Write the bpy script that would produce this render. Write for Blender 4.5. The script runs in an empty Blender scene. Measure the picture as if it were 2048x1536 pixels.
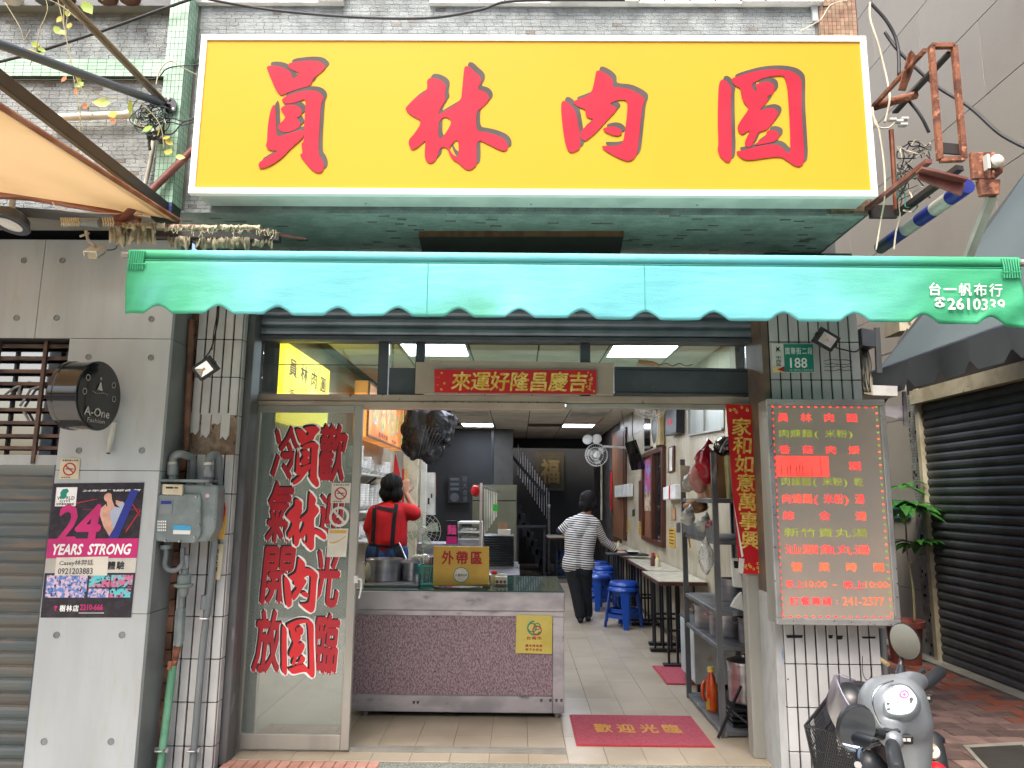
import bpy, math, random, bmesh
from mathutils import Vector as V, Matrix, Euler
random.seed(7)
rd=math.radians
sc=bpy.context.scene
COL=sc.collection
# ---------------- camera, sky, sun, exposure ----------------
CAM=V((0,-4.46,1.48)); F=1420.0
cd=bpy.data.cameras.new('camera'); cam=bpy.data.objects.new('camera',cd); COL.objects.link(cam)
cd.sensor_width=36; cd.lens=F/2048*36; cd.clip_end=500; cd.clip_start=.05
RM=Matrix.Rotation(rd(.55),3,'Z')@Matrix.Rotation(rd(99.04),3,'X')@Matrix.Rotation(rd(.5),3,'Z')
cam.matrix_world=Matrix.Translation(CAM)@RM.to_4x4()
sc.camera=cam
w=bpy.data.worlds.new('World'); sc.world=w; w.use_nodes=True
nt=w.node_tree; bg=nt.nodes['Background']; sky=nt.nodes.new('ShaderNodeTexSky')
sky.sky_type='NISHITA'; sky.sun_disc=False; sky.sun_elevation=rd(58); sky.sun_rotation=rd(200)
sky.air_density=1.0; sky.dust_density=6.0; sky.ozone_density=.6; sky.altitude=0
nt.links.new(sky.outputs[0],bg.inputs[0]); bg.inputs[1].default_value=.15
sd=bpy.data.lights.new('sun','SUN'); sd.energy=1.5; sd.angle=rd(25); sd.color=(1,.96,.9)
sun=bpy.data.objects.new('sun',sd); COL.objects.link(sun)
sdir=V((math.sin(rd(200))*math.cos(rd(58)),math.cos(rd(200))*math.cos(rd(58)),math.sin(rd(58))))
sun.rotation_euler=sdir.to_track_quat('Z','Y').to_euler(); sun.location=(0,-6,12)
sc.view_settings.view_transform='Standard'; sc.view_settings.look='None'
sc.view_settings.gamma=1; sc.view_settings.exposure=1.45; sc.view_settings.use_curve_mapping=False
sc.render.engine='CYCLES'; sc.cycles.use_denoising=True; sc.cycles.max_bounces=8; sc.cycles.transparent_max_bounces=16
sc.cycles.caustics_reflective=False; sc.cycles.caustics_refractive=False; sc.cycles.sample_clamp_indirect=6
# ---------------- helpers ----------------
def A(u,v,y=None,x=None,z=None):
    "world point seen at photograph pixel u,v on the plane y=, x= or z="
    d=RM@V(((u-1024)/F,-(v-768)/F,-1))
    t=(y-CAM.y)/d.y if y is not None else (x-CAM.x)/d.x if x is not None else (z-CAM.z)/d.z
    return CAM+d*t
def C(h,k=1.0):
    h=h.lstrip('#'); o=[]
    for i in (0,2,4):
        c=int(h[i:i+2],16)/255; c=c/12.92 if c<=.04045 else ((c+.055)/1.055)**2.4; o.append(c*k)
    return (*o,1)
def mat(name,col,rough=.6,metal=0,col2=None,s=6,lo=.4,hi=.65,bump=0,bs=60,emit=0,rnd=0,st=None,spec=.5,attr=None,col3=None,s3=30,lo3=.6,hi3=.65,det=5,trl=0,coat=0,tex='noise'):
    col=C(col) if isinstance(col,str) else col
    m=bpy.data.materials.new(name); m.use_nodes=True; n=m.node_tree.nodes; L=m.node_tree.links.new; b=n['Principled BSDF']
    c2=C(col2) if isinstance(col2,str) else (col2 or (col[0]*.78,col[1]*.78,col[2]*.78,1))
    g=n.new('ShaderNodeNewGeometry'); mp=n.new('ShaderNodeMapping'); mp.inputs['Scale'].default_value=st or (1,1,1); L(g.outputs['Position'],mp.inputs[0])
    def blend(a,colb,scale,l,h):
        no=n.new('ShaderNodeTexNoise'); no.inputs['Scale'].default_value=scale; no.inputs['Detail'].default_value=det; L(mp.outputs[0],no.inputs[0])
        mr=n.new('ShaderNodeMapRange'); mr.inputs[1].default_value=l; mr.inputs[2].default_value=h; mr.interpolation_type='SMOOTHSTEP'; L(no.outputs[0],mr.inputs[0])
        mx=n.new('ShaderNodeMix'); mx.data_type='RGBA'; L(mr.outputs[0],mx.inputs[0])
        if isinstance(a,tuple): mx.inputs[6].default_value=a
        else: L(a,mx.inputs[6])
        mx.inputs[7].default_value=colb; return mx.outputs[2]
    o=blend(col,c2,s,lo,hi)
    if col3: o=blend(o,C(col3),s3,lo3,hi3)
    if rnd:
        if attr: r=n.new('ShaderNodeAttribute'); r.attribute_name=attr; ro=r.outputs['Fac']
        else: r=n.new('ShaderNodeObjectInfo'); ro=r.outputs['Random']
        mr=n.new('ShaderNodeMapRange'); mr.inputs[3].default_value=1-rnd; mr.inputs[4].default_value=1+rnd*.6; L(ro,mr.inputs[0])
        vm=n.new('ShaderNodeVectorMath'); vm.operation='SCALE'; L(o,vm.inputs[0]); L(mr.outputs[0],vm.inputs['Scale']); o=vm.outputs[0]
    L(o,b.inputs['Base Color']); b.inputs['Roughness'].default_value=rough; b.inputs['Metallic'].default_value=metal
    b.inputs['Specular IOR Level'].default_value=spec; b.inputs['Coat Weight'].default_value=coat
    if bump:
        no=n.new('ShaderNodeTexNoise'); no.inputs['Scale'].default_value=bs; no.inputs['Detail'].default_value=4; L(mp.outputs[0],no.inputs[0])
        bp=n.new('ShaderNodeBump'); bp.inputs['Strength'].default_value=bump; bp.inputs['Distance'].default_value=.01; L(no.outputs[0],bp.inputs['Height']); L(bp.outputs[0],b.inputs['Normal'])
    if emit: L(o,b.inputs['Emission Color']); b.inputs['Emission Strength'].default_value=emit
    if trl:
        t=n.new('ShaderNodeBsdfTranslucent'); L(o,t.inputs[0]); ms=n.new('ShaderNodeMixShader'); ms.inputs[0].default_value=trl
        L(b.outputs[0],ms.inputs[1]); L(t.outputs[0],ms.inputs[2]); L(ms.outputs[0],n['Material Output'].inputs[0])
    return m
def glassmat(name,tint=(.9,.95,.93,1),refl=.12,rough=.02,op=0,opc=(.5,.5,.5,1)):
    m=bpy.data.materials.new(name); m.use_nodes=True; n=m.node_tree.nodes; L=m.node_tree.links.new; n.remove(n['Principled BSDF'])
    t=n.new('ShaderNodeBsdfTransparent'); t.inputs[0].default_value=tint; g=n.new('ShaderNodeBsdfGlossy'); g.inputs['Roughness'].default_value=rough
    lw=n.new('ShaderNodeLayerWeight'); lw.inputs[0].default_value=.35; mr=n.new('ShaderNodeMapRange'); mr.inputs[3].default_value=refl; mr.inputs[4].default_value=.9; L(lw.outputs['Facing'],mr.inputs[0])
    ms=n.new('ShaderNodeMixShader'); L(mr.outputs[0],ms.inputs[0]); L(t.outputs[0],ms.inputs[1]); L(g.outputs[0],ms.inputs[2]); o=ms.outputs[0]
    if op:
        d=n.new('ShaderNodeBsdfDiffuse'); d.inputs[0].default_value=opc; m2=n.new('ShaderNodeMixShader'); m2.inputs[0].default_value=op; L(o,m2.inputs[1]); L(d.outputs[0],m2.inputs[2]); o=m2.outputs[0]
    L(o,n['Material Output'].inputs[0]); return m
def thing(name,label,cat,loc,group=None):
    o=bpy.data.objects.new(name,None); COL.objects.link(o); o.location=loc; o.empty_display_size=.1
    o['label']=label; o['category']=cat
    if group: o['group']=group
    return o
def rootof(o):
    while o.parent: o=o.parent
    return o
def tag(o,label,cat,group=None,kind=None):
    if label: o['label']=label
    if cat: o['category']=cat
    if group: o['group']=group
    if kind: o['kind']=kind
    return o
class G:
    def __init__(s): s.v=[]; s.f=[]; s.r=[]; s.m=[]; s.cm=0
    def q(s,*p,r=None):
        i=len(s.v); s.v+=[V(a) for a in p]; s.f.append(tuple(range(i,i+len(p)))); s.r.append(random.random() if r is None else r); s.m.append(s.cm); return s
    def add(s,vs,fs,r=None):
        i=len(s.v); s.v+=[V(a) for a in vs]; r=random.random() if r is None else r
        for f in fs: s.f.append(tuple(i+k for k in f)); s.r.append(r); s.m.append(s.cm)
        return s
    def box(s,a,b,r=None):
        x0,x1=sorted((a[0],b[0]));y0,y1=sorted((a[1],b[1]));z0,z1=sorted((a[2],b[2]))
        return s.add([(x0,y0,z0),(x1,y0,z0),(x1,y1,z0),(x0,y1,z0),(x0,y0,z1),(x1,y0,z1),(x1,y1,z1),(x0,y1,z1)],
          [(0,3,2,1),(4,5,6,7),(0,1,5,4),(1,2,6,5),(2,3,7,6),(3,0,4,7)],r)
    def ob(s,c,X,Y,Z):
        c,X,Y,Z=V(c),V(X),V(Y),V(Z); vs=[c+i*X+j*Y+k*Z for k in(-1,1) for j in(-1,1) for i in(-1,1)]
        return s.add(vs,[(0,2,3,1),(4,5,7,6),(0,1,5,4),(1,3,7,5),(3,2,6,7),(2,0,4,6)])
    def bar(s,a,b,w,h,up=(0,0,1)):
        a,b=V(a),V(b); d=(b-a); n=d.normalized(); up=V(up)
        if abs(n.dot(up))>.95: up=V((0,1,0))
        x=n.cross(up).normalized(); y=x.cross(n); return s.ob((a+b)/2,d/2,x*w/2,y*h/2)
    def tube(s,pts,r,n=8,cap=True):
        pts=[V(p) for p in pts]; N=len(pts); rr=r if isinstance(r,(list,tuple)) else [r]*N; base=len(s.v); x=None
        for i,p in enumerate(pts):
            d=(pts[min(i+1,N-1)]-pts[max(i-1,0)]).normalized()
            if x is None:
                up=V((0,0,1)) if abs(d.z)<.9 else V((0,1,0)); x=d.cross(up).normalized()
            x=(x-d*x.dot(d)).normalized(); y=d.cross(x)
            s.v+=[p+(x*math.cos(t)+y*math.sin(t))*rr[i] for t in [2*math.pi*k/n for k in range(n)]]
        R=random.random()
        for i in range(N-1):
            for k in range(n): s.f.append((base+i*n+k,base+i*n+(k+1)%n,base+(i+1)*n+(k+1)%n,base+(i+1)*n+k)); s.r.append(R); s.m.append(s.cm)
        if cap:
            for f in (tuple(base+k for k in range(n))[::-1],tuple(base+(N-1)*n+k for k in range(n))): s.f.append(f); s.r.append(R); s.m.append(s.cm)
        return s
    def lathe(s,c,prof,n=20,ax=(0,0,1),sx=1,sy=1):
        c=V(c); ax=V(ax).normalized(); up=V((0,0,1)) if abs(ax.z)<.9 else V((1,0,0)); x=up.cross(ax).normalized(); y=ax.cross(x); base=len(s.v); R=random.random()
        for r,h in prof: s.v+=[c+ax*h+x*(r*sx*math.cos(t))+y*(r*sy*math.sin(t)) for t in [2*math.pi*k/n for k in range(n)]]
        for i in range(len(prof)-1):
            for k in range(n): s.f.append((base+i*n+k,base+i*n+(k+1)%n,base+(i+1)*n+(k+1)%n,base+(i+1)*n+k)); s.r.append(R); s.m.append(s.cm)
        for i in (0,len(prof)-1):
            if prof[i][0]>1e-5:
                f=tuple(base+i*n+k for k in range(n)); s.f.append(f if i else f[::-1]); s.r.append(R); s.m.append(s.cm)
        return s
    def ball(s,c,r,n=12,m=8):
        r=(r,r,r) if not isinstance(r,(tuple,list)) else r; c=V(c)
        vs=[];fs=[]
        for j in range(m+1):
            ph=math.pi*j/m
            for k in range(n): t=2*math.pi*k/n; vs.append(c+V((r[0]*math.sin(ph)*math.cos(t),r[1]*math.sin(ph)*math.sin(t),-r[2]*math.cos(ph))))
        for j in range(m):
            for k in range(n): fs.append((j*n+k,j*n+(k+1)%n,(j+1)*n+(k+1)%n,(j+1)*n+k))
        return s.add(vs,fs)
    def prism(s,pts,e):
        n=len(pts); e=V(e); pts=[V(p) for p in pts]
        return s.add(pts+[p+e for p in pts],[tuple(range(n))[::-1],tuple(range(n,2*n))]+[(i,(i+1)%n,n+(i+1)%n,n+i) for i in range(n)])
    def out(s,name,m,parent=None,smooth=False,bev=0,seg=1,label=None):
        me=bpy.data.meshes.new(name)
        if parent: off=rootof(parent).location.copy()
        else:
            xs=[p.x for p in s.v];ys=[p.y for p in s.v];zs=[p.z for p in s.v]; off=V(((min(xs)+max(xs))/2,(min(ys)+max(ys))/2,min(zs)))
        me.from_pydata([p-off for p in s.v],[],s.f)
        a=me.attributes.new('rnd','FLOAT','FACE')
        for i,r in enumerate(s.r): a.data[i].value=r
        ms=m if isinstance(m,(list,tuple)) else [m]
        for k in ms: me.materials.append(k)
        if len(ms)>1: me.polygons.foreach_set('material_index',s.m)
        bm=bmesh.new(); bm.from_mesh(me)
        if smooth: bmesh.ops.remove_doubles(bm,verts=bm.verts,dist=1e-5)
        bmesh.ops.recalc_face_normals(bm,faces=bm.faces)
        if bev: bmesh.ops.bevel(bm,geom=bm.edges[:],offset=bev,segments=seg,affect='EDGES',profile=.5,clamp_overlap=True)
        bm.to_mesh(me); bm.free()
        if smooth:
            for p in me.polygons: p.use_smooth=True
            if smooth!='all': 
                try: me.set_sharp_from_angle(angle=rd(40))
                except Exception: pass
        o=bpy.data.objects.new(name,me); COL.objects.link(o)
        if parent:
            o.parent=parent
        else: o.location=off
        if label: o['label']=label
        return o
def struct(o,kind='structure'): o['kind']=kind; return o
def solo(g,name,m,label,cat,group=None,**k): return tag(g.out(name,m,None,**k),label,cat,group)
def inst(name,me,loc,parent,rot=None,scale=None):
    o=bpy.data.objects.new(name,me); COL.objects.link(o); o.parent=parent; o.location=V(loc)-rootof(parent).location
    if rot: o.rotation_euler=rot
    if scale: o.scale=scale
    return o
def boxmesh(name,sx,sy,sz,m,bev=.003):
    g=G().box((-sx/2,-sy/2,-sz/2),(sx/2,sy/2,sz/2)); me=bpy.data.meshes.new(name); me.from_pydata([tuple(p) for p in g.v],[],g.f); me.materials.append(m)
    bm=bmesh.new(); bm.from_mesh(me); bmesh.ops.recalc_face_normals(bm,faces=bm.faces)
    if bev: bmesh.ops.bevel(bm,geom=bm.edges[:],offset=bev,segments=1,affect='EDGES')
    bm.to_mesh(me); bm.free(); return me
# flat surfaces with content: corners top-left, top-right, bottom-right, bottom-left
class Q:
    def __init__(s,tl,tr,br,bl,n=None):
        s.c=[V(p) for p in (tl,tr,br,bl)]
        s.n=(s.c[1]-s.c[0]).cross(s.c[0]-s.c[3]).normalized()
        if (CAM-s.c[0]).dot(s.n)<0: s.n=-s.n
    def p(s,a,b,o=0):
        c=s.c; return (c[0]*(1-a)+c[1]*a)*(1-b)+(c[3]*(1-a)+c[2]*a)*b+s.n*o
    def rect(s,g,a0,b0,a1,b1,o=.001): return g.q(s.p(a0,b0,o),s.p(a1,b0,o),s.p(a1,b1,o),s.p(a0,b1,o))
    def slab(s,g,a0=0,b0=0,a1=1,b1=1,t=.01,o=0):
        f=[s.p(a0,b0,o),s.p(a1,b0,o),s.p(a1,b1,o),s.p(a0,b1,o)]; return g.prism(f,-s.n*t)
    def poly(s,g,pts,o=.001): return g.q(*[s.p(a,b,o) for a,b in pts])
    def disc(s,g,a,b,r,o=.001,n=20,asp=None,r2=0,k0=0,k1=None):
        W=(s.c[1]-s.c[0]).length; H=(s.c[3]-s.c[0]).length; ra=r; rb=r*W/H; k1=n if k1 is None else k1
        if r2:
            rb2=r2*W/H
            for k in range(k0,k1):
                t,u=2*math.pi*k/n,2*math.pi*(k+1)/n
                g.q(s.p(a+ra*math.cos(t),b+rb*math.sin(t),o),s.p(a+ra*math.cos(u),b+rb*math.sin(u),o),s.p(a+r2*math.cos(u),b+rb2*math.sin(u),o),s.p(a+r2*math.cos(t),b+rb2*math.sin(t),o),r=.5)
        else: g.q(*[s.p(a+ra*math.cos(2*math.pi*k/n),b+rb*math.sin(2*math.pi*k/n),o) for k in range(n)])
        return g
    def text(s,g,t,a0,b0,a1,b1,o=.002,off=0,shear=0):
        vs,fs=glyph(t,0,shear); xs=[v[0] for v in vs]; ys=[v[1] for v in vs]; x0,x1,y0,y1=min(xs),max(xs),min(ys),max(ys)
        for i,(dx,dy) in enumerate(bold(off)): g.add([s.p(a0+(x+dx-x0)/(x1-x0)*(a1-a0),b1-(y+dy-y0)/(y1-y0)*(b1-b0),o+i*2e-5) for x,y in vs],fs)
        return g
    def chars(s,g,t,a0,b0,a1,b1,o=.002,off=0,shear=0,vert=False,fill=.9):
        n=len(t)
        for i,ch in enumerate(t):
            if ch==' ': continue
            if vert: ca0,ca1,cb0,cb1=a0,a1,b0+(b1-b0)*i/n,b0+(b1-b0)*(i+1)/n
            else: ca0,ca1,cb0,cb1=a0+(a1-a0)*i/n,a0+(a1-a0)*(i+1)/n,b0,b1
            s.char(g,ch,ca0,cb0,ca1,cb1,o,off,shear,fill)
        return g
    def char(s,g,ch,a0,b0,a1,b1,o=.002,off=0,shear=0,fill=.95):
        vs,fs=glyph(ch,0,shear); wd=1.0 if ord(ch)>0x2000 else .62
        for i,(dx,dy) in enumerate(bold(off)): g.add([s.p((a0+a1)/2+((x+dx)/wd-.5)*(a1-a0)*fill,(b0+b1)/2-(y+dy-.38)*(b1-b0)*fill,o+i*2e-5) for x,y in vs],fs)
        return g
def bold(d): return [(0,0)] if not d else [(0,0),(d,0),(-d,0),(0,d),(0,-d)]
_gc={}
def glyph(t,off=0,shear=0):
    k=(t,off,shear)
    if k in _gc: return _gc[k]
    c=bpy.data.curves.new('g','FONT'); c.body=t; c.size=1; c.offset=off; c.shear=shear; c.resolution_u=2; c.dimensions='2D'; c.fill_mode='FRONT'
    o=bpy.data.objects.new('g',c); COL.objects.link(o); dg=bpy.context.evaluated_depsgraph_get(); me=bpy.data.meshes.new_from_object(o.evaluated_get(dg))
    r=([(v.co.x,v.co.y) for v in me.vertices],[tuple(p.vertices) for p in me.polygons])
    bpy.data.objects.remove(o); bpy.data.curves.remove(c); bpy.data.meshes.remove(me); _gc[k]=r; return r
def chaik(p,k=1):
    for _ in range(k):
        o=[]
        for i in range(len(p)):
            a,b=p[i],p[(i+1)%len(p)]; o+=[(a[0]*.75+b[0]*.25,a[1]*.75+b[1]*.25),(a[0]*.25+b[0]*.75,a[1]*.25+b[1]*.75)]
        p=o
    return p
def shapes(strokes,off=0):
    "smooth filled outlines (first outline, then holes) -> flat mesh, y up"
    out=[]
    for outl in strokes:
        c=bpy.data.curves.new('s','CURVE'); c.dimensions='2D'; c.fill_mode='BOTH'; c.offset=off
        for pts in outl:
            pts=chaik(pts,2); sp=c.splines.new('POLY'); sp.points.add(len(pts)-1); sp.use_cyclic_u=True
            for i,(x,y) in enumerate(pts): sp.points[i].co=(x,-y,0,1)
        o=bpy.data.objects.new('s',c); COL.objects.link(o); dg=bpy.context.evaluated_depsgraph_get(); me=bpy.data.meshes.new_from_object(o.evaluated_get(dg))
        out.append(([(v.co.x,-v.co.y) for v in me.vertices],[tuple(p.vertices) for p in me.polygons]))
        bpy.data.objects.remove(o); bpy.data.curves.remove(c); bpy.data.meshes.remove(me)
    return out
def Qp(y,a,b,c,d): return Q(A(*a,y=y),A(*b,y=y),A(*c,y=y),A(*d,y=y))
def spl(pts,n=6):
    pts=[V(p) for p in pts]; o=[]
    for i in range(len(pts)-1):
        p0,p1,p2,p3=pts[max(i-1,0)],pts[i],pts[i+1],pts[min(i+2,len(pts)-1)]
        for k in range(n):
            t=k/n; o.append(.5*((2*p1)+(p2-p0)*t+(2*p0-5*p1+4*p2-p3)*t*t+(3*p1-p0-3*p2+p3)*t**3))
    return o+[pts[-1]]
# ---------------- materials ----------------
M={}
M['bounce_walk']=mat('pale_bounce_pavement','#bcb9b0',.9,bump=.2,col2='#aeaaa0')
M['asphalt']=mat('asphalt',C('#55534f'),.9,bump=.4,bs=120,col3='#3a3937',s3=3)
M['concrete']=mat('fair_faced_concrete','#b0b6b8',.75,col2='#a2a8aa',s=3.2,lo=.35,hi=.8,bump=.12,bs=40,col3='#a9aaa4',s3=14,lo3=.5,hi3=.9,st=(1.6,1.6,.35))
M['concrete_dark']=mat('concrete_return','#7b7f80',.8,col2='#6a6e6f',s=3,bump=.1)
M['granite']=mat('speckled_granite','#a39e93',.85,col2='#a39d92',s=90,lo=.35,hi=.6,bump=.35,bs=110,col3='#9a948a',s3=1.6,lo3=.5,hi3=.95,rnd=.05)
M['joint']=mat('dark_joint','#2c2a28',.9)
M['white_tile']=mat('white_glazed_tile','#bfc1c2',.3,col2='#aeafb1',s=3.5,bump=.05,bs=25,col3='#8e8782',s3=9,lo3=.66,hi3=.85,rnd=.05,coat=.2)
M['grout']=mat('black_grout','#33312f',.9,col2='#4d4742')
M['render_old']=mat('old_backing_render','#6d5a4a',.95,col2='#8b7f72',s=14,bump=.8,bs=35,col3='#3c2f26',s3=22)
M['brick_brown']=mat('brown_edge_tile','#7a5746',.7,col2='#54392c',s=9,rnd=.3,bump=.3,bs=30)
M['green_mosaic']=mat('pale_green_mosaic','#a9cbb4',.3,col2='#92b8a0',s=4,rnd=.1,attr='rnd',col3='#8a8465',s3=5,lo3=.62,hi3=.8)
M['brown_mosaic']=mat('brown_mosaic','#8e6f58',.45,col2='#a58a72',s=7,rnd=.25,attr='rnd',col3='#5b4536',s3=9,lo3=.6,hi3=.7)
M['blue_mosaic']=mat('blue_mosaic','#46538c',.3,rnd=.15,attr='rnd')
M['mosaic_grout']=mat('mosaic_grout','#3b4a40',.9)
M['stone']=mat('split_stone_brick','#9aa1a2',.8,col2='#858b8c',s=9,rnd=.10,attr='rnd',bump=.7,bs=170,col3='#8a8072',s3=2.3,lo3=.6,hi3=.9)
M['stone_dark']=mat('dark_stone_brick','#8a8580',.8,rnd=.3,attr='rnd',bump=1,bs=170)
M['stone_grout']=mat('stone_grout','#77766f',.9)
M['soffit_stone']=mat('soffit_stone_brick','#b3c0bc',.8,col2='#a3b0ac',s=8,rnd=.12,attr='rnd',bump=1,bs=150)
M['alu']=mat('bronze_aluminium','#b3a294',.42,.2,col2='#a39285',s=3,col3='#5c534d',s3=25,lo3=.66,hi3=.75)
M['alu_grey']=mat('grey_aluminium','#a3a19a',.42,.3,col2='#918f88',s=4,st=(1,1,.15))
M['dark_steel']=mat('dark_painted_steel','#4d535a',.5,.2,col2='#42474e',s=4,col3='#6a5a4c',s3=18,lo3=.68,hi3=.76)
M['steel_track']=mat('grey_shutter_track','#6b6d70',.5,.4,col2='#55575a',s=7,st=(1,1,.3),col3='#8d8f90',s3=12,lo3=.6,hi3=.7)
M['shutter_grey']=mat('blue_grey_shutter_slat','#6d7984',.4,.3,col2='#5c6670',s=5)
M['shutter_left']=mat('weathered_green_shutter_slat','#525c5d',.6,.15,col2='#635f57',s=4,st=(.5,1,3),rnd=.22,col3='#75675d',s3=7,lo3=.58,hi3=.75)
M['shutter_black']=mat('black_shutter_slat','#5c6065',.4,.25,col2='#4b4f54',s=3,col3='#46626e',s3=4,lo3=.66,hi3=.72)
M['sign_white']=mat('white_sign_frame','#ffffff',.4,col2=(.88,.89,.9,1),s=1.5)
M['sign_yellow']=mat('yellow_sign_sheet',(.60,.335,.03,1),.5,col2=(.58,.318,.026,1),s=1.2,lo=.3,hi=.8,spec=.12)
M['sign_red']=mat('red_lettering',(.42,.022,.045,1),.5,col2=(.39,.018,.04,1),spec=.12)
M['door_red']=mat('bright_red_lettering',(.70,.025,.035,1),.5,col2=(.64,.02,.03,1))
M['sign_shadow']=mat('grey_drop_shadow','#57514f',.6,spec=.12)
M['sign_box']=mat('white_sign_sheet_metal','#dfe3e2',.35,.1,col2='#cdd3d2')
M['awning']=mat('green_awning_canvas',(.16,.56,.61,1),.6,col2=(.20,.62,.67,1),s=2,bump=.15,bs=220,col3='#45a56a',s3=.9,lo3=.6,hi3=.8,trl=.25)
M['canopy']=mat('canopy_canvas',(.30,.52,.46,1),.7,trl=.3)
M['awning_seam']=mat('awning_seam','#2fa48a',.6)
M['white_print']=mat('white_print','#f4f6f4',.5)
M['tan_canvas']=mat('tan_canvas','#c4a67c',.7,col2='#b5976c',s=1.5,bump=.2,bs=8,trl=.35)
M['copper_pipe']=mat('copper_brown_pipe','#8b4f36',.4,.3,col2='#a87258',s=7,st=(.4,1,1))
M['black_steel']=mat('black_beam','#3d3937',.5,.3)
M['red_pipe']=mat('oxide_red_pipe','#6e3f3a',.55,.2,col2='#83544c',s=12)
M['rust']=mat('rusty_iron','#8a5a44',.85,.2,col2='#5e3a30',s=14,bump=.5,bs=90,col3='#a9745a',s3=30)
M['pvc']=mat('grey_pvc_pipe','#c9c7bd',.45,col2='#a8a69d',s=5)
M['cable']=mat('black_cable','#26282c',.6); M['cable_w']=mat('cream_cable','#cfc5ae',.6); M['cable_g']=mat('green_wire','#2f6b58',.6)
M['grey_paint']=mat('gas_meter_grey_paint','#7e898a',.45,.1,col2='#6d7879',s=9,bump=.1,bs=60,col3='#5b5f5c',s3=20,lo3=.68,hi3=.74)
M['grey_paint2']=mat('grey_pipe_paint','#6c7478',.5,.1,col2='#80878a',s=8,st=(1,1,.3))
M['green_pipe']=mat('green_pipe_paint','#5a9478',.5,.05,col2='#6fa88b',s=9)
M['black_plastic']=mat('black_plastic','#191b1f',.35,col2='#222428'); M['black_gloss']=mat('black_gloss','#121317',.12,coat=.6)
M['white']=mat('white_paint','#dcdcd8',.5); M['paper']=mat('paper','#d9d4c8',.7); M['black_ink']=mat('black_ink','#17161a',.6)
M['red_ink']=mat('red_ink','#b0212a',.6); M['pink_ink']=mat('magenta_ink','#c42472',.5); M['gold']=mat('gold_foil','#d8a93c',.35,.15,col2='#efd27a',s=40,lo=.4,hi=.6)
M['red_paper']=mat('red_paper','#b81420',.45,col2='#c71c24',s=5,col3='#8e0f19',s3=20,lo3=.68,hi3=.75)
M['yellow_card']=mat('yellow_card','#cfa544',.5,col2='#c39a3c',s=6,col3='#a5552a',s3=40,lo3=.74,hi3=.76)
M['steel']=mat('brushed_stainless','#b9b6bb',.28,.9,col2='#a29fa6',s=5,st=(.25,1,4),bump=.03,bs=200)
M['steel_matt']=mat('matt_stainless','#bcb8be',.38,.5,col2='#9f9ba3',s=4,col3='#6f6a70',s3=7,lo3=.6,hi3=.78,st=(1,1,2))
M['bar_brown']=mat('dark_brown_bar','#4e3f38',.6,.2,col2='#6b5345',s=9)
M['pink_terrazzo']=mat('pink_speckled_panel','#a58c95',.5,col2='#745f69',s=130,lo=.42,hi=.6,st=(1,1,.45),col3='#c4b3b8',s3=160,lo3=.6,hi3=.66)
M['counter_green']=mat('dark_green_counter_top','#35504a',.12,coat=.5)
M['floor_tile']=mat('beige_floor_tile','#aa9d8b',.32,col2='#9c8f7c',s=2.5,rnd=.05,col3='#857868',s3=6,lo3=.68,hi3=.8)
M['floor_grout']=mat('floor_grout','#5c5248',.9)
M['wall_int']=mat('interior_wall_panel','#b5ab97',.4,col2='#a3987f',s=3,rnd=.04)
M['wall_tile']=mat('interior_tile','#8d94a0',.25,col2='#7b828f',rnd=.06)
M['wall_shade']=mat('shade_painted_back_wall','#222326',.7,col2='#1c1d1f',s=2)  # gloom of the unlit back is put into this wall colour
M['ceil']=mat('ceiling_panel','#d6d2c6',.8,col2='#c8c4b8',s=3,rnd=.05); M['ceil_grid']=mat('ceiling_grid','#3a3833',.6)
M['lamp_on']=mat('ceiling_lamp_diffuser','#e9f2ff',.5,col2='#e2edff',emit=12); M['lamp_louvre']=mat('louvre','#c9cbc8',.3,.5)
M['yellow_lit']=mat('yellow_lit_panel',(1,.78,.06,1),.5,col2=(1,.9,.15,1),s=2,lo=.45,hi=.6,emit=.8)
M['menu_lit']=mat('lit_menu_orange','#a8632c',.5,col2='#c98a45',s=3,emit=.45)
M['food']=mat('food_photo','#a98a4a',.5,col2='#6d7d3a',s=14,lo=.45,hi=.52,col3='#c56a3a',s3=26,lo3=.6,hi3=.64,emit=.5)
M['wood']=mat('dark_red_wood','#5a3324',.4,col2='#43251a',s=6,st=(4,4,.4)); M['wood_light']=mat('brown_wood','#83583f',.45,col2='#6c4530',s=5,st=(4,4,.4))
M['blue_plastic']=mat('blue_plastic',(.01,.06,.34,1),.32,col2=(.012,.07,.38,1),coat=.2); M['teal_plastic']=mat('teal_plastic','#2fa39a',.35)
M['table_top']=mat('white_laminate','#c3beae',.25,col2='#b5b0a0',s=7)
M['mat_red']=mat('red_door_mat','#a94a58',.95,col2='#9a3f4d',s=60,bump=.6,bs=300,col3='#b05560',s3=12,lo3=.6,hi3=.8); M['mat_gold']=mat('mat_gold_letters','#c08a3c',.9)
M['hair']=mat('black_hair','#0a0909',.75,col2='#141112',s=60,st=(1,1,.2),bump=.8,bs=160,spec=.25); M['skin']=mat('skin','#b07a5e',.5,col2='#a46e54',s=10)
M['red_cloth']=mat('red_cloth','#c5121c',.85,col2='#ad0e17',s=6); M['apron']=mat('navy_apron','#14151f',.9); M['jeans']=mat('blue_jeans','#22406e',.9,col2='#1b345c')
M['trousers']=mat('black_trousers','#15181f',.85); M['shoe']=mat('black_shoe','#121214',.6)
M['plant']=mat('plant_leaf','#4c8a3c',.4,col2='#35702e',s=20,trl=.3); M['plant_y']=mat('vine_leaf','#a6c45a',.4,col2='#c9b84a',s=9,trl=.4); M['stem']=mat('stem','#9a9570',.7)
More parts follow.
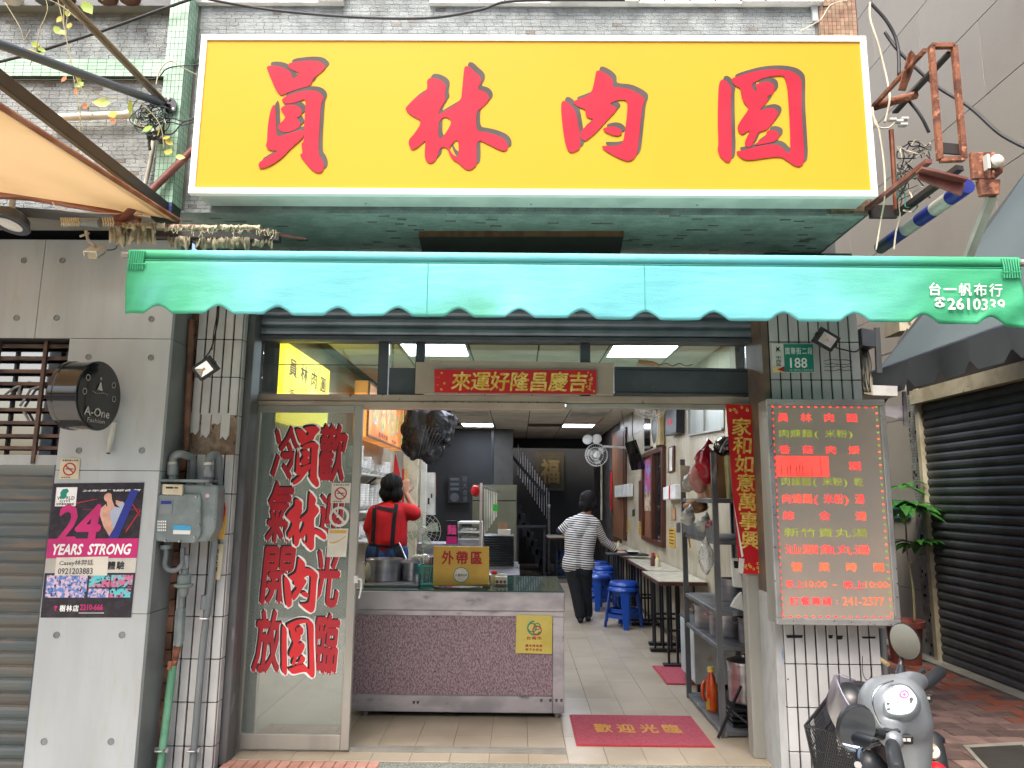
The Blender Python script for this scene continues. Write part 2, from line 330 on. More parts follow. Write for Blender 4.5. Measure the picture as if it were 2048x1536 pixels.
M['terracotta']=mat('terracotta_plastic','#8f4f42',.6,col2='#7b4237'); M['paver']=mat('brick_paver','#77605a',.85,col2='#63504b',s=9,rnd=.5,bump=.3,bs=90,col3='#8b7468',s3=3,lo3=.6,hi3=.8)
M['paver_o']=mat('orange_paver','#84594b',.85,col2='#8f4a33',s=9,rnd=.15,bump=.3); M['paver_g']=mat('paver_bed','#4a403b',.95,bump=.3)
M['kerb']=mat('kerb_stone','#8d8a80',.9,bump=.3); M['terrazzo']=mat('grey_terrazzo','#8f928b',.6,col2='#5d625c',s=120,lo=.45,hi=.55)
M['pink_step']=mat('pink_step_tile','#b98b7c',.6,col2='#a87768',s=8,rnd=.1)
M['silver']=mat('silver_scooter_paint','#80868b',.4,.4,col2='#767b80',coat=.15); M['scooter_dark']=mat('scooter_dark_plastic','#24272c',.45)
M['chrome']=mat('chrome','#d8dade',.08,1); M['mirror']=mat('mirror_glass','#a4acb4',.04,1)
M['dial']=mat('dial_face','#75909c',.3,col2='#8d9fa5',s=9); M['led_face']=mat('led_panel_face','#aca297',.5,col2='#b5a697',s=5)
M['led_red']=mat('led_red',(.9,.05,.05,1),.5,col2=(.9,.09,.05,1),emit=.6); M['led_green']=mat('led_green','#a3ad3f',.5,emit=.3); M['led_amber']=mat('led_amber',(.95,.16,.06,1),.5,emit=.5)
M['green_sign']=mat('teal_address_plate','#1c8a78',.35); M['stripe_blue']=mat('blue_band','#27348c',.4); M['grey_canvas']=mat('grey_canvas','#5f6c70',.8,col2='#566367',s=1.2,trl=.12)
M['dark_canvas']=mat('dark_canvas_valance','#4c5256',.85,col2='#42484c',s=2)
M['cream']=mat('cream_paint','#c8c0a6',.6,col2='#a99f84',s=5,col3='#6a4a34',s3=9,lo3=.68,hi3=.74); M['cream_plastic']=mat('yellowed_plastic','#b8a478',.5)
M['clear_bag']=glassmat('clear_plastic_bag',(.9,.92,.93,1),.15,.25,.25,(.8,.82,.84,1)); M['visor']=glassmat('smoked_visor',(.55,.53,.6,1),.015,.35,.15,(.3,.28,.36,1))
M['glass']=glassmat('window_glass',(.82,.88,.85,1),.09); M['door_glass']=glassmat('door_glass',(.74,.80,.76,1),.14,.02,.26,(.42,.47,.44,1))
M['old_glass']=glassmat('dark_window_glass',(.35,.4,.45,1),.25)
M['curtain']=mat('pale_blue_curtain','#6d8796',.9,col2='#556e7d',s=5,st=(4,1,.2)); M['rag']=mat('torn_canvas','#bdb59c',.95,col2='#9b927a',s=20,bump=.8,bs=50)
M['sack_red']=mat('red_plastic_bag','#b3122c',.3,col2='#8f0f24',s=12,bump=.5,bs=30,trl=.2); M['sack_pink']=mat('pink_plastic_bag','#c4908c',.35,bump=.5,bs=30,trl=.3); M['sack_white']=mat('white_plastic_bag','#c9c8c4',.35,bump=.7,bs=40,trl=.3)
M['cardboard']=mat('cardboard','#a47d5c',.85,col2='#946f50'); M['fan_green']=glassmat('pale_green_fan',(.75,.83,.7,1),.06,.3,.45,(.55,.66,.48,1)); M['fan_clear']=glassmat('clear_fan_blade',(.85,.87,.88,1),.15,.2,.3,(.7,.72,.72,1))
M['bowl']=mat('white_bowl','#cfccc4',.25); M['green_tag']=mat('green_paper','#2fb83c',.6); M['orange_juice']=mat('orange_detergent','#b33a12',.25,col2='#c65a1a',s=9)
M['stair']=mat('stair_dark','#23252a',.7); M['noodle']=mat('pink_neon','#8a2a52',.5,emit=.5); M['blue_paint']=mat('blue_spray','#2a78b8',.6,col2='#7fb0d0',s=8)

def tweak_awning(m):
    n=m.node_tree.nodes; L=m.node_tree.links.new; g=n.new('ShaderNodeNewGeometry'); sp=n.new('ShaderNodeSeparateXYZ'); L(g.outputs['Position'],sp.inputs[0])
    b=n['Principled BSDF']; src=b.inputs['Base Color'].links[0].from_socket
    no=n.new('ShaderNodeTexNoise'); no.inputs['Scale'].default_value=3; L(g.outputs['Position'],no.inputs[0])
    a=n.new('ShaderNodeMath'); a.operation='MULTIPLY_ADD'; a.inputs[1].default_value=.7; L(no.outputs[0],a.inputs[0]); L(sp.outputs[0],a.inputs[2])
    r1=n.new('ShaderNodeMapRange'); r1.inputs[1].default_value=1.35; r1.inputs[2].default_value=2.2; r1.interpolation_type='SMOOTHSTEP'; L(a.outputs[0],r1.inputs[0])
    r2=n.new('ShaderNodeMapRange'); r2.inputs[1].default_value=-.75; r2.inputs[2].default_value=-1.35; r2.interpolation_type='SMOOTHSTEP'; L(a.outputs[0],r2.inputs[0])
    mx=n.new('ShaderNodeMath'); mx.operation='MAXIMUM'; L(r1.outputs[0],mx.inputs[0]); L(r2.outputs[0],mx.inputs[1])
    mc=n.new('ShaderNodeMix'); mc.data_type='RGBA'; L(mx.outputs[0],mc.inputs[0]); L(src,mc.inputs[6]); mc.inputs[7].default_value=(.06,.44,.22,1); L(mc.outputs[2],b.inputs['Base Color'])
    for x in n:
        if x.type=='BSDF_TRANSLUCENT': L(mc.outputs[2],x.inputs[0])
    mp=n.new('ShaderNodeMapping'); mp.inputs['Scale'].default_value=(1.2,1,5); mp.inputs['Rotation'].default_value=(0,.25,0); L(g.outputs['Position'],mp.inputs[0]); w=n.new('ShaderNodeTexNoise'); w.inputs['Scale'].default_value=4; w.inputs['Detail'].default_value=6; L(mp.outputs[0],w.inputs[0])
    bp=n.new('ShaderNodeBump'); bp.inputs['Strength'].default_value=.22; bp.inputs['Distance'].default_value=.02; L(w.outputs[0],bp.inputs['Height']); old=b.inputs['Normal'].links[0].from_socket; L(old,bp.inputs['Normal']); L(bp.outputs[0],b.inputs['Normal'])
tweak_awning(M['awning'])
# ---------------- ground, floor, shell ----------------
SH=0.0
g=G(); g.q((-60,-60,-.14),(60,-60,-.14),(60,60,-.14),(-60,60,-.14)); struct(g.out('ground',M['asphalt']))
g=G(); g.box((-1.75,-.17,-.12),(2.0,12,-.006)); FL=struct(g.out('floor',M['floor_grout']))
tm=boxmesh('floor_tile',.2235,.4475,.012,M['floor_tile'],.0015)
for i in range(15):
    for j in range(19):
        x=-1.62+i*.2255; y=.055+j*.4495
        if x<-1.72 or x>1.75: continue
        inst('floor_tile',tm,(x,y,-.006+random.uniform(-.0006,.0006)),FL)
tm2=boxmesh('floor_tile',.2235,.15,.012,M['floor_tile'],.0015)
g=G(); g.box((-1.62,-.55,-.135),(1.46,-.171,-.006)); KB=struct(g.out('kerb',M['terrazzo']))
pm=boxmesh('step_tile',.058,.3,.012,M['pink_step'])
for i in range(14): inst('step_tile',pm,(-1.6+i*.062,-.335,-.004),KB)
g=G(); g.box((-7,-5.2,-.139),(1.455,-.552,-.1)); struct(g.out('pavement',M['bounce_walk']))  # unseen pale apron added to bounce light up under the awning
# alley pavement
g=G(); g.box((1.46,-3.2,-.139),(4.2,7,-.105)); PV=struct(g.out('pavement',M['paver_g']))
pvm=boxmesh('paver',.291,.139,.02,M['paver'],.003); pvo=boxmesh('paver',.291,.139,.02,M['paver_o'],.003)
cnt=0
for j in range(52):
    y=-2.5+j*.148
    for i in range(9):
        x=1.62+i*.3+(.15 if j%2 else 0)
        if x>4.1: continue
        u0=(x)/(y+4.46)*1420
        if x<2.15 and y>-.4: continue
        if u0<680 or u0>1120: continue
        a=(0,0,0); o=3.7<x<3.95; cnt+=1
        if cnt>300: break
        inst('paver',pvo if o else pvm,(x,y,-.1+random.uniform(-.002,.002)),PV)
g=G(); g.box((4.03,-3,-.14),(4.2,6,-.075)); struct(g.out('kerb',M['kerb']))
q=Q(A(1925,1490,z=-.085),A(2048,1483,z=-.085),A(2110,1560,z=-.085),A(1990,1560,z=-.085))
t=thing('manhole_cover','dark iron drain cover in a pale frame set in the pavement','drain cover',q.p(.5,.5))
g=G(); q.slab(g,0,0,1,1,.02); g.out('frame',M['kerb'],t)
g=G(); q.slab(g,.07,.1,.93,.9,.02,.003); g.out('cover',mat('drain_iron','#3d3a36',.8,.3,bump=.8,bs=60),t)
# interior shell
def wall(name,a,b,m): g=G(); g.box(a,b); return struct(g.out(name,m))
wall('wall_left',(-1.95,.08,-.1),(-1.75,12,3.1),M['wall_int'])
wr=wall('wall_right',(1.72,.08,-.1),(2.0,12,3.1),M['grout'])
pmr=boxmesh('wall_panel',.012,.118,.6,M['wall_int'],.002)
for j in range(60):
    for k in range(5): inst('wall_panel',pmr,(1.715,.3+j*.12,.3+k*.602),wr)
wall('wall_back',(-1.95,12,-.1),(2.0,12.2,3.6),M['wall_shade'])
wall('wall_back_beam',(-1.75,11.1,2.55),(1.71,11.3,3.1),M['wall_shade'])
CE=wall('ceiling',(-1.75,.1,2.765),(1.72,11.2,2.9),M['ceil_grid'])
cm=boxmesh('ceiling_panel',.585,.585,.012,M['ceil'],.002)
lamps=[(-.93,1.63),(.83,1.63),(-1.03,8.4),(.78,8.4),(-.73,3.43),(.47,3.43),(-.73,5.23),(.47,5.23)]
vents=[(-1.03,6.7),(.79,6.64)]
for i in range(6):
    for j in range(19):
        x=-1.33+i*.6 -.0; y=.43+j*.6
        X=-1.62+i*.6+.0
        X=-1.33+(i)*.6
        if X>1.7: continue
        if any(abs(X-a)<.32 and abs(y-b)<.3 for a,b in lamps+vents): continue
        wdt=min(X+.2925,1.7)-(X-.2925)
        inst('ceiling_panel',cm,(X,y,2.758),CE)
def panel_lamp(x,y,on,label,grp):
    x=-1.33+.6*round((x+1.33)/.6); y=.43+.6*round((y-.43)/.6)
    t=thing('ceiling_light' if on else 'ceiling_louvre',label,'ceiling light' if on else 'ceiling vent',(x,y,2.75))
    g=G()
    for a in(-1,1): g.box((x-.29,y+a*.28-.01,2.745),(x+.29,y+a*.28+.01,2.762)); g.box((x+a*.28-.01,y-.27,2.745),(x+a*.28+.01,y+.27,2.762))
    g.out('frame',M['white'],t)
    g=G(); g.box((x-.27,y-.27,2.752),(x+.27,y+.27,2.76)); g.out('diffuser',M['lamp_on'] if on else M['ceil'],t)
    if not on:
        lm=boxmesh('louvre_blade',.54,.004,.02,M['lamp_louvre'],0)
        for k in range(5): inst('louvre_blade',lm,(x,y-.2+k*.1,2.745),t)
panel_lamp(-.93,1.63,1,'lit square ceiling light nearest the street on the left half of the ceiling',0)
panel_lamp(.83,1.63,1,'lit square ceiling light nearest the street on the right half of the ceiling',0)
panel_lamp(-1.03,8.4,1,'distant lit ceiling light on the left, beyond the hanging black bags',0)
panel_lamp(.78,8.4,1,'distant lit ceiling light on the right, above the woman in stripes',0)
for yy,nn in ((3.43,'second'),(5.23,'third')):  # two rows added, unseen behind the head rail, to brighten the room
    for xx,ss in ((-.73,'left'),(.47,'right')): panel_lamp(xx,yy,1,'added unseen ceiling light on the %s, %s row from the street'%(ss,nn),0)
panel_lamp(-1.03,6.7,0,'unlit louvred ceiling panel in front of the distant left light',0)
panel_lamp(.79,6.64,0,'unlit louvred ceiling panel in front of the distant right light',0)
# ---------------- upper facade ----------------
YW=-.86; ZS=2.97
B=thing('shop_building','upper storey clad in pale split-stone bricks above the yellow shop sign','building',(0,YW,ZS))
xr=1.86
g=G(); g.box((-5,YW+.003,ZS+.012),(xr,YW+.3,6.5)); g.out('wall',M['stone_grout'],B)
g=G(); g.box((-1.98,YW+.3,ZS+.012),(xr,-.1,ZS+.15)); g.out('soffit_slab',M['stone_grout'],B)
g=G(); gd=G()
def bricks(g,gd,u0,u1,v0,v1,fn,bw,bh,skip=None,dark=.02):
    j=0; v=v0
    while v<v1:
        u=u0-(bw*.5 if j%2 else 0)-random.random()*bw*.3
        while u<u1:
            L=bw*random.choice((.85,1,1,1,1.1)); a,b=max(u,u0),min(u+L-.0022,u1)
            if b-a>.008 and not(skip and skip((a+b)/2,v)): fn(gd if random.random()<dark else g,a,b,v+.001,min(v+bh,v1)-.001,random.uniform(0,.0018))
            u+=L
        v+=bh; j+=1
def fr(g,a,b,c,d,e):
    y=YW-e; g.q((a,y,c),(b,y,c),(b,y,d),(a,y,d),r=(r:=random.random())); g.q((a,y,d),(b,y,d),(b,YW+.004,d),(a,YW+.004,d),r=r); g.q((b,y,c),(a,y,c),(a,YW+.012,c),(b,YW+.012,c),r=r); g.q((a,y,c),(a,y,d),(a,YW+.012,d),(a,YW+.012,c),r=r); g.q((b,y,d),(b,y,c),(b,YW+.012,c),(b,YW+.012,d),r=r)
gx0=A(345,200,y=YW).x; 
bricks(g,gd,-1.80,1.63,ZS,4.42,fr,.052,.0225,lambda x,z:3.15<z<3.8 and -1.5<x<1.55)
zt=A(200,14,y=YW).z; bandt=A(200,126,y=YW).z; bandb=A(200,160,y=YW).z
bricks(g,gd,-3.3,-1.83,bandt,zt,fr,.055,.0235); bricks(g,gd,-3.3,-1.83,ZS,bandb,fr,.055,.0235)
struct(g.out('stone_cladding',M['stone'],B),'stuff'); struct(gd.out('dark_stone_bricks',M['stone_dark'],B),'stuff')
g=G(); gd=G()
def fs(g,a,b,c,d,e):
    z=ZS-e; r=random.random(); g.q((a,c,z),(a,d,z),(b,d,z),(b,c,z),r=r); g.q((a,c,z),(b,c,z),(b,c,ZS+.012),(a,c,ZS+.012),r=r); g.q((a,d,z),(a,d,ZS+.012),(b,d,ZS+.012),(b,d,z),r=r)
bricks(g,gd,-1.95,xr-.03,YW,-.12,fs,.06,.022,None,.05)
struct(g.out('soffit_cladding',M['soffit_stone'],B),'stuff'); struct(gd.out('dark_soffit_bricks',M['stone_dark'],B),'stuff')
# mosaics
def mosaic(g,x0,x1,z0,z1,y,tw,th,gap=.002,axis='y',skip=None):
    nx=max(1,round((x1-x0)/tw)); nz=round((z1-z0)/th); a=(x1-x0)/nx; b=(z1-z0)/nz
    for i in range(nx):
        for k in range(nz):
            if skip and skip(i,k): continue
            X0,X1,Z0,Z1=x0+i*a+gap/2,x0+(i+1)*a-gap/2,z0+k*b+gap/2,z0+(k+1)*b-gap/2; r=random.random(); e=random.uniform(0,.0012)
            if axis=='y':
                g.q((X0,y-e,Z0),(X1,y-e,Z0),(X1,y-e,Z1),(X0,y-e,Z1),r=r); g.q((X0,y-e,Z1),(X1,y-e,Z1),(X1,y+.004,Z1),(X0,y+.004,Z1),r=r); g.q((X0,y-e,Z0),(X0,y-e,Z1),(X0,y+.004,Z1),(X0,y+.004,Z0),r=r)
            else:
                g.q((y+e,X0,Z0),(y+e,X1,Z0),(y+e,X1,Z1),(y+e,X0,Z1),r=r); g.q((y+e,X0,Z1),(y+e,X1,Z1),(y-.004,X1,Z1),(y-.004,X0,Z1),r=r)
YP=-.96; px0=A(337,50,y=YP).x; px1=A(376,50,y=YP).x; pz0=A(345,436,y=YP).z; pzb=A(345,405,y=YP).z
g=G(); g.box((px0,YP+.004,pz0),(px1-.004,YW,4.7)); g.out('pilaster_core',M['mosaic_grout'],B)
g=G(); mosaic(g,px0,px1,pzb,4.55,YP,.0225,.036); mosaic(g,YP,YW,pzb,4.55,px1,.0225,.036,axis='x')
g2=G(); g2.box((-3.4,YW-.032,bandb),(px0-.001,YW-.001,bandt)); g2.out('band_core',M['mosaic_grout'],B)
mosaic(g,-3.4,px0-.002,bandb,bandt,YW-.036,.05,.0225)
for x in range(70): g.q((-3.4+x*.024,YW-.036,bandt),(-3.4+x*.024+.022,YW-.036,bandt),(-3.4+x*.024+.022,YW,bandt+.002),(-3.4+x*.024,YW,bandt+.002))
struct(g.out('green_mosaic_tiles',M['green_mosaic'],B),'stuff')
g=G(); mosaic(g,px0,px1,pz0,pzb-.001,YP,.0225,.03); struct(g.out('blue_mosaic_tiles',M['blue_mosaic'],B),'stuff')
g=G(); mosaic(g,1.655,xr,ZS+.02,4.75,YW-.012,.024,.024,skip=lambda i,k:random.random()<.03); mosaic(g,YW-.01,YW+.28,ZS+.02,4.75,xr+.004,.024,.024,axis='x')
struct(g.out('brown_mosaic_tiles',M['brown_mosaic'],B),'stuff')
g=G(); g.box((1.65,YW-.008,ZS+.01),(xr,YW+.011,4.75)); g.out('pilaster_core',M['render_old'],B)
g=G(); g.box((1.615,YW-.02,4.1),(1.645,YW,4.75)); g.out('trim_strip',M['concrete'],B)
# windows at top edge
zw=A(1000,13,y=YW).z
for (ua,ub) in ((395,640),(860,1100),(1275,1480)):
    xa,xb=A(ua,5,y=YW).x,A(ub,5,y=YW).x; wn=G(); z1=zw+.9
    wn.box((xa,YW-.03,zw-.0),(xb,YW+.02,zw+.03)); wn.box((xa,YW-.03,z1),(xb,YW+.02,z1+.04)); wn.box((xa,YW-.03,zw+.031),(xa+.03,YW+.02,z1-.001)); wn.box((xb-.03,YW-.03,zw+.031),(xb,YW+.02,z1-.001))
    wo=wn.out('window',M['white'],B); gg=G(); gg.box((xa+.03,YW-.012,zw+.03),(xb-.03,YW-.006,z1)); gg.out('pane',glassmat('teal_glass',(.5,.75,.75,1),.2,.1,.5,(.3,.55,.56,1)),wo)
    gg=G(); k=xa
    while k<xb: gg.tube([(k,YW-.05,zw),(k+.14,YW-.05,zw+.2)],.004,5); gg.tube([(k+.14,YW-.055,zw),(k,YW-.055,zw+.2)],.004,5); k+=.14
    gg.out('grille',M['dark_steel'],wo)
for (ua,ub) in ((640,690),(1100,1275),(1480,1640)):
    g=G(); g.box((A(ua,5,y=YW).x+.002,YW-.05,zw),(A(ub,5,y=YW).x-.002,YW+.01,zw+.9)); g.out('window_pier',M['white'],B)
# wall below soffit behind awning, shutter housing
g=G(); g.box((-1.66,.05,2.58),(1.55,.3,2.98)); g.out('lintel',M['soffit_stone'],B)
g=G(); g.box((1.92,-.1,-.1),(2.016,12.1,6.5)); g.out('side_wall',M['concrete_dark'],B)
bx=Q(A(838,474,z=2.94),A(1247,474,z=2.94),A(1240,508,z=2.94),A(845,508,z=2.94))
t=thing('soffit_box','long brown board fixed under the stone soffit above the awning','board',bx.p(.5,.5)); g=G(); g.prism([bx.p(0,0),bx.p(1,0),bx.p(1,1.6),bx.p(0,1.6)],(0,0,.028)); g.out('board',mat('brown_board','#3f3a38',.6),t); g=G(); g.prism([bx.p(0,-.06),bx.p(1,-.06),bx.p(1,-.002),bx.p(0,-.002)],(0,0,.03)); g.out('front_lip',M['wood_light'],t)
# ---------------- tiled columns ----------------
def column(x0,x1,yf,label,zphase,missing,grimy):
    t=thing('tiled_column',label,'column',((x0+x1)/2,yf,-.13))
    g=G(); g.box((x0+.004,yf+.009,-.13),(x1-.004,.35,ZS-.012)); g.out('core',M['grout'],t)
    n=round((x1-x0)/.0575); w=(x1-x0)/n; me=boxmesh('tile',w-.0095,.012,.2225,M['white_tile'],.002); ms=boxmesh('tile',.012,.05,.223,M['white_tile'],.002)
    z=zphase
    while z>-.1: z-=.228
    k=0
    while z<ZS:
        hz=.223; zc=z+.114
        if zc>ZS-.1: break
        for i in range(n):
            xc=x0+(i+.5)*w
            if missing(xc,zc): continue
            inst('tile',me,(xc,yf+.004+random.uniform(-.0008,.0008),zc),t)
        side=x1-.004 if x1<0 else x0+.004
        if zc<1.02 or x1<0: inst('tile',ms,(side+(.0 if x1<0 else -.0),yf+.04,zc),t); 
        z+=.228; k+=1
    return t
YC=-.32
lx0=A(394,650,y=YC).x; lx1=A(487,650,y=YC).x; lx0=-1.93;
zc1=A(430,679,y=YC).z
me_h=A(430,826,y=YC).z; me_l=A(430,905,y=YC).z
tc=column(lx0,lx1,YC,'left column of long white tiles with patches fallen off, behind the gas meter',zc1,lambda x,z: me_l<z<me_h-.02 and not(x<lx0+.12 and z>me_h-.1),0)
g=G(); g.box((lx0,YC+.002,me_l-.05),(lx1,YC+.008,me_h)); g.out('exposed_render',M['render_old'],tc)
# broken remnants hanging on
gm=G()
for i,(xx,zz,hh) in enumerate([(lx0+.03,me_h,.13),(lx0+.095,me_h,.15),(lx0+.155,me_h,.07),(lx0+.21,me_h,.16)]):
    gm.prism([(xx-.026,YC-.004,zz),(xx+.026,YC-.004,zz),(xx+.026,YC-.004,zz-hh*.8),(xx+.008,YC-.004,zz-hh),(xx-.012,YC-.004,zz-hh*.86),(xx-.026,YC-.004,zz-hh*.95)],(0,.01,0))
gm.out('broken_tile',M['white_tile'],tc)
g=G(); z=-.1; 
em=boxmesh('edge_tile',.05,.03,.085,M['brick_brown'],.004)
while z<ZS: inst('edge_tile',em,(lx0-.03,YC+.02+random.uniform(-.008,.004),z+.045),tc,scale=(random.uniform(.8,1.1),1,1)); z+=.09
rx0=A(1536,650,y=YC).x; rx1=A(1716,650,y=YC).x; rx0=1.485
zc2=A(1600,684,y=YC).z
tc2=column(rx0,2.02,YC,'right column of long white tiles carrying the red LED menu board',zc2,lambda x,z:False,0)
g=G(); g.box((rx0-.04,YC+.01,.95),(rx0-.002,-.02,2.9)); g.out('side_panel',mat('brown_grey_panel','#5f534c',.6,col2='#7a6553',s=6),tc2)
g=G(); g.box((rx0-.042,YC+.01,-.12),(rx0-.002,-.02,.948)); g.out('side_panel',mat('chipped_white_paint','#b0b2b3',.7,col2='#9c9e9f',s=8,lo=.3,hi=.8,col3='#2a78b8',s3=2.0,lo3=.6,hi3=.66,st=(2,2,1)),tc2)
# tape scraps and scribble on right column
g=G(); 
for (u0,u1,v0,v1) in ((1572,1606,1270,1276),(1656,1666,1270,1277),(1673,1686,1271,1279),(1723,1752,1273,1277),(1574,1578,1357,1361)): 
    qq=Qp(YC-.004,(u0,v0),(u1,v0),(u1-2,v1),(u0+2,v1)); qq.rect(g,0,0,1,1,.001)
g.out('tape_scrap',M['black_ink'],tc2)
g=G(); g.tube(spl([A(u,v,y=YC-.004) for u,v in((1725,1312),(1725,1340),(1729,1355),(1736,1360),(1742,1352),(1743,1335))]),.0018,4)
for v in (721,727,733,740): g.tube(spl([A(u,v+random.uniform(-2,2),y=YC-.004) for u in range(1648,1705,8)]),.0015,4)
g.out('marker_scribble',M['black_ink'],tc2)
# ---------------- left neighbour: concrete front ----------------
YN=-.55; xn=-1.97
NB=thing('neighbour_building','fair-faced concrete shop front with tie holes on the left','building',(xn-.6,YN,-.13))
def zv(u,v,y=YN): return A(u,v,y=y).z
def xv(u,v,y=YN): return A(u,v,y=y).x
zt=2.93; zj1=zv(200,677); zj2=zv(230,941); zj3=zv(200,1227); xw=xv(137,700); xs=xv(88,1100); xj=xv(80,580)
g=G(); g.box((-5,YN+.012,-.13),(xn-.004,.2,-.12)); g.box((-5,YN+.012,zj1),(xn-.006,.2,zt)); g.box((xw+.004,YN+.012,-.12),(xn-.006,.2,zj1)); g.out('core',M['joint'],NB)
for a,b,c,d in ((-5,xj-.0015,zj1+.0015,zt),(xj+.0015,xn,zj1+.0015,zt),(xw,xn,zj2+.0015,zj1-.0015),(xw,xn,zj3+.0015,zj2-.0015),(xw,xn,-.13,zj3-.0015)):
    G().box((a,YN,c),(b,YN+.03,d)).out('concrete_panel',M['concrete'],NB,bev=.0015)
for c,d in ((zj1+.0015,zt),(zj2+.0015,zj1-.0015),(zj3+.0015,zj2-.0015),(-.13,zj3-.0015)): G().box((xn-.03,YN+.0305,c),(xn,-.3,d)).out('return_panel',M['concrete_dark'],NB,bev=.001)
th=G().lathe((0,0,0),[(.017,0),(.017,-.003),(.0145,-.003),(.0145,0),(.012,.001)],20,ax=(0,1,0)); mt=bpy.data.meshes.new('tie_hole'); mt.from_pydata([tuple(p) for p in th.v],[],th.f); mt.materials.append(mat('tie_hole_grey','#868b8c',.8))
for u,v in ((48,521),(125,521),(33,636),(113,636),(303,638),(177,714),(302,715),(158,901),(284,901),(113,1270),(244,1270),(88,1483),(222,1483)):
    inst('tie_hole',mt,A(u,v,y=YN-.0005),NB)
# dark recess above concrete, under the neighbour awning
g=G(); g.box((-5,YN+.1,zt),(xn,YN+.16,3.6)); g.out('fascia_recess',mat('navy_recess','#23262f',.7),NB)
# left rolling shutter + grilled window
YL=YN+.1
SL=thing('rolling_shutter','weathered green-grey rolling shutter closed at the lower left','shutter',(-3,YL,-.13))
zs=zv(60,930,YL)
hs=.068; n=int((zs+.12)/hs); g0=G()
def slat(g,x0,x1,y,h,d=.012):
    prof=[(0,0),(-d*.6,h*.12),(-d,h*.35),(-d,h*.65),(-d*.6,h*.85),(0,h*.9),(0,h)]
    pts=[V((x0,y+a,b)) for a,b in prof]; pe=[V((x1,y+a,b)) for a,b in prof]
    for i in range(len(prof)-1): g.q(pts[i],pe[i],pe[i+1],pts[i+1])
    return g
sg=slat(G(),0,xw-.03+4.9,0,hs); sm=bpy.data.meshes.new('slat'); sm.from_pydata([tuple(p) for p in sg.v],[],sg.f); sm.materials.append(M['shutter_left'])
for i in range(n): inst('slat',sm,(-4.9,YL,-.12+i*hs),SL)
g=G(); g.box((xw-.04,YL-.05,-.13),(xw-.001,YL+.03,zs)); g.out('guide',M['dark_steel'],SL)
g=G(); g.box((-4.9,YL-.03,zs+.0),(xw-.002,YL+.02,zs+.055)); g.out('lintel_bar',M['concrete'],SL)
WN=thing('barred_window','window behind rusty bars above the left rolling shutter','window',(-2.9,YL,zs+.1))
za=zs+.056; zb=zj1-.002
g=G(); g.box((-4.9,YL+.05,za),(xw-.001,YL+.06,zb)); g.out('pane',M['old_glass'],WN)
g=G(); 
for k in range(60):
    x=-4.6+k*.04; g.q((x,YL+.12+.015*math.sin(k*1.7),za),(x+.04,YL+.12+.015*math.sin(k*1.7+1.7),za),(x+.04,YL+.12+.015*math.sin(k*1.7+1.7),za+.42),(x,YL+.12+.015*math.sin(k*1.7),za+.42))
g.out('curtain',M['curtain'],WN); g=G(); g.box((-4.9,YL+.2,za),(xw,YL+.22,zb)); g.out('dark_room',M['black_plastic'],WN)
bmh=G().box((-4.9,-.012,-.009),(xw-.005,.012,.009)); bh=bpy.data.meshes.new('bar'); bh.from_pydata([tuple(p) for p in bmh.v],[],bmh.f); bh.materials.append(M['bar_brown'])
for v in (693,717,743,768,794,820,846,872,896): inst('bar',bh,(0,YL-.01,zv(60,v,YL)),WN)
for x in (xv(88,800,YL),xv(0,800,YL)-.02): G().box((x-.01,YL-.04,za-.05),(x+.01,YL-.022,zb)).out('upright',M['bar_brown'],WN)
g=G(); g.tube([A(34,795,y=YL+.04),A(42,768,y=YL+.04),A(60,764,y=YL+.04)],.006,6)
for pts in (((10,790),(25,778),(42,768)),((40,812),(62,778),(90,770)),((45,818),(60,845))): g.tube([A(u,v,y=YL+.03) for u,v in pts],.007,6)
g.out('white_arms',M['white'],WN)  # bent white tubes set just in front of the pane
# ---------------- right neighbour wall across the alley ----------------
XR=4.2
GW=thing('granite_wall','tall speckled granite side wall across the alley on the right','wall',(XR,4,-.13))
g=G(); g.box((XR+.012,-4,-.13),(XR+.4,8,11)); g.out('core',M['joint'],GW)
yA=A(1862,1000,x=XR).y; zTop=A(2048,735,x=XR).z
zz=[-.12,.55,1.42,2.35,zTop+.3,3.6,4.35,5.1,5.85,6.6,7.4,8.2,9.0,10,11]
for i in range(len(zz)-1):
    y=-3.9+(.9 if i%2 else 0)-.9
    while y<8:
        y1=y+(1.8 if i>3 else 2.6); a=max(y,-3.9); 
        if zz[i]<zTop+.2 and a<yA+.31: a=yA+.31
        if y1>a+.05: G().box((XR,a,zz[i]+.003),(XR+.02,y1-.005,zz[i+1]-.003)).out('granite_slab',M['granite'],GW,bev=.002)
        y=y1
g=G(); mosaic(g,yA+.065,yA+.3,-.1,2.6,XR-.004,.03,.03,axis='x',skip=lambda i,k:random.random()<.08); 
for f in range(len(g.v)): g.v[f]=V((2*(XR-.004)-g.v[f].x,g.v[f].y,g.v[f].z))
struct(g.out('grey_mosaic_tiles',mat('grey_mosaic','#a5a69e',.4,rnd=.25,attr='rnd',col2='#7d7c75'),GW),'stuff')
SR=thing('rolling_shutter','black rolling shutter closed on the right side of the alley','shutter',(XR,yA-1.5,-.1))
n=int((zTop+.05)/.085); sg=slat(G(),0,yA+3.4,0,.085,.02); sr=bpy.data.meshes.new('slat'); sr.from_pydata([(p.y,p.x,p.z) for p in sg.v],[],sg.f); sr.materials.append(M['shutter_black'])
for i in range(n): inst('slat',sr,(XR-.0,-3.4,-.08+i*.085),SR)
g=G(); g.box((XR-.06,yA,-.1),(XR-.003,yA+.06,zTop+.05)); g.out('door_post',M['cream'],SR)
g=G(); g.box((XR-.1,-3.4,-.08+n*.085),(XR-.003,yA+.06,-.08+n*.085+.14)); g.out('shutter_head',M['cream'],SR)

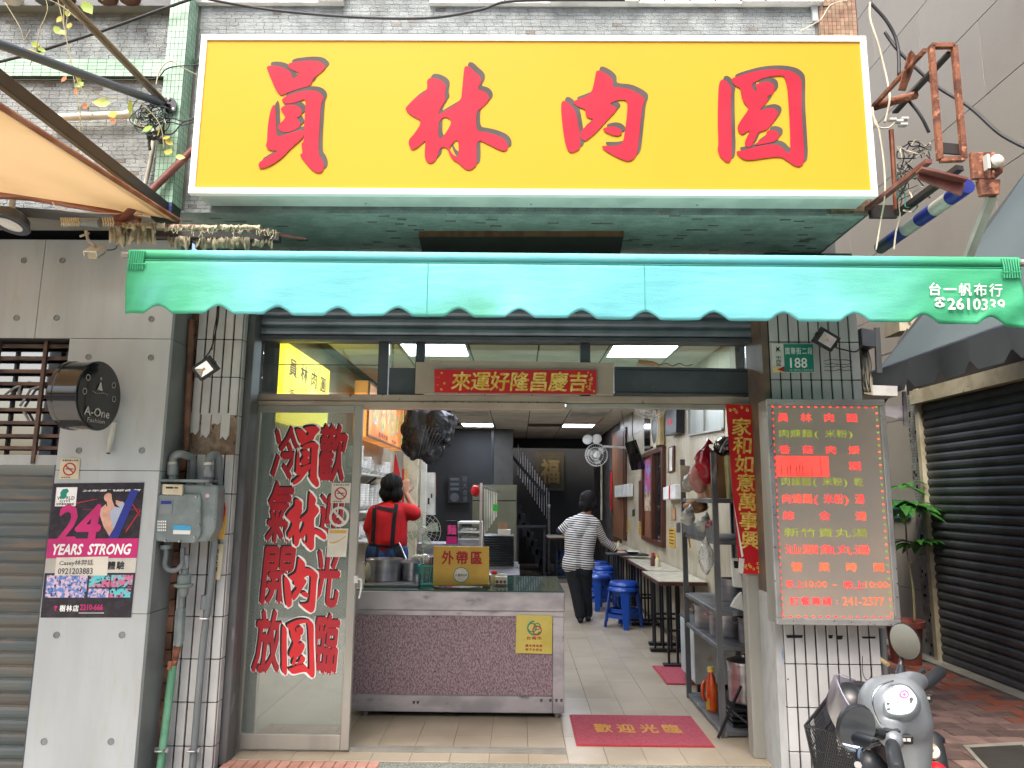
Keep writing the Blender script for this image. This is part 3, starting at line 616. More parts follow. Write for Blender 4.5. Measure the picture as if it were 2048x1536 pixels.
# ---------------- street side opposite (behind the camera, seen in reflections) ----------------
om=[mat('opposite_render','#a8a398',.9),mat('opposite_tile','#8c8f92',.8),mat('opposite_cream','#b5aa94',.9)]
wm=mat('opposite_window','#2a3036',.2)
for i,(x0,x1,h) in enumerate(((-14,-5.2,9.5),(-5,3.6,7.5),(3.8,13,10.5))):
    t=thing('opposite_building',('tall plain building opposite, far left','low tiled building directly opposite the shop','tall cream building opposite, far right')[i],'building',((x0+x1)/2,-17,-.14)); G().box((x0,-21,-.14),(x1,-17,h)).out('wall',om[i],t)
    wmh=boxmesh('window',1.5,.08,1.3,wm,0)
    z=4.2
    while z<h-.8:
        x=x0+1.4
        while x<x1-1: inst('window',wmh,(x,-16.98,z),t); x+=2.3
        z+=3
    G().box((x0+.4,-17.05,-.1),(x1-.4,-16.99,2.7)).out('shop_shutter',wm,t)
# ---------------- main sign ----------------
YS=-1.06
q=Qp(YS,(402,73),(1732,70),(1753,389),(379,391))
x0,x1=(q.c[0].x+q.c[3].x)/2,(q.c[1].x+q.c[2].x)/2; z1=(q.c[0].z+q.c[1].z)/2; z0=(q.c[2].z+q.c[3].z)/2
S=thing('shop_sign','big yellow shop sign with four red brush characters in a white frame','sign',((x0+x1)/2,YS,z0))
q=Q((x0,YS,z1),(x1,YS,z1),(x1,YS,z0),(x0,YS,z0))
G().box((x0+.02,YS+.012,z0+.012),(x1-.02,YW-.012,z1-.01)).out('sign_box',M['sign_box'],S,bev=.004)
fw=.03
g=G(); g.box((x0,YS-.006,z1-fw),(x1,YS+.03,z1)); g.box((x0,YS-.006,z0),(x1,YS+.03,z0+fw)); g.box((x0,YS-.0055,z0+fw),(x0+fw,YS+.03,z1-fw)); g.box((x1-fw,YS-.0055,z0+fw),(x1,YS+.03,z1-fw)); g.out('frame',M['sign_white'],S)
g=G(); g.box((x0+fw-.002,YS+.002,z0+fw-.002),(x1-fw+.002,YS+.01,z1-fw+.002)); g.out('sign_sheet',M['sign_yellow'],S)
g=G()
for f in (.25,.5,.75): g.ball((x0+(x1-x0)*f,YW-.06,z0+.011),.006,6,4)
struct(g.out('rivet',M['steel'],S),'stuff')
STR={'員':[200/1182,(500,100),[
 [[(195,200),(250,185),(330,190),(420,220),(490,270),(505,345),(550,320),(585,275),(555,260),(500,240),(450,200),(455,165),(520,145),(700,125),(820,135),(880,180),(900,220),(740,345),(735,390),(700,430),(600,455),(480,495),(420,520),(365,545),(310,480),(270,390),(215,260)]],
 [[(375,590),(430,545),(560,500),(700,475),(800,490),(860,540),(870,590),(840,640),(830,800),(805,1240),(850,1290),(880,1370),(860,1440),(810,1460),(740,1430),(660,1340),(590,1250),(600,1230),(625,1230),(605,1100),(635,1100),(640,900),(655,700),(660,580),(600,600),(520,630),(430,640),(385,620)]],
 [[(365,690),(430,650),(540,650),(600,690),(620,730),(600,790),(545,800),(590,850),(600,900),(560,935),(450,980),(370,970),(330,930),(345,880),(435,800),(370,720)]],
 [[(290,640),(305,700),(310,880),(320,1030),(400,1010),(560,960),(637,940),(640,1030),(560,1100),(460,1190),(380,1280),(250,1370),(130,1410),(100,1380),(110,1330),(180,1290),(280,1230),(345,1190),(250,1195),(195,1160),(190,1120),(205,1090),(210,920),(235,760),(260,680)]]]],
'林':[.15625,(800,110),[
 [[(345,330),(380,295),(440,295),(520,325),(580,370),(590,430),(570,520),(590,570),(550,640),(510,700),(490,775),(545,735),(780,600),(795,450),(820,170),(840,145),(890,150),(960,220),(1030,280),(1045,340),(985,450),(1060,460),(1120,500),(1145,560),(1120,610),(1030,690),(975,740),(975,975),(1060,985),(1180,1010),(1310,1060),(1370,1120),(1385,1190),(1350,1235),(1270,1220),(1120,1140),(975,1075),(985,1380),(960,1440),(880,1485),(800,1440),(755,1385),(680,1350),(640,1290),(610,1200),(560,1175),(500,1210),(480,1310),(430,1380),(370,1390),(320,1340),(315,1240),(330,1090),(280,1140),(210,1200),(150,1220),(110,1150),(115,1080),(180,1020),(290,845),(160,790),(70,710),(75,670),(200,550),(340,465),(350,400)],
  [(625,1185),(752,1055),(750,1308),(700,1295),(655,1250)],[(495,1095),(560,1045),(675,850),(600,795),(545,805),(490,870)]]]],
'肉':[200/1396,(1110,120),[
 [[(80,620),(110,570),(160,580),(240,650),(290,730),(320,880),(345,1040),(355,1210),(330,1260),(230,1305),(170,1260),(130,1120),(95,850)]],
 [[(570,170),(590,150),(640,155),(740,210),(800,270),(810,320),(800,385),(1000,395),(1130,450),(1240,520),(1250,580),(1215,660),(1195,850),(1165,1150),(1140,1330),(1080,1400),(1000,1420),(860,1360),(700,1270),(650,1220),(665,1200),(800,1205),(900,1190),(950,1150),(975,1000),(1000,800),(1015,580),(950,555),(850,570),(750,620),(850,660),(865,700),(740,830),(560,1030),(440,1125),(400,1135),(350,1080),(360,990),(440,920),(550,830),(460,815),(425,780),(425,690),(350,670),(280,630),(245,580),(340,550),(505,480),(550,300)]],
 [[(655,965),(740,935),(840,930),(910,970),(940,1020),(900,1065),(800,1055),(700,1010)]]]],
'圓':[210/1402,(1420,120),[
 [[(115,330),(145,265),(200,270),(260,330),(290,420),(275,500),(280,850),(295,1300),(250,1380),(190,1350),(120,1280),(95,1180),(112,1150),(100,850),(105,520)]],
 [[(275,270),(310,240),(430,200),(650,140),(900,125),(1100,155),(1190,220),(1225,290),(1215,600),(1240,1000),(1260,1350),(1210,1430),(1130,1420),(1030,1350),(945,1290),(700,1315),(550,1345),(430,1330),(350,1250),(350,1220),(450,1210),(650,1150),(850,1125),(940,1150),(1010,1230),(1065,1245),(1070,1150),(1060,800),(1020,220),(900,210),(720,240),(640,275),(540,330),(600,430),(630,400),(590,340),(660,310),(760,285),(840,320),(865,380),(840,460),(750,490),(780,530),(730,600),(640,690),(760,645),(860,650),(910,700),(890,770),(800,890),(740,945),(640,965),(580,1100),(560,1145),(520,1175),(465,1150),(460,1100),(500,1010),(540,940),(490,960),(430,1005),(380,970),(355,890),(450,750),(525,645),(450,580),(415,480),(405,375),(330,350)]],
 [[(742,972),(790,937),(870,945),(920,980),(920,1030),(870,1090),(780,1113),(680,1130),(568,1148),(650,1090),(755,1015)]]]]}
for ch,(k,(ox,oy),st) in STR.items():
    shp=shapes(st); g=G(); gs=G()
    for i,(vs,fs) in enumerate(shp):
        for gg,dx,dy,o in ((g,0,0,.003+i*.0004),(gs,7.5,-8.5,.001+i*.0004)):
            gg.add([V(tuple(A(ox+x*k+dx,oy+y*k+dy,y=YS-0))) +V((0,-o,0)) for x,y in vs],fs)
    g.out('red_character',M['sign_red'],S); gs.out('character_shadow',M['sign_shadow'],S)
# ---------------- green awning ----------------
AL=A(262,510,y=-1.42); AR=A(2034,526,y=-1.56)
AW=thing('awning','green canvas awning with scalloped valance over the shop front','awning',((AL.x+AR.x)/2,AL.y,AL.z-.25))
ax=(AR-AL).normalized(); an=V((ax.y,-ax.x,0)).normalized()
if an.y>0: an=-an
W=(AR-AL).length; g=G(); NX=420; NZ=14
def scal(s):
    pk=[A(u,612,y=-1.42+(u-262)/1772*-.14).x for u in (321,443,560,679,799,920,1040,1163,1290,1425,1564,1702,1840,1975)]
    x=(AL+ax*s).x; d=min(abs(x-p) for p in pk); return max(0,1-(d/.062)**1.6)*.036 if d<.062 else 0
rows=[]
for i in range(NX+1):
    s=W*i/NX; row=[]
    for k in range(NZ+1):
        t=k/NZ; h=.272+(.012 if s>W-.25 else 0)*(s-W+.25)/.25-scal(s); z=-.028-t*(h-.028)
        el=math.exp(-s/.16); er=math.exp(-(W-s)/.3)
        off=.022+.006*math.sin(s*4.1+1)*t+.004*math.sin(s*9.3+t*3)*t+ .006*el*math.sin(s*70+t*5)*t +.012*er*math.sin((W-s)*24-t*9)*t*(1)+.004*math.sin(s*23)*t*t
        off-=.02*t*el
        row.append(AL+ax*s+an*off+V((0,0,z)))
    rows.append(row)
vs=[p for r in rows for p in r]; fs=[(i*(NZ+1)+k,(i+1)*(NZ+1)+k,(i+1)*(NZ+1)+k+1,i*(NZ+1)+k+1) for i in range(NX) for k in range(NZ)]
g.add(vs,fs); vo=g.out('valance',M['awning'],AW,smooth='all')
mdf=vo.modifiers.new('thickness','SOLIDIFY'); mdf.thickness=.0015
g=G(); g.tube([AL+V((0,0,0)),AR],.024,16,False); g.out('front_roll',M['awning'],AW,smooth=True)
g=G(); g.tube([AL-ax*.04,AL],.014,12); g.tube([AR,AR+ax*.08],.016,12); g.out('front_bar',M['alu_grey'],AW)
g=G(); bk=V((0,1,0)); n=40
B0,B1=V((AL.x,-.34,AL.z+.27)),V((AR.x,-.34,AL.z+.27))
for i in range(n):
    a,b=AL+ax*W*i/n,AL+ax*W*(i+1)/n; c,d=B0.lerp(B1,i/n),B0.lerp(B1,(i+1)/n); g.q(a+V((0,0,.02)),b+V((0,0,.02)),d,c)
g.out('canopy',M['canopy'],AW)
g=G(); 
for s in (.98,2.0):
    for k in range(NZ): pass
for u in (883,1315):
    s=W*(u-262)/1772; i=int(s/W*NX)
    g.tube([p+an*.001 for p in rows[i]],.0015,4)
g.tube([AL+V((0,0,-.03))+an*.0235,AR+V((0,0,-.03))+an*.0235],.0018,4)
g.out('seam',M['awning_seam'],AW)
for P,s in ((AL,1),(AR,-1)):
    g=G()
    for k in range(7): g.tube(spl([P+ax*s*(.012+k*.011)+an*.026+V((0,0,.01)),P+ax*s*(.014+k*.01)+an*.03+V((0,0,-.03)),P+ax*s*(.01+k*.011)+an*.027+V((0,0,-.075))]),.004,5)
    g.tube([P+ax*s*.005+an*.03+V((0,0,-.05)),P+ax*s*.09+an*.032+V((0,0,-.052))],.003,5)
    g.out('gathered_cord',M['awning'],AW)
# support arms of the awning
for s in (.35,W-.35):
    p=AL+ax*s; g=G(); g.tube([p,V((p.x,-.34,p.z+.2))],.012,8); g.out('arm',M['alu_grey'],AW)
# lettering printed on the valance
def pl(u,v): 
    s=W*(u-262)/1772; return AL+ax*s
def vq(u0,v0,u1,v1):
    def pt(u,v):
        d=RM@V(((u-1024)/F,-(v-768)/F,-1)); t=(AL+an*.036-CAM).dot(an)/d.dot(an); return CAM+d*t
    return Q(pt(u0,v0),pt(u1,v0),pt(u1,v1),pt(u0,v1))
def onval(p):
    s=(p-AL).dot(ax); z=p.z-AL.z; i=max(0,min(NX-1,s/W*NX)); i0=int(i); r=rows[i0]; r1=rows[min(NX,i0+1)]
    h=[x.z-AL.z for x in r]; 
    for k in range(NZ):
        if h[k]>=z>=h[k+1]:
            f=(h[k]-z)/(h[k]-h[k+1]+1e-9); a=r[k].lerp(r[k+1],f); b=r1[k].lerp(r1[k+1],f); o=a.lerp(b,i-i0); off=(o-AL).dot(an); break
    else: off=.03
    base=AL+ax*s+V((0,0,z)); return base+an*(off+.007)
g=G(); q1=vq(1853,536,2006,566); q1.chars(g,'台一帆布行',0,0,1,1,0,.012,fill=.9)
q2=vq(1894,569,2010,591); q2.text(g,'2610339',0,0,1,1,0,.02)
q3=vq(1866,566,1890,588)
def q3p(pts): g.q(*[q3.p(a,b,0) for a,b in pts])
q3p([(.05,.35),(.2,.1),(.8,.02),(.98,.25),(.8,.36),(.7,.2),(.3,.25),(.25,.42)]); q3p([(.42,.3),(.62,.3),(.62,.45),(.42,.45)])
for k in range(12):
    a,b=k*math.pi/6,(k+1)*math.pi/6; q3p([(.5+.16*math.cos(a),.72+.13*math.sin(a)),(.5+.16*math.cos(b),.72+.13*math.sin(b)),(.5+.42*math.cos(b),.72+.24*math.sin(b)),(.5+.42*math.cos(a),.72+.24*math.sin(a))])
g.v=[onval(p) for p in g.v]; g.out('lettering',M['white_print'],AW)
# ---------------- shop front frame ----------------
YF=0.0
def X(u,v,y=YF): return A(u,v,y=y).x
def Z(u,v,y=YF): return A(u,v,y=y).z
SF=thing('shopfront_frame','aluminium shop front frame with head rail and glazed transom','door frame',(-.05,YF,0))
xl=X(515,800); xrr=X(1506,803); zt1=Z(1000,686); zr1=Z(1000,792); zr0=Z(1000,815)
def bx(name,x0,x1,z0,z1,y0,y1,m,bev=.003,par=None): return G().box((x0,y0,z0),(x1,y1,z1)).out(name,m,par or SF,bev=bev)
bx('head_rail',xl-.02,xrr+.03,zr0+.03,zr1,-.03,.06,M['alu'])
bx('head_rail_lip',xl-.02,X(1130,810),zr0-.015,zr0+.028,-.04,.05,M['alu'])
bx('head_rail_track',X(1132,815),xrr,zr0+.0,zr0+.028,-.02,.05,M['alu_grey'])
bx('top_rail',xl-.02,xrr+.03,zt1,zt1+.03,-.03,.06,M['dark_steel'])
g=G(); 
# posts
pz=Z(1000,686)
rp0=X(1497,1400); rp1=X(1562,1400)
bx('side_post',rp0,rp1-.03,0.001,zr0+.03,-.06,.03,M['alu_grey'])
bx('side_post_edge',rp1-.028,rp1,-.01,3.0,-.20,.03,M['dark_steel'])
bx('side_post',xl-.075,xl-.035,0.001,2.6,-.10,.03,M['dark_steel'])
bx('side_post',xl-.033,xl-.001,0.001,zr0+.028,-.05,.03,M['alu_grey'])
for (ua,ub) in ((758,778),(832,850),(1160,1180),(1492,1510)):
    bx('mullion',X(ua,700),X(ub,700),zr1+.001,zt1-.001,-.015,.04,M['dark_steel'])
for (ua,ub,va) in ((527,757,787),(779,831,735),(851,1159,724),(1181,1491,735)):
    bx('transom_pane',X(ua,700)-.001,X(ub,700)+.001,Z(1000,va),zt1-.002,.008,.012,M['glass'],0)
bx('mid_bead',X(527,729),X(757,729),Z(600,729)-.002,Z(600,729)+.002,0,.006,M['dark_steel'],0)
bx('blank_panel',X(779,740),X(831,740),zr1+.002,Z(800,736),-.005,.006,M['dark_steel'],.001)
g=G(); 
for k in range(9): g.box((X(779,700)+.012,.013,zt1-.02-k*.018),(X(779,700)+.028,.016,zt1-.01-k*.018))
g.out('perforated_strip',M['white'],SF)
bd=Qp(-.035,(832,724),(1228,728),(1227,789),(830,787)); g=G(); bd.slab(g,t=.02); g.out('backing_board',M['alu'],SF)
g=G(); Qp(-.038,(850,720),(1128,724),(1128,730),(850,727)).slab(g,t=.025); Qp(-.038,(1128,724),(1228,726),(1228,732),(1128,731)).slab(g,t=.025); g.out('cable_trunk',M['alu'],SF)
g=G(); Qp(-.03,(1229,733),(1504,737),(1504,790),(1229,788)).slab(g,t=.1); g.out('motor_box',M['dark_steel'],SF,bev=.004)
g=G(); Qp(-.034,(1232,738),(1495,742),(1495,744),(1232,740)).slab(g,t=.002); Qp(-.034,(1232,783),(1495,786),(1495,788),(1232,785)).slab(g,t=.002); g.out('motor_box_groove',M['black_plastic'],SF)
g=G()
for u in (845,868,893,925,940,978,997,1042,1058,1075,1100,1118): g.box((X(u,805,-.045)-.004,-.047,Z(u,807)-.002),(X(u,805,-.045)+.004,-.0405,Z(u,807)+.005))
struct(g.out('rivet',M['wood_light'],SF),'stuff')
g=G(); g.box((X(700,1490),-.03,-.001),(X(1131,1500),.04,.012)); 
for y in (-.02,.0,.02): g.box((X(700,1490),y-.003,.0125),(X(1131,1500),y+.003,.02))
g.out('floor_track',M['alu_grey'],SF)
# tools lying on the motor box
t=thing('hand_tool','wooden handled tool lying on the grey box above the door','tool',A(1290,727,y=.0)); g=G(); g.tube([A(1277,723,y=-.03),A(1305,726,y=-.03),A(1318,730,y=-.03)],[.012,.013,.006],8); g.out('handle',M['cardboard'],t)
g=G(); g.tube(spl([A(u,v,y=-.03) for u,v in ((1318,730),(1332,727),(1345,732),(1358,727),(1372,732),(1385,729))]),.003,5); g.out('wire',M['rust'],t)
# ---------------- rolled shutter above door ----------------
RS=thing('shutter_box','blue-grey roller shutter hanging just below the awning','shutter',(-.05,-.15,2.5))
zsb=Z(1000,683,-.12); sg=slat(G(),X(512,660,-.12),X(1512,660,-.12),0,.062,.018); sm3=bpy.data.meshes.new('slat'); sm3.from_pydata([tuple(p) for p in sg.v],[],sg.f); sm3.materials.append(M['shutter_grey'])
for k in range(7): inst('slat',sm3,(0,-.12,zsb+.03+k*.062),RS)
G().box((X(512,660,-.12),-.14,zsb),(X(1512,660,-.12),-.1,zsb+.028)).out('bottom_bar',M['dark_steel'],RS,bev=.003)
G().box((X(488,700,-.2),-.24,-.01),(X(488,700,-.2)+.075,-.11,2.95)).out('guide_channel',M['steel_track'],RS,bev=.004)
g=G(); g.box((X(515,660,-.2),-.07,zsb+.4),(X(1512,660,-.2),-.05,2.96)); g.out('housing_plate',M['dark_steel'],RS)
# ---------------- sliding door with lettering ----------------
SD=thing('sliding_door','glass sliding door covered with large red shop lettering','door',(-1.33,-.03,0))
dl=A(512,815,y=-.03).x; dr=A(727,817,y=-.03).x; dl=(A(515,812,y=-.03).x+A(462,1490,y=-.03).x)/2; dr=(A(728,815,y=-.03).x+A(697,1495,y=-.03).x)/2
zt_=zr0+.0; fwid=.052; zb=.012
gl=dl+fwid-.012; gr=dr-.05; gt=A(600,825,y=-.03).z; gb=A(580,1468,y=-.03).z
def dbox(n,a,b,c,d,m=M['alu_grey'],y0=-.045,y1=-.01): return G().box((a,y0,c),(b,y1,d)).out(n,m,SD,bev=.003)
dbox('frame_stile',dl,gl,zb,zt_); dbox('frame_stile',gr,dr,zb,zt_); dbox('frame_rail',gl+.001,gr-.001,gt,zt_); dbox('frame_rail',gl+.001,gr-.001,zb,gb)
G().box((gl-.002,-.032,gb-.002),(gr+.002,-.026,gt+.002)).out('glass',M['door_glass'],SD)
g=G(); g.tube(spl([A(713,1158,y=-.06),A(722,1160,y=-.075),A(722,1178,y=-.08),A(718,1196,y=-.06)]),.006,6); g.box(tuple(A(708,1152,y=-.055)),tuple(A(716,1166,y=-.045))); g.out('latch',M['white'],SD)
DY=-.033
out_m=M['white_print']
def doorchar(ch,u0,v0,u1,v1,front):
    o=0.0023 if front else .0
    if ch in STR:
        k,(ox,oy),st=STR[ch]; xs=[x for s in st for x,y in s[0]]; ys=[y for s in st for x,y in s[0]]
        sx=(u1-u0)/(max(xs)-min(xs)); sy=(v1-v0)/(max(ys)-min(ys)); mx,my=min(xs),min(ys)
        A1=shapes(st)
    else:
        vs,fs=glyph(ch,0,0); A1=[([(x+dx,-y+dy) for x,y in vs],fs) for dx,dy in bold(.028)]
        xs=[x for x,y in A1[0][0]]; ys=[y for x,y in A1[0][0]]; sx=(u1-u0)/(max(xs)-min(xs)); sy=(v1-v0)/(max(ys)-min(ys)); mx,my=min(xs),min(ys)
    gr_,gw,gk=G(),G(),G(); d=4 if front else 3
    def m(x,y,dx=0,dy=0): 
        X_=u0+(x-mx)*sx+dx; 
        if ch not in STR: X_+=-(y-my)*sy*.10+3
        return X_,v0+(y-my)*sy+dy
    for j in range(12):
        ca,sa=math.cos(j*math.pi/6)*(4.6 if j%2 else 3),math.sin(j*math.pi/6)*(4.6 if j%2 else 3)
        for i,(vs,fs) in enumerate(A1[:1] if ch not in STR else A1): gw.add([A(*m(x,y,ca-1.5,sa-1.5),y=DY-.0004-o-(j*5+i)*.00002) for x,y in vs],fs)
    for i,(vs,fs) in enumerate(A1):
        gk.add([A(*m(x,y,-d,-d),y=DY-.0019-o-i*.00002) for x,y in vs],fs); gr_.add([A(*m(x,y),y=DY-.0022-o-i*.00002) for x,y in vs],fs)
    gw.out('white_outline',out_m,SD); gk.out('black_edge',M['black_ink'],SD); gr_.out('red_character',M['door_red'] if front else M['dred'],SD)
M['dred']=mat('dark_red_lettering','#b3202e',.4,col2='#a3202e')
for ch,b in (('冷',(550,856,600,958)),('氣',(540,966,588,1084)),('開',(530,1096,588,1206)),('放',(514,1223,566,1344)),('歡',(641,852,694,964)),('迎',(640,985,688,1070)),('光',(630,1097,682,1212)),('臨',(633,1230,679,1346))): doorchar(ch,*b,False)
for ch,b in (('員',(585,852,640,975)),('林',(573,985,653,1102)),('肉',(568,1116,636,1226)),('圓',(563,1238,630,1356))): doorchar(ch,*b,True)
# stickers on the door
def nosmoke(name,label,q,par=None,txt=True,mm='paper',ring='red_ink'):
    t=thing(name,label,'sticker',q.p(.5,1)); g=G(); q.slab(g,t=.0006,o=.0008); g.out('sheet',M[mm],t)
    g=G(); q.disc(g,.5,.52,.33,.0014,24,r2=.26); g.out('red_ring',M[ring],t)
    g=G(); q.poly(g,[(.26,.36),(.31,.32),(.75,.68),(.70,.72)],.002); g.out('red_bar',M[ring],t)
    g=G(); q.rect(g,.3,.49,.66,.535,.0017); q.rect(g,.68,.49,.71,.535,.0017)
    if txt: q.chars(g,'本場所禁止吸菸',.08,.04,.92,.15,.0015,.02); q.chars(g,'違者罰款',.12,.88,.6,.96,.0015,.015)
    g.out('print',M['black_ink'],t); return t
nosmoke('no_smoking_sticker','white no smoking notice at the top right of the glass door',Qp(-.0395,(664,966),(702,966),(699,1006),(661,1006)))
qq=Qp(-.0395,(659,1012),(701,1012),(698,1055),(656,1055)); t=thing('no_smoking_decal','round pale no smoking decal between two square stickers on the glass door','sticker',qq.p(.5,1))
g=G(); qq.disc(g,.5,.5,.48,.001,28,r2=.36); qq.poly(g,[(.2,.28),(.28,.2),(.82,.74),(.74,.82)],.0016); g.out('ring',M['pvc'],t)
qq=Qp(-.0395,(657,1057),(697,1057),(692,1114),(653,1114)); t=thing('payment_sticker','white sticker with yellow band and yellow swoosh low on the glass door','sticker',qq.p(.5,1))
g=G(); qq.slab(g,t=.0006,o=.001); g.out('sheet',M['paper'],t); g=G(); qq.rect(g,.08,.06,.92,.17,.0016)
for k in range(8): a,b=.1+k*.1,.2+k*.1; f=lambda s:.34+.14*math.sin(s*3.6+.6) ; qq.poly(g,[(a,f(a)),(b,f(b)),(b,f(b)+.05),(a,f(a)+.05)],.0017)
g.out('yellow_print',M['yellow_card'],t)
# banners
def banner(name,label,q,text,vert,par=None,a=(.08,.12,.92,.9),off=.02,border=True):
    t=thing(name,label,'banner',q.p(.5,1)); g=G(); q.slab(g,t=.001,o=.002); g.out('paper',M['red_paper'],t)
    g=G(); q.chars(g,text,*a,.004,off,.12,vert=vert,fill=1.02); g.out('gold_characters',M['gold'],t)
    g=G(); random.seed(3)
    for k in range(26):
        aa=random.choice((random.uniform(.01,.07),random.uniform(.93,.99))) if not vert else random.uniform(.1,.9); bb=random.uniform(.1,.9) if not vert else random.choice((random.uniform(.01,.055),random.uniform(.93,.99)))
        W_=(q.c[1]-q.c[0]).length; q.disc(g,aa,bb,(.006 if W_>.5 else .05)*random.uniform(.6,1.3),.003,8,r2=(.003 if W_>.5 else .025))
    g.out('gold_ornament',M['gold'],t); return t
hb=Qp(-.058,(869,739),(1193,740),(1193,788),(869,785))
banner('door_banner','horizontal red paper banner with gold characters above the doorway',hb,'來運好隆昌慶吉',False,a=(.1,.08,.94,.92))
vb=Qp(-.075,(1451,808),(1501,810),(1528,1149),(1478,1147))
t=banner('spring_couplet','tall red paper strip with gold characters hanging on the right door post',vb,'家和如意萬事興',True,a=(.12,.08,.92,.86))
g=G(); vb.chars(g,'富貴平安'[:0]+'',0,0,1,1) if 0 else None
g=G(); cq=Qp(-.08,(1470,1020),(1476,1020),(1487,1150),(1477,1148)); g.q(A(1466,1000,y=-.078),A(1483,1115,y=-.078),A(1487,1112,y=-.082)); g.q(A(1478,1116,y=-.082),A(1489,1118,y=-.082),A(1486,1148,y=-.082),A(1476,1145,y=-.082)); g.out('curled_edge',M['white'],t)
# ---------------- gas meter and pipes on the left column ----------------
YG=-.47
def PT(*uv,y=YG): return [A(u,v,y=y) for u,v in uv]
GM=thing('gas_meter','grey cast gas meter with bolted front plate and cream counter window','gas meter',A(370,1085,y=YG))
def rpoly(q,pts,t,o,name,m,par,bev=.004): g=G(); g.prism([q.p(a,b,o) for a,b in pts],-q.n*t); return g.out(name,m,par,bev=bev)
qf=Qp(YG-.05,(304,985),(404,988),(404,1088),(304,1088))
rpoly(qf,[(.1,.04),(.97,.0),(1,.1),(1,.8),(.86,.98),(.12,.94),(0,.82),(.02,.35),(.06,.1)],.016,.016,'front_plate',M['grey_paint'],GM)
qb=Qp(YG-.05,(310,968),(435,970),(432,1084),(312,1086))
rpoly(qb,[(.05,0),(.98,0),(1,.05),(.98,.75),(.85,.99),(.1,.99),(.04,.8)],.11,-.001,'body',M['grey_paint'],GM,.01)
g=G(); g.box(tuple(A(312,958,y=YG-.06)),tuple(A(436,966,y=YG+.06))); g.out('top_flange',M['grey_paint'],GM,bev=.004)
for a,b in ((.1,.07),(.35,.02),(.62,.03),(.92,.06),(.97,.35),(.97,.62),(.88,.86),(.58,.94),(.3,.93),(.05,.85),(.02,.58),(.06,.3)):
    g=G(); c=qf.p(a,b,.017); g.lathe(c,[(.0001,-.008),(.006,-.007),(.008,0),(.008,.004)],10,ax=-qf.n); g.out('bolt',M['steel'],GM,smooth=True)
cw=Qp(YG-.08,(325,968),(365,969),(364,990),(324,989)); g=G(); cw.slab(g,t=.02); co=g.out('counter_window',M['cream'],GM,bev=.003)
g=G(); cw.rect(g,.18,.25,.55,.42,.001); cw.rect(g,.6,.27,.8,.4,.001); g.out('digits',M['black_ink'],GM)
lq=Qp(YG-.07,(320,1000),(346,1000),(343,1027),(317,1027)); g=G(); lq.slab(g,t=.003); g.out('rating_plate',M['grey_paint2'],GM); g=G(); lq.rect(g,.1,.06,.9,.3,.001); g.out('blue_label',M['stripe_blue'],GM)
lq=Qp(YG-.068,(347,1050),(382,1051),(380,1069),(346,1068)); g=G(); lq.slab(g,t=.001); g.out('white_label',M['white'],GM); g=G(); lq.rect(g,0,0,1,.55,.001); g.out('cyan_label',mat('cyan_label','#3a9cc8',.5),GM)
g=G(); 
for k in range(5):
    for j in range(4): lq2=Qp(YG-.0685,(314,1040),(334,1040),(333,1064),(314,1064)); lq2.rect(g,.05+k*.19,.05+j*.24,.18+k*.19,.2+j*.24)
g.out('printed_text',M['white_print'],GM)
lq=Qp(YG-.052,(411,983),(420,983),(419,1000),(410,1000)); g=G(); lq.disc(g,.5,.5,.45,.001,12); g.out('round_label',mat('pink_label','#d8b8c0',.6),GM)
# pipes
def pipe(name,label,pts,r,m,fit=(),cat='pipe',n=14,group=None,brk=()):
    t=thing(name,label,cat,pts[-1]); g=G(); g.tube(spl(pts,5) if len(pts)>2 else pts,r,n); g.out('tube',m,t,smooth=True)
    for f in fit:
        a,b,k=f[:3]; g=G(); g.tube([a,b],k,n); g.out('fitting',f[3] if len(f)>3 else m,t,smooth=True,)
    for b in brk:
        g=G(); c=b; g.box((c.x-.035,c.y,c.z-.012),(c.x+.035,c.y+.012,c.z+.012)); g.tube([c+V((-.022,.008,0)),c+V((-.018,-.026,0)),c+V((.018,-.026,0)),c+V((.022,.008,0))],.005,6); g.out('bracket',M['steel'],t)
    return t
P=lambda u,v,y=YG:A(u,v,y=y)
pipe('gas_elbow_pipe','grey elbow pipe on the top left of the gas meter',[P(345,962),P(345,935),P(347,915),P(358,908),P(375,912,-.42),P(385,920,-.38),P(384,960,-.36)],.022,M['grey_paint2'],[(P(345,950),P(345,930),.029),(P(345,929),P(345,924),.026,M['pvc'])])
pipe('gas_elbow_pipe','grey elbow pipe on the top right of the gas meter',[P(417,962),P(417,935),P(419,918,-.44),P(428,910,-.4),P(437,920,-.37),P(436,1000,-.36)],.022,M['grey_paint2'],[(P(417,955),P(417,940),.029),(P(417,930),P(417,925),.026,M['pvc'])])
pipe('gas_riser_pipe','long grey pipe running down from behind the gas meter on the right',[P(430,1075,-.37),P(420,1180,-.37),P(405,1300,-.37),P(385,1536,-.37)],.019,M['grey_paint2'],[(P(412,1190,-.37),P(410,1218,-.37),.026)],brk=[P(411,1236,-.372),P(386,1500,-.372)])
pipe('gas_riser_pipe','green painted gas pipe at the foot of the left column',[P(346,1330,-.4),P(320,1540,-.4)],.021,M['green_pipe'],brk=[P(322,1500,-.41)])
t=pipe('gas_valve_pipe','grey gas pipe with regulator and valve hanging under the meter',[P(332,1088),P(332,1110),P(330,1130),P(338,1140),P(352,1140),P(362,1132),P(366,1120,-.45)],.014,M['grey_paint2'],[(P(332,1090),P(332,1098),.03,M['grey_paint'])])
g=G(); g.lathe(P(368,1165,-.44),[(.02,.07),(.02,.045),(.036,.04),(.036,-.005),(.05,-.008),(.05,-.02),(.03,-.03),(.026,-.062),(.018,-.075)],18); g.out('regulator',M['grey_paint'],t,smooth=True)
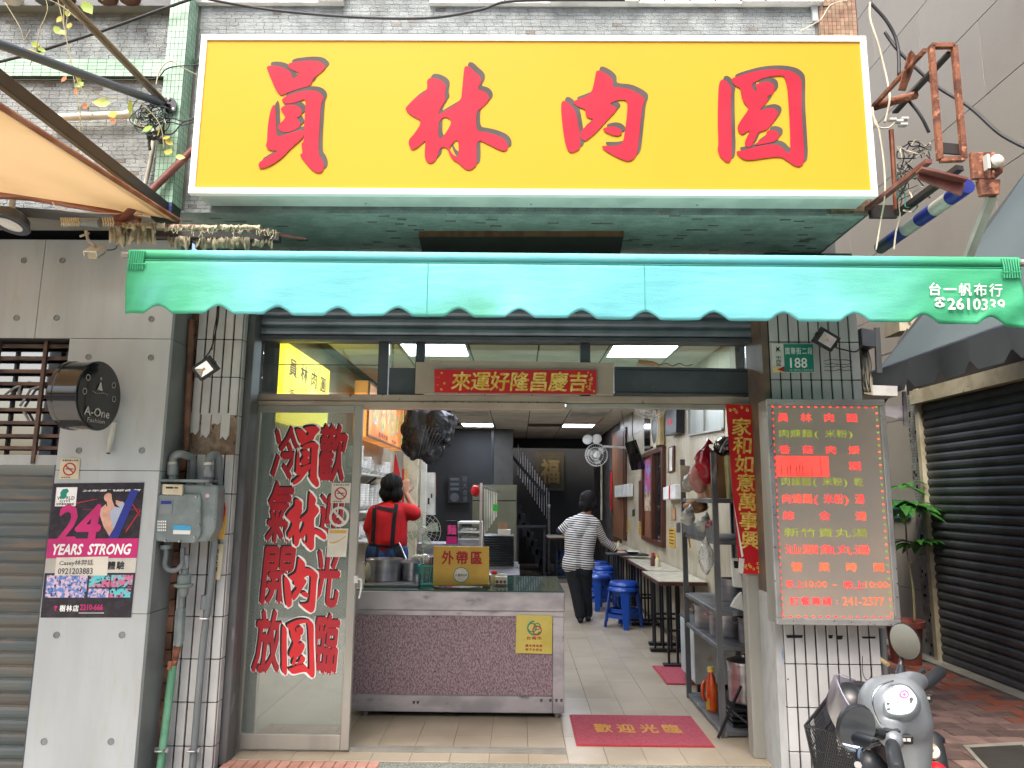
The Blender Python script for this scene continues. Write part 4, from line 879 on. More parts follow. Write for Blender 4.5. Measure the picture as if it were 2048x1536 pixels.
g=G(); g.tube([P(366,1095,-.44),P(366,1125,-.44)],.015); g.tube([P(374,1110,-.46),P(374,1135,-.45)],.013); g.out('upper_pipe',M['grey_paint2'],t,smooth=True)
g=G(); g.tube([P(364,1187,-.42),P(362,1215,-.41)],[.018,.018]); g.tube([P(363,1215,-.41),P(361,1222,-.41),P(358,1280,-.41),P(356,1292,-.41)],[.02,.029,.029,.02]); g.out('valve_body',M['grey_paint'],t,smooth=True)
g=G(); g.tube([P(355,1292,-.41),P(348,1330,-.405)],[.022,.017]); g.bar(P(341,1322,-.45),P(338,1340,-.46),.02,.01); g.out('tap',M['rust'],t,smooth=True)
g=G(); q=Qp(-.345,(425,1088),(448,1088),(440,1160),(423,1158)); t=thing('door_plaque','small worn cream plaque with vertical black writing beside the gas pipe','plaque',q.p(.5,1)); q.slab(g,t=.003); g.out('sheet',M['cream'],t); g=G(); q.chars(g,'保生大帝',.3,.12,.65,.8,.001,.02,vert=True); g.out('writing',M['black_ink'],t)
g=G(); random.seed(5); t=thing('ribbon_bundle','faded yellow and red ribbons hanging to the right of the gas meter','ribbon',P(442,1075,-.36))
for k in range(5): x=436+k*3; g.tube(spl([P(x,998,-.36),P(x+2,1030,-.375),P(x-2+k,1050,-.37),P(x-6+k,1078,-.36)]),[.004]*6+[.007]*6+[.005]*7,5)
g.out('yellow_ribbon',M['yellow_card'],t); g=G(); g.tube(spl([P(446,1000,-.37),P(450,1020,-.38),P(445,1045,-.38)]),.005,5); g.out('red_ribbon',M['red_paper'],t)
pipe('drain_pipe','brown rusty drain pipe between the concrete wall and the tiled column',[P(383,640,-.36),P(372,900,-.36),P(350,1100,-.36),P(325,1400,-.36)][:2],.018,M['brick_brown'])
# ---------------- poster and stickers on the concrete ----------------
q=Qp(YN-.002,(107,967),(289,965),(262,1235),(81,1235))
qw=Q(q.c[0],q.c[1],q.c[2],q.c[3])
PO=thing('gym_poster','dark poster with pink 24 and a woman training, taped to the concrete wall','poster',q.p(.5,1))
g=G(); q.slab(g,t=.0008,o=.0012); g.out('sheet',mat('poster_black','#1d1a24',.4,col2='#2f2732',s=30,lo=.45,hi=.6),PO)
g=G(); q.rect(g,0,.42,1,.565,.0016); q.poly(g,[(0,.45),(.6,.42),(.6,.46),(0,.46)],.0017); q.text(g,'2',.08,.17,.30,.45,.0022,.022,.1); q.text(g,'4',.30,.17,.56,.45,.0024,.026,.1); g.out('pink_print',M['pink_ink'],PO)
g=G(); q.rect(g,0,.566,1,.675,.0016); g.out('grey_band',M['pvc'],PO)
g=G(); q.text(g,'YEARS  STRONG',.07,.462,.93,.538,.0026,.035,.25); q.rect(g,.04,.03,.27,.175,.0016); q.text(g,'24年最強綜合館',.33,.05,.97,.066,.0022,.02,.2); q.chars(g,'樹林店',.2,.905,.42,.96,.0022,.03); q.rect(g,.42,.965,.7,.969,.002); g.out('white_print',M['white_print'],PO)
g=G(); q.text(g,'W   RLD',.06,.1,.25,.125,.0022,.01); q.text(g,'GYM',.09,.128,.2,.146,.0022,.01); q.text(g,'世界健身俱樂部',.055,.15,.25,.167,.0022,.02); q.chars(g,'體驗',.68,.585,.88,.655,.0022,.03); g.out('black_print',M['black_ink'],PO)
g=G(); q.disc(g,.125,.095,.035,.0024,16); q.poly(g,[(.085,.075),(.11,.045),(.16,.04),(.18,.06),(.16,.08),(.13,.09),(.1,.09)],.0025); g.out('globe_emblem',M['green_sign'],PO)
g=G(); q.text(g,'2210-666',.43,.905,.68,.945,.0022,.04); q.disc(g,.16,.925,.018,.0022,12); q.poly(g,[(.144,.93),(.176,.93),(.16,.955)],.0022); g.out('pink_text',M['pink_ink'],PO)
g=G(); 
q.poly(g,[(.56,.2),(.60,.3),(.65,.36),(.78,.40),(.74,.3),(.82,.22),(.8,.15),(.7,.13),(.63,.17)],.0018); q.disc(g,.62,.11,.048,.0022,14); q.poly(g,[(.6,.12),(.66,.12),(.7,.17),(.62,.18)],.0019); q.poly(g,[(.54,.2),(.6,.16),(.63,.22),(.6,.25),(.66,.33),(.7,.38),(.68,.41),(.6,.33),(.55,.25)],.002); g.out('figure_skin',mat('poster_skin','#d8a894',.5,col2='#c49480',s=20),PO)
g=G(); q.poly(g,[(.57,.09),(.6,.055),(.66,.05),(.7,.09),(.71,.16),(.76,.19),(.7,.18),(.665,.13),(.65,.08),(.62,.075)],.0024); g.out('figure_hair',M['black_ink'],PO)
g=G(); q.poly(g,[(.65,.22),(.78,.14),(.84,.24),(.76,.35),(.7,.34)],.0021); g.out('figure_top',mat('pale_top','#a9b4c8',.6),PO)
g=G(); q.poly(g,[(.86,.05),(.95,.06),(.77,.42),(.66,.42),(.72,.34)],.0026); g.out('boxing_bag',M['stripe_blue'],PO)
random.seed(11); ph=mat('poster_photo_blue','#5f83c4',.4,col2='#d4b8cc',s=45,lo=.45,hi=.55,col3='#20283c',s3=70,lo3=.58,hi3=.62); ph2=mat('poster_photo_pink','#c46f92',.4,col2='#5fc4cc',s=28,lo=.45,hi=.55,col3='#241c2c',s3=60,lo3=.56,hi3=.6)
g=G(); q.rect(g,.03,.69,.48,.855,.0018); q.rect(g,.5,.79,.73,.855,.0018); g.out('photo',ph,PO); g=G(); q.rect(g,.5,.69,.73,.78,.0018); q.rect(g,.74,.69,.98,.78,.0018); q.rect(g,.74,.79,.97,.855,.0018); g.out('photo',ph2,PO)
g=G(); q.rect(g,.35,.2,.98,.203,.0014); q.poly(g,[(.25,.15),(.5,.12),(.5,.125),(.25,.16)],.0014); q.poly(g,[(.84,.1),(.99,.25),(.99,.26),(.84,.12)],.0014); q.poly(g,[(.85,.36),(.99,.2),(.99,.215),(.85,.38)],.0014); g.out('red_lines',M['red_ink'],PO)
q=Qp(YN-.006,(113,1115),(217,1113),(214,1151),(109,1151)); t=thing('name_card','white card with handwritten style name and phone number taped over the poster','card',q.p(.5,1)); g=G(); q.slab(g,t=.001); g.out('card',M['paper'],t)
g=G(); q.text(g,'Casey林羿廷',.07,.15,.72,.5,.001,.015); q.text(g,'0921203883',.06,.6,.72,.92,.001,.025); g.out('writing',mat('grey_ink','#55565a',.6),t)
nosmoke('no_smoking_sticker','cream no smoking sticker with red border on the concrete wall above the poster',Qp(YN-.003,(122,917),(161,917),(157,958),(117,958)),mm='cream')
# ---------------- round projecting sign ----------------
c0=A(120,790,y=YN-.36); c1=A(192,792,y=YN-.33)
RD=thing('round_sign','black drum-shaped projecting shop sign reading A-One','sign',A(160,855,y=YN-.33))
cc=A(155,790,y=-1.0); axn=V((.78,-.62,-.02)).normalized(); r=.118
# scale: the drum is seen 84 px tall radius at about 3.4 m
r=64/F*(cc-CAM).length*.985
cA=A(198,792,y=-.8); r=60/F*(cA-CAM).length
g=G(); prof=[(r*.93,-.004),(r*.93,0),(r,0),(r,.012),(r*.975,.016),(r*.975,.125),(r,.13),(r,.15),(.001,.15)]
fn=V((1,-.06,-.01)).normalized()
g.lathe(cA,[(0.001,0)]+prof,48,ax=-fn); g.out('drum',M['black_gloss'],RD,smooth=True)
sx=V((fn.y,-fn.x,0)).normalized(); sx=-sx if sx.x<0 else sx; up=sx.cross(fn); up=up if up.z>0 else -up
fq=Q(cA-sx*r+up*r+fn*.006,cA+sx*r+up*r+fn*.006,cA+sx*r-up*r+fn*.006,cA-sx*r-up*r+fn*.006)
g=G(); fq.text(g,'A-One',.2,.68,.75,.8,.001,.02); fq.text(g,'Fashion',.28,.83,.66,.89,.001,0)
for a,b in ((.2,.28),(.16,.48),(.78,.3),(.82,.5)): fq.disc(g,a,b,.045,.001,14,r2=.038)
for k in range(8): fq.disc(g,.34+k*.045,.46+.012*math.sin(k*.9),.008,.001,6)
fq.disc(g,.48,.25,.02,.001,10,r2=.012); fq.poly(g,[(.475,.3),(.485,.3),(.54,.42),(.42,.42)],.001) ; g.out('lettering',M['pvc'],RD)
g=G(); e=cA-fn*.1; g.box((e.x-.03,cA.y+r*.95,e.z-.06),(e.x+.05,YN-.001,e.z+.05)); g.out('wall_bracket',M['dark_steel'],RD,bev=.003)
pipe('cable_conduit','short white plastic conduit poking out under the black round sign',[A(228,845,y=YN-.02),A(217,905,y=YN-.02)],.013,M['pvc'],[(A(217,903,y=YN-.02),A(216,908,y=YN-.02),.009,M['black_plastic'])])
# ---------------- flood lights ----------------
def flood(cu,cv,y,ang,s,label,mirror=1):
    c=A(cu,cv,y=y); t=thing('flood_light',label,'flood light',c); n=V((-.12*mirror,-1,-.35)).normalized(); r=V((math.cos(ang),0,math.sin(ang)*1)); x=(r-n*r.dot(n)).normalized(); u=n.cross(x); u=u if u.z>0 else -u
    g=G(); g.ob(c,x*s*.8,u*s*.62,n*.018); g.out('housing',M['black_plastic'],t,bev=.004)
    g=G(); f=c+n*.0185; g.q(f-x*s*.55-u*s*.42,f+x*s*.55-u*s*.42,f+x*s*.55+u*s*.42,f-x*s*.55+u*s*.42); g.out('reflector',M['chrome'],t)
    g=G(); f=c+n*.0192
    g.q(f-x*s*.55-u*s*.42,f-x*s*.12-u*s*.1,f-x*s*.12+u*s*.1,f-x*s*.55+u*s*.42); g.out('reflector_side',M['pvc'],t)
    g=G(); g.q(f-x*s*.12-u*s*.1,f+x*s*.1-u*s*.1,f+x*s*.1+u*s*.1,f-x*s*.12+u*s*.1); g.out('led_chip',M['yellow_card'],t)
    g=G()
    for k in range(9): g.ob(c-n*.03+u*s*.0+x*s*(-.72+k*.18),x*.003,u*s*.66,n*.012)
    g.out('cooling_fins',M['black_plastic'],t); g=G(); g.tube([c-x*s*.95*mirror,c-x*s*.8*mirror],.012,8); g.bar(c+x*s*.85*mirror-n*.01,c+x*s*.75*mirror-n*.09+u*.0,.02,.02); g.out('yoke',M['black_plastic'],t)
    return t,c,x,u
fl1,c,x,u=flood(410,737,-.46,.62,.075,'black flood light on the left tiled column, tilted with its cable going up',-1)
g=G(); g.tube(spl([c+u*.04,A(421,700,y=-.42),A(432,660,y=-.38),A(437,630,y=-.36),A(440,560,y=-.36)]),.004,6); g.tube(spl([A(424,700,y=-.4),A(428,660,y=-.37),A(434,625,y=-.36),A(434,560,y=-.36)]),.003,6); g.out('cable',M['cable'],fl1)
fl2,c,x,u=flood(1653,679,-.46,-.55,.075,'black flood light on the right tiled column above the address plate',1)
g=G(); g.tube(spl([c-u*.03,A(1690,700,y=-.36),A(1712,703,y=-.34),A(1725,690,y=-.33)]),.004,6); g.out('cable',M['cable'],fl2)
# ---------------- CCTV ----------------
c=A(193,505,y=-.95); t=thing('security_camera','cream security camera with sunshade hanging above the concrete wall','camera',c)
d=(A(176,516,y=-1.02)-A(208,496,y=-.86)).normalized(); up=V((0,0,1)); sd_=d.cross(up).normalized(); up=sd_.cross(d)
g=G(); g.ob(c,d*.055,sd_*.024,up*.02); g.out('body',M['cream'],t,bev=.006); g=G(); g.ob(c+up*.024+d*.008,d*.064,sd_*.03,up*.003); g.ob(c+up*.012+d*.008+sd_*.03,d*.064,sd_*.002,up*.014); g.ob(c+up*.012+d*.008-sd_*.03,d*.064,sd_*.002,up*.014); g.out('sunshade',M['white'],t)
g=G(); g.tube([c+up*.03,A(176,480,y=-.93),A(172,462,y=-.93)],.008,8); g.tube([A(160,473,y=-.95),A(178,466,y=-.92)],.006,8); g.out('mount',M['pvc'],t); g=G(); g.tube(spl([c-d*.055,A(222,500,y=-.9),A(233,495,y=-.9),A(233,480,y=-.9)]),.003,6); g.out('cable',M['cable'],t)
# pendant spotlight far left
c=A(20,440,y=-.95); t=thing('spot_lamp','dark bell-shaped lamp at the far left under the tan awning','lamp',c); g=G(); g.lathe(c,[(.001,.055),(.05,.05),(.085,.025),(.098,-.012),(.104,-.018),(.1,-.028),(.06,-.02)],24,ax=(.15,.25,1)); g.out('shade',M['dark_steel'],t,smooth=True); g=G(); g.lathe(c+V((0,0,-.03)),[(.001,0),(.06,.003),(.06,.006)],20,ax=(.15,.25,1)); g.out('lens',M['white'],t); g=G(); g.box((c.x-.008,c.y-.01,c.z+.05),(c.x+.012,c.y+.01,c.z+.13)); g.out('bracket',M['white'],t)
# ---------------- neighbour awning on the left ----------------
YB=-.92
NA=thing('neighbour_awning','tan canvas awning over the neighbour on the left with a dark rail','awning',A(200,430,y=YB))
p1=A(362,445,y=YB); r0=A(338,430,y=YB); x_=r0.x
r1=A(0,172,x=x_-.02); 
r1=r0+(r1-r0)*1.5
g=G(); g.bar(r0+V((.0,0,.025)),r1+V((.0,0,.025)),.03,.06); g.out('side_rail',M['black_steel'],NA,bev=.004)
pb=A(0,388,y=YB); pbb=pb+(pb-p1)*1.2; rr=A(0,215,x=x_-.02); rr=r0+(rr-r0)*1.5
g=G(); n=18
for i in range(n):
    for k in range(n):
        def f(a,b): 
            p=(p1.lerp(pbb,b)).lerp(rr.lerp(rr+V((-2.5,0,.1)),b),a); return p+V((0,0,-.03*math.sin(math.pi*b)*a+.012*math.sin(b*9)*a))
        g.q(f(i/n,k/n),f((i+1)/n,k/n),f((i+1)/n,(k+1)/n),f(i/n,(k+1)/n))
g.out('canvas',M['tan_canvas'],NA,smooth='all')
g=G(); g.tube([p1+V((0,-.03,.0)),rr+V((0.01,0,0))],.013,8); g.out('canvas_hem',M['copper_pipe'],NA,smooth=True)
g=G(); g.tube([A(-60,383,y=YB-.04),A(60,392,y=YB-.04),A(200,418,y=YB-.04),A(280,440,y=YB-.04)],[.028,.026,.02,.014],10); g.out('front_tube',M['copper_pipe'],NA,smooth=True)
g=G(); g.prism([A(-60,408,y=YB+.02),A(120,420,y=YB+.02),A(280,442,y=YB+.02),A(120,440,y=YB+.02),A(40,432,y=YB+.02),A(-60,425,y=YB+.02)],(0,.01,0)); g.out('lower_flap',M['dark_canvas'],NA)
g=G(); g.tube(spl([A(105,405,y=YB-.1),A(118,418,y=YB-.1),A(160,424,y=YB-.1),A(220,427,y=YB-.1),A(285,429,y=YB-.1)]),.003,5); g.out('white_cord',M['white'],NA)
# red struts
t=thing('awning_strut','reddish-brown pipe strut slanting from the yellow sign down to the old awning pole','pole',A(240,440,y=-1.0)); g=G(); g.tube([A(388,297,y=-.95),A(240,443,y=-1.05)],.019,12); g.out('pole',M['red_pipe'],t,smooth=True); g=G(); g.bar(A(232,440,y=-1.06),A(265,432,y=-1.0),.03,.045); g.out('clamp',M['red_pipe'],t)
# old pole with torn canvas
OP=thing('old_awning_pole','old awning pole with torn frayed canvas remnants below the tan awning','pole',A(350,470,y=-1.0))
g=G(); g.tube([A(150,440,y=-1.08),A(250,450,y=-1.06),A(400,455,y=-1.02),A(500,458,y=-1.0)],.014,8); g.tube([A(500,457,y=-1.0),A(560,470,y=-.9),A(612,478,y=-.85)],[.012,.01,.006],8); g.out('pole',M['red_pipe'],OP,smooth=True)
g=G(); g.bar(A(265,468,y=-.95),A(560,478,y=-.9),.05,.03); g.out('cassette_bar',M['black_steel'],OP)
g=G(); g.tube([A(155,443,y=-1.1),A(200,446,y=-1.1)],[.018,.024],10); g.out('taped_sleeve',M['grey_paint2'],OP); g=G()
for k in range(14): 
    u=122+k*4.2 if k<9 else 205+(k-9)*5; g.tube([A(u,436,y=-1.12),A(u+2,446,y=-1.13),A(u+1,452,y=-1.1)],.004,5)
g.out('wound_rope',M['rag'],OP)
random.seed(21)
def rag(u0,u1,v0,v1,n,y,name='torn_canvas'):
    g=G(); N=int((u1-u0)/3); 
    top=[A(u0+(u1-u0)*i/N,v0+random.uniform(-1.5,1.5),y=y+random.uniform(-.02,.02)) for i in range(N+1)]
    mid=[A(u0+(u1-u0)*i/N,v0+(v1-v0)*.5,y=y-.02+random.uniform(-.03,.03)) for i in range(N+1)]
    from mathutils import noise as mn
    bot=[A(u0+(u1-u0)*i/N,v0+(v1-v0)*(.78+.75*mn.noise((i*.28,u0,0))+.18*mn.noise((i*1.3,u0,2))),y=y+.04*mn.noise((i*.5,u0,5))) for i in range(N+1)]
    for i in range(N): g.q(top[i],top[i+1],mid[i+1],mid[i]); g.q(mid[i],mid[i+1],bot[i+1],bot[i])
    return g.out(name,M['rag'],OP,smooth='all')
rag(218,312,455,497,20,-1.04); rag(335,380,472,500,8,-.96); rag(392,500,474,502,8,-.94); rag(240,330,446,460,8,-1.08); rag(330,520,450,462,8,-1.05); rag(505,545,476,496,8,-.92)
g=G()
for k in range(70):
    u=random.uniform(225,560); v=452+ (u-225)*.03; y=-1.08
    p=[A(u,v,y=y)]; 
    for j in range(3): u+=random.uniform(-5,5); v+=random.uniform(-5,9); p.append(A(u,v,y=y+random.uniform(-.02,.02)))
    g.tube(p,.0016,4)
struct(g.out('frayed_threads',M['rag'],OP),'stuff')
# black strut pair and plate on green pilaster
pc=A(338,212,y=YP-.012)
t=thing('bracket_plate','round black bolted plate on the green pilaster joining two long struts','bracket',pc); g=G(); g.lathe(pc,[(.045,0),(.045,-.01),(.001,-.01)],24,ax=(0,1,0)); g.out('plate',M['black_gloss'],t,smooth=True)
for u,v in ((338,199),(325,217),(347,219)): g=G(); g.lathe(A(u,v,y=YP-.023),[(.009,.004),(.009,-.006),(.004,-.01),(.001,-.01)],8,ax=(0,1,0)); g.out('bolt',M['chrome'],t)
t=thing('awning_strut','thick dark round strut reaching out to the upper left from the green pilaster','pole',pc); g=G(); g.tube([A(325,207,y=YP-.03),A(-30,78,y=-1.75)],.0215,14); g.out('pole',mat('slate_pipe','#565d66',.4,.2),t,smooth=True)
t=thing('awning_strut','brown angle-iron strut rising steeply to the top left from the green pilaster','pole',pc); a,b=A(332,205,y=YP-.03),A(125,-10,y=-1.5); g=G(); g.bar(a,b,.03,.006); g.bar(a+V((-.012,0,-.006)),b+V((-.012,0,-.006)),.006,.03); g.out('pole',mat('brown_angle','#8b8170',.6,.1),t)
# pvc pipe, conduits
pipe('drain_pipe','grey plastic pipe running level on the stone wall at the left',[A(100,236,y=YW-.05),A(262,229,y=YW-.05)],.02,M['pvc'],[(A(255,229,y=YW-.05),A(268,228,y=YW-.05),.023)])
pipe('drain_pipe','grey plastic pipe dropping beside the green pilaster',[A(308,250,y=YW-.03),A(305,300,y=YW-.03),A(290,372,y=YW-.03)],.011,M['pvc'])
# ---------------- LED menu board ----------------
YE=-.47
q=Qp(YE,(1533,797),(1767,800),(1805,1254),(1553,1248))
LB=thing('led_menu_board','tall LED menu board with red and green Chinese lines in a pale metal frame','menu board',q.p(.5,1))
x0,x1=(q.c[0].x+q.c[3].x)/2,(q.c[1].x+q.c[2].x)/2; z1=(q.c[0].z+q.c[1].z)/2; z0=(q.c[2].z+q.c[3].z)/2
q=Q((x0,YE,z1),(x1,YE,z1),(x1,YE,z0),(x0,YE,z0))
g=G(); g.box((x0+.004,YE+.02,z0+.004),(x1-.004,YC-.002,z1-.004)); g.out('case',M['alu_grey'],LB)
fm=mat('pitted_silver_frame','#b4b4b2',.45,.4,col2='#9c9c9a',s=5,col3='#4a4440',s3=60,lo3=.66,hi3=.7)
fw=.034
for a,b,c,d in ((x0,x1,z1-fw*1.05,z1),(x0,x1,z0,z0+fw),(x0,x0+fw*.9,z0+fw+.001,z1-fw*1.05-.001),(x1-fw*.9,x1,z0+fw+.001,z1-fw*1.05-.001)): G().box((a,YE-.004,c),(b,YE+.02,d)).out('frame_bar',fm,LB,bev=.004)
q=Q((x0+fw*.9,YE+.008,z1-fw*1.05),(x1-fw*.9,YE+.008,z1-fw*1.05),(x1-fw*.9,YE+.008,z0+fw),(x0+fw*.9,YE+.008,z0+fw))
g=G(); q.slab(g,t=.006); g.out('led_face',M['led_face'],LB)
R,Gn,Am=G(),G(),G()
L_=[('員 林 肉 圓',.045,.035,.80,.082,R,.008),('肉焿麵(米粉)',.05,.115,.80,.158,Gn,.0),('香 菇 肉 焿',.045,.192,.80,.238,R,.006),
('糊',.68,.268,.80,.315,R,.006),('肉燥麵(米粉)乾',.05,.345,.81,.39,Gn,.0),('肉燥麵(米粉)湯',.05,.424,.81,.474,R,.008),('綜   合   湯',.05,.505,.82,.552,R,.008),('新竹貢丸湯',.05,.585,.82,.63,Gn,.0),('汕頭魚丸湯',.055,.662,.83,.71,R,.006),('營 業 時 間',.10,.742,.95,.79,Am,.006)]
for t,a0,b0,a1,b1,g,off in L_:
    n=len(t); q.chars(g,t,a0,b0,a1,b1,.002,off,fill=.98 if ' ' not in t else 1.35*min(1,n/7)+.0) if ' ' not in t else [q.char(g,ch,a0+(a1-a0)*i/(len(t.split())-1)*(1-.115/(a1-a0)),b0,a0+(a1-a0)*i/(len(t.split())-1)*(1-.115/(a1-a0))+.115,b1,.002,off) for i,ch in enumerate(t.split())]
q.chars(R,'早上',.04,.825,.22,.868,.002,.004); q.text(Am,'10:00',.225,.83,.42,.86,.002,.004); q.text(Am,'~',.47,.845,.51,.852); q.chars(R,'晚上',.56,.825,.76,.868,.002,.012); q.text(Am,'10:00',.765,.83,.965,.86,.002,.002)
q.chars(R,'訂餐專線',.07,.9,.46,.945,.002,.012); q.text(Am,':',.495,.915,.505,.935); q.text(Am,'241-2377',.55,.902,.92,.94,.002,.004)
for k in range(30):
    a=k/30; 
    if k%2==0: q.rect(R,a,.004,a+.026,.010); q.rect(R,a,.988,a+.026,.995)
for k in range(64):
    b=k/64
    if k%2==0: q.rect(R,.003,b,.014,b+.012); q.rect(Am if k%4 else Gn,.965,b,.985,b+.009)
[struct(a.out(b,M[c],LB),'stuff') for a,b,c in ((R,'red_leds','led_red'),(Gn,'green_leds','led_green'),(Am,'amber_leds','led_amber'))]
g=G(); q.rect(g,.015,.245,.50,.345,.003); g.out('red_cover_sheet',mat('red_cover',(1,.09,.07,1),.5,emit=.35),LB)
g=G()
for k in (0,2,3,5,6,7,10,13): a=.06+k*.028; q.rect(g,a,.29+.004*(k%3),a+.004,.338,.0036)
q.rect(g,.42,.25,.424,.29,.0036); g.out('dark_streak',M['wood'],LB)
# ---------------- address plate ----------------
q=Qp(YC-.012,(1543,687),(1627,687),(1630,745),(1546,745)); t=thing('address_plate','teal and white street address plate reading 188 on the right column','sign',q.p(.5,1))
g=G(); q.slab(g,t=.003); g.out('plate',M['white'],t,bev=.0008); g=G(); q.rect(g,.28,.02,.985,.98,.001); g.out('teal_field',M['green_sign'],t)
g=G(); q.chars(g,'國華街二段',.3,.12,.97,.4,.002,.01); q.text(g,'188',.42,.5,.82,.84,.002,.015); q.text(g,'No. 188, Sec. 2, Guohua St.',.4,.89,.96,.94,.002); g.out('white_lettering',M['white_print'],t)
g=G(); q.chars(g,'中西區',.07,.42,.22,.8,.001,.008,vert=True); q.poly(g,[(.1,.1),(.14,.16),(.2,.09),(.17,.2),(.21,.3),(.14,.24),(.09,.31),(.11,.2)],.001); g.out('black_lettering',M['black_ink'],t)
g=G(); q.poly(g,[(.02,.75),(.28,.98),(.02,.98)],.001); g.out('orange_corner',M['gold'],t); g=G(); q.poly(g,[(.1,.9),(.28,.78),(.28,.98)],.0014); g.out('red_corner',M['red_ink'],t)
# ---------------- rusty bracket at the right of the sign ----------------
RB=thing('rusty_bracket','rusty square-tube frame jutting out to the right of the yellow sign','bracket',A(1870,380,y=-1.35))
yr=-1.45; pr=A(1750,215,y=YW-.02)
fr_=[A(1862,92,y=yr),A(1908,92,y=yr),A(1928,318,y=yr),A(1880,320,y=yr)]
for i in range(4):
    g=G(); g.bar(fr_[i],fr_[(i+1)%4],.024,.024,up=(0,1,0)); g.out('square_tube',M['rust'],RB,bev=.002)
g=G(); g.bar(A(1745,215,y=YW-.05),A(1850,100,y=yr),.018,.018); g.out('angle_iron',M['rust'],RB); g=G(); g.bar(A(1790,225,y=YW-.02),A(1900,105,y=yr+.02),.03,.012); g.out('angle_iron',M['black_steel'],RB)
g=G(); g.bar(A(1735,418,y=YW-.02),A(1858,322,y=yr),.03,.02); g.out('angle_iron',M['red_pipe'],RB); g=G(); g.bar(A(1795,428,y=YW-.1),A(1920,335,y=yr+.1),.04,.025); g.out('angle_iron',M['black_steel'],RB)
g=G(); g.bar(A(1838,345,y=yr-.02),A(1925,380,y=yr-.02),.012,.06); g.bar(A(1838,340,y=yr-.04),A(1930,362,y=yr-.04),.05,.01); g.out('gusset_plate',M['red_pipe'],RB)
g=G(); g.bar(A(1883,296,y=yr+.02),A(1925,300,y=yr+.02),.01,.05); g.out('gusset_plate',M['black_steel'],RB)
g=G(); g.prism([A(1818,105,y=yr+.12),A(1823,100,y=yr+.12),A(1836,115,y=yr+.12),A(1812,180,y=yr+.2),A(1798,178,y=yr+.2)],(.0,.012,0)); g.out('bent_strip',M['rust'],RB)
g=G(); g.prism([A(1942,304,y=yr),A(1990,304,y=yr),A(2008,325,y=yr),A(2006,345,y=yr),A(1990,358,y=yr),A(1946,357,y=yr)],(0,.02,0)); g.out('end_plate',M['rust'],RB,bev=.002)
g=G(); g.lathe(A(1990,325,y=yr-.01),[(.028,0),(.03,-.02),(.02,-.03),(.012,-.034),(.001,-.034)],16,ax=(0,1,0)); g.box(tuple(A(1965,314,y=yr-.01)),tuple(A(1982,336,y=yr-.04))); g.out('crank_gear',M['pvc'],RB,smooth=True)
g=G(); g.tube([A(1978,340,y=yr-.03),A(1979,356,y=yr-.03),A(1986,356,y=yr-.03),A(1987,342,y=yr-.03)],.005,6); g.out('crank_hook',M['rust'],RB)
g=G(); g.prism([A(1958,358,y=yr),A(2002,358,y=yr),A(2000,388,y=yr),A(1964,390,y=yr)],(0,.03,0)); g.out('socket',M['rust'],RB,bev=.003)
g=G(); g.tube([A(1750,212,y=YW-.04),A(1832,190,y=YW-.25)],[.024,.02],10); g.out('rusty_pipe',M['rust'],RB,smooth=True)
g=G(); g.box((A(1735,425,y=YW).x,YW-.03,ZS-.02),(A(1735,425,y=YW).x+.14,YW-.01,ZS+.05)); g.out('wall_plate',M['black_steel'],RB)
t=thing('drain_pipe','rusty downpipe on the brown mosaic strip to the right of the sign','pipe',A(1788,420,y=YW-.03)); g=G(); g.tube([A(1782,260,y=YW-.03),A(1792,420,y=YW-.03)],.013,8); g.out('tube',M['copper_pipe'],t,smooth=True)
# ---------------- cables ----------------
def cable(label,pts,r,m='cable',cat='cable',name='cable',n=8,group=None):
    g=G(); g.tube(spl(pts,n),r,7); o=g.out(name,M[m],None,smooth='all'); tag(o,label,cat,group)
    return o
cable('thick black cable sagging across the top of the stone wall above the sign',[A(380,-10,y=-1.0),A(450,5,y=-1.0),A(560,22,y=-1.0),A(720,35,y=-1.0),A(860,36,y=-1.0),A(960,20,y=-1.0),A(1030,2,y=-1.0),A(1250,0,y=-1.0)],.0075)
cable('black cable rising across the upper left stone wall toward the green pilaster',[A(-10,126,y=-1.0),A(70,105,y=-1.0),A(210,60,y=-1.0),A(320,20,y=-1.0),A(400,-8,y=-1.0)],.008)
cable('thin black cable along the green band at the upper left',[A(5,160,y=-.92),A(130,160,y=-.92),A(250,160,y=-.92),A(310,157,y=-.94),A(322,150,y=-.98),A(330,140,y=-.99),A(350,133,y=-1.0),A(398,130,y=-1.0)],.0032)
cable('white cable looping over the green pilaster',[A(312,170,y=-.99),A(320,140,y=-.99),A(342,122,y=-.99),A(370,138,y=-.99),A(400,152,y=-.95)],.003,'cable_w')
cable('long black cable running down across the granite wall at the right',[A(1740,5,y=-.9),A(1775,45,y=-.9),A(1795,90,y=-.9),A(1798,150,y=-.95)],.009)
cable('thick black cable sagging down across the granite wall to the right edge',[A(1770,65,y=-.85),A(1800,105,y=-.9),A(1870,170,y=-.95),A(1940,215,y=-1.05),A(2000,268,y=-1.15),A(2060,300,y=-1.25)],.0085)
cable('black cable hanging behind the rusty bracket',[A(1812,195,y=-1.0),A(1840,230,y=-1.05),A(1858,265,y=-1.05)],.008)
cable('cream ribbon cable hanging from the top beside the brown mosaic',[A(1740,5,y=-1.0),A(1741,40,y=-1.0),A(1757,90,y=-1.0),A(1775,165,y=-1.0),A(1779,200,y=-1.05),A(1770,245,y=-1.05)],.0055,'cable_w')
cable('cream cable looping below the rusty bracket',[A(1745,215,y=-1.0),A(1752,250,y=-1.05),A(1775,256,y=-1.05),A(1790,243,y=-1.05),A(1783,235,y=-1.05)],.0045,'cable_w')
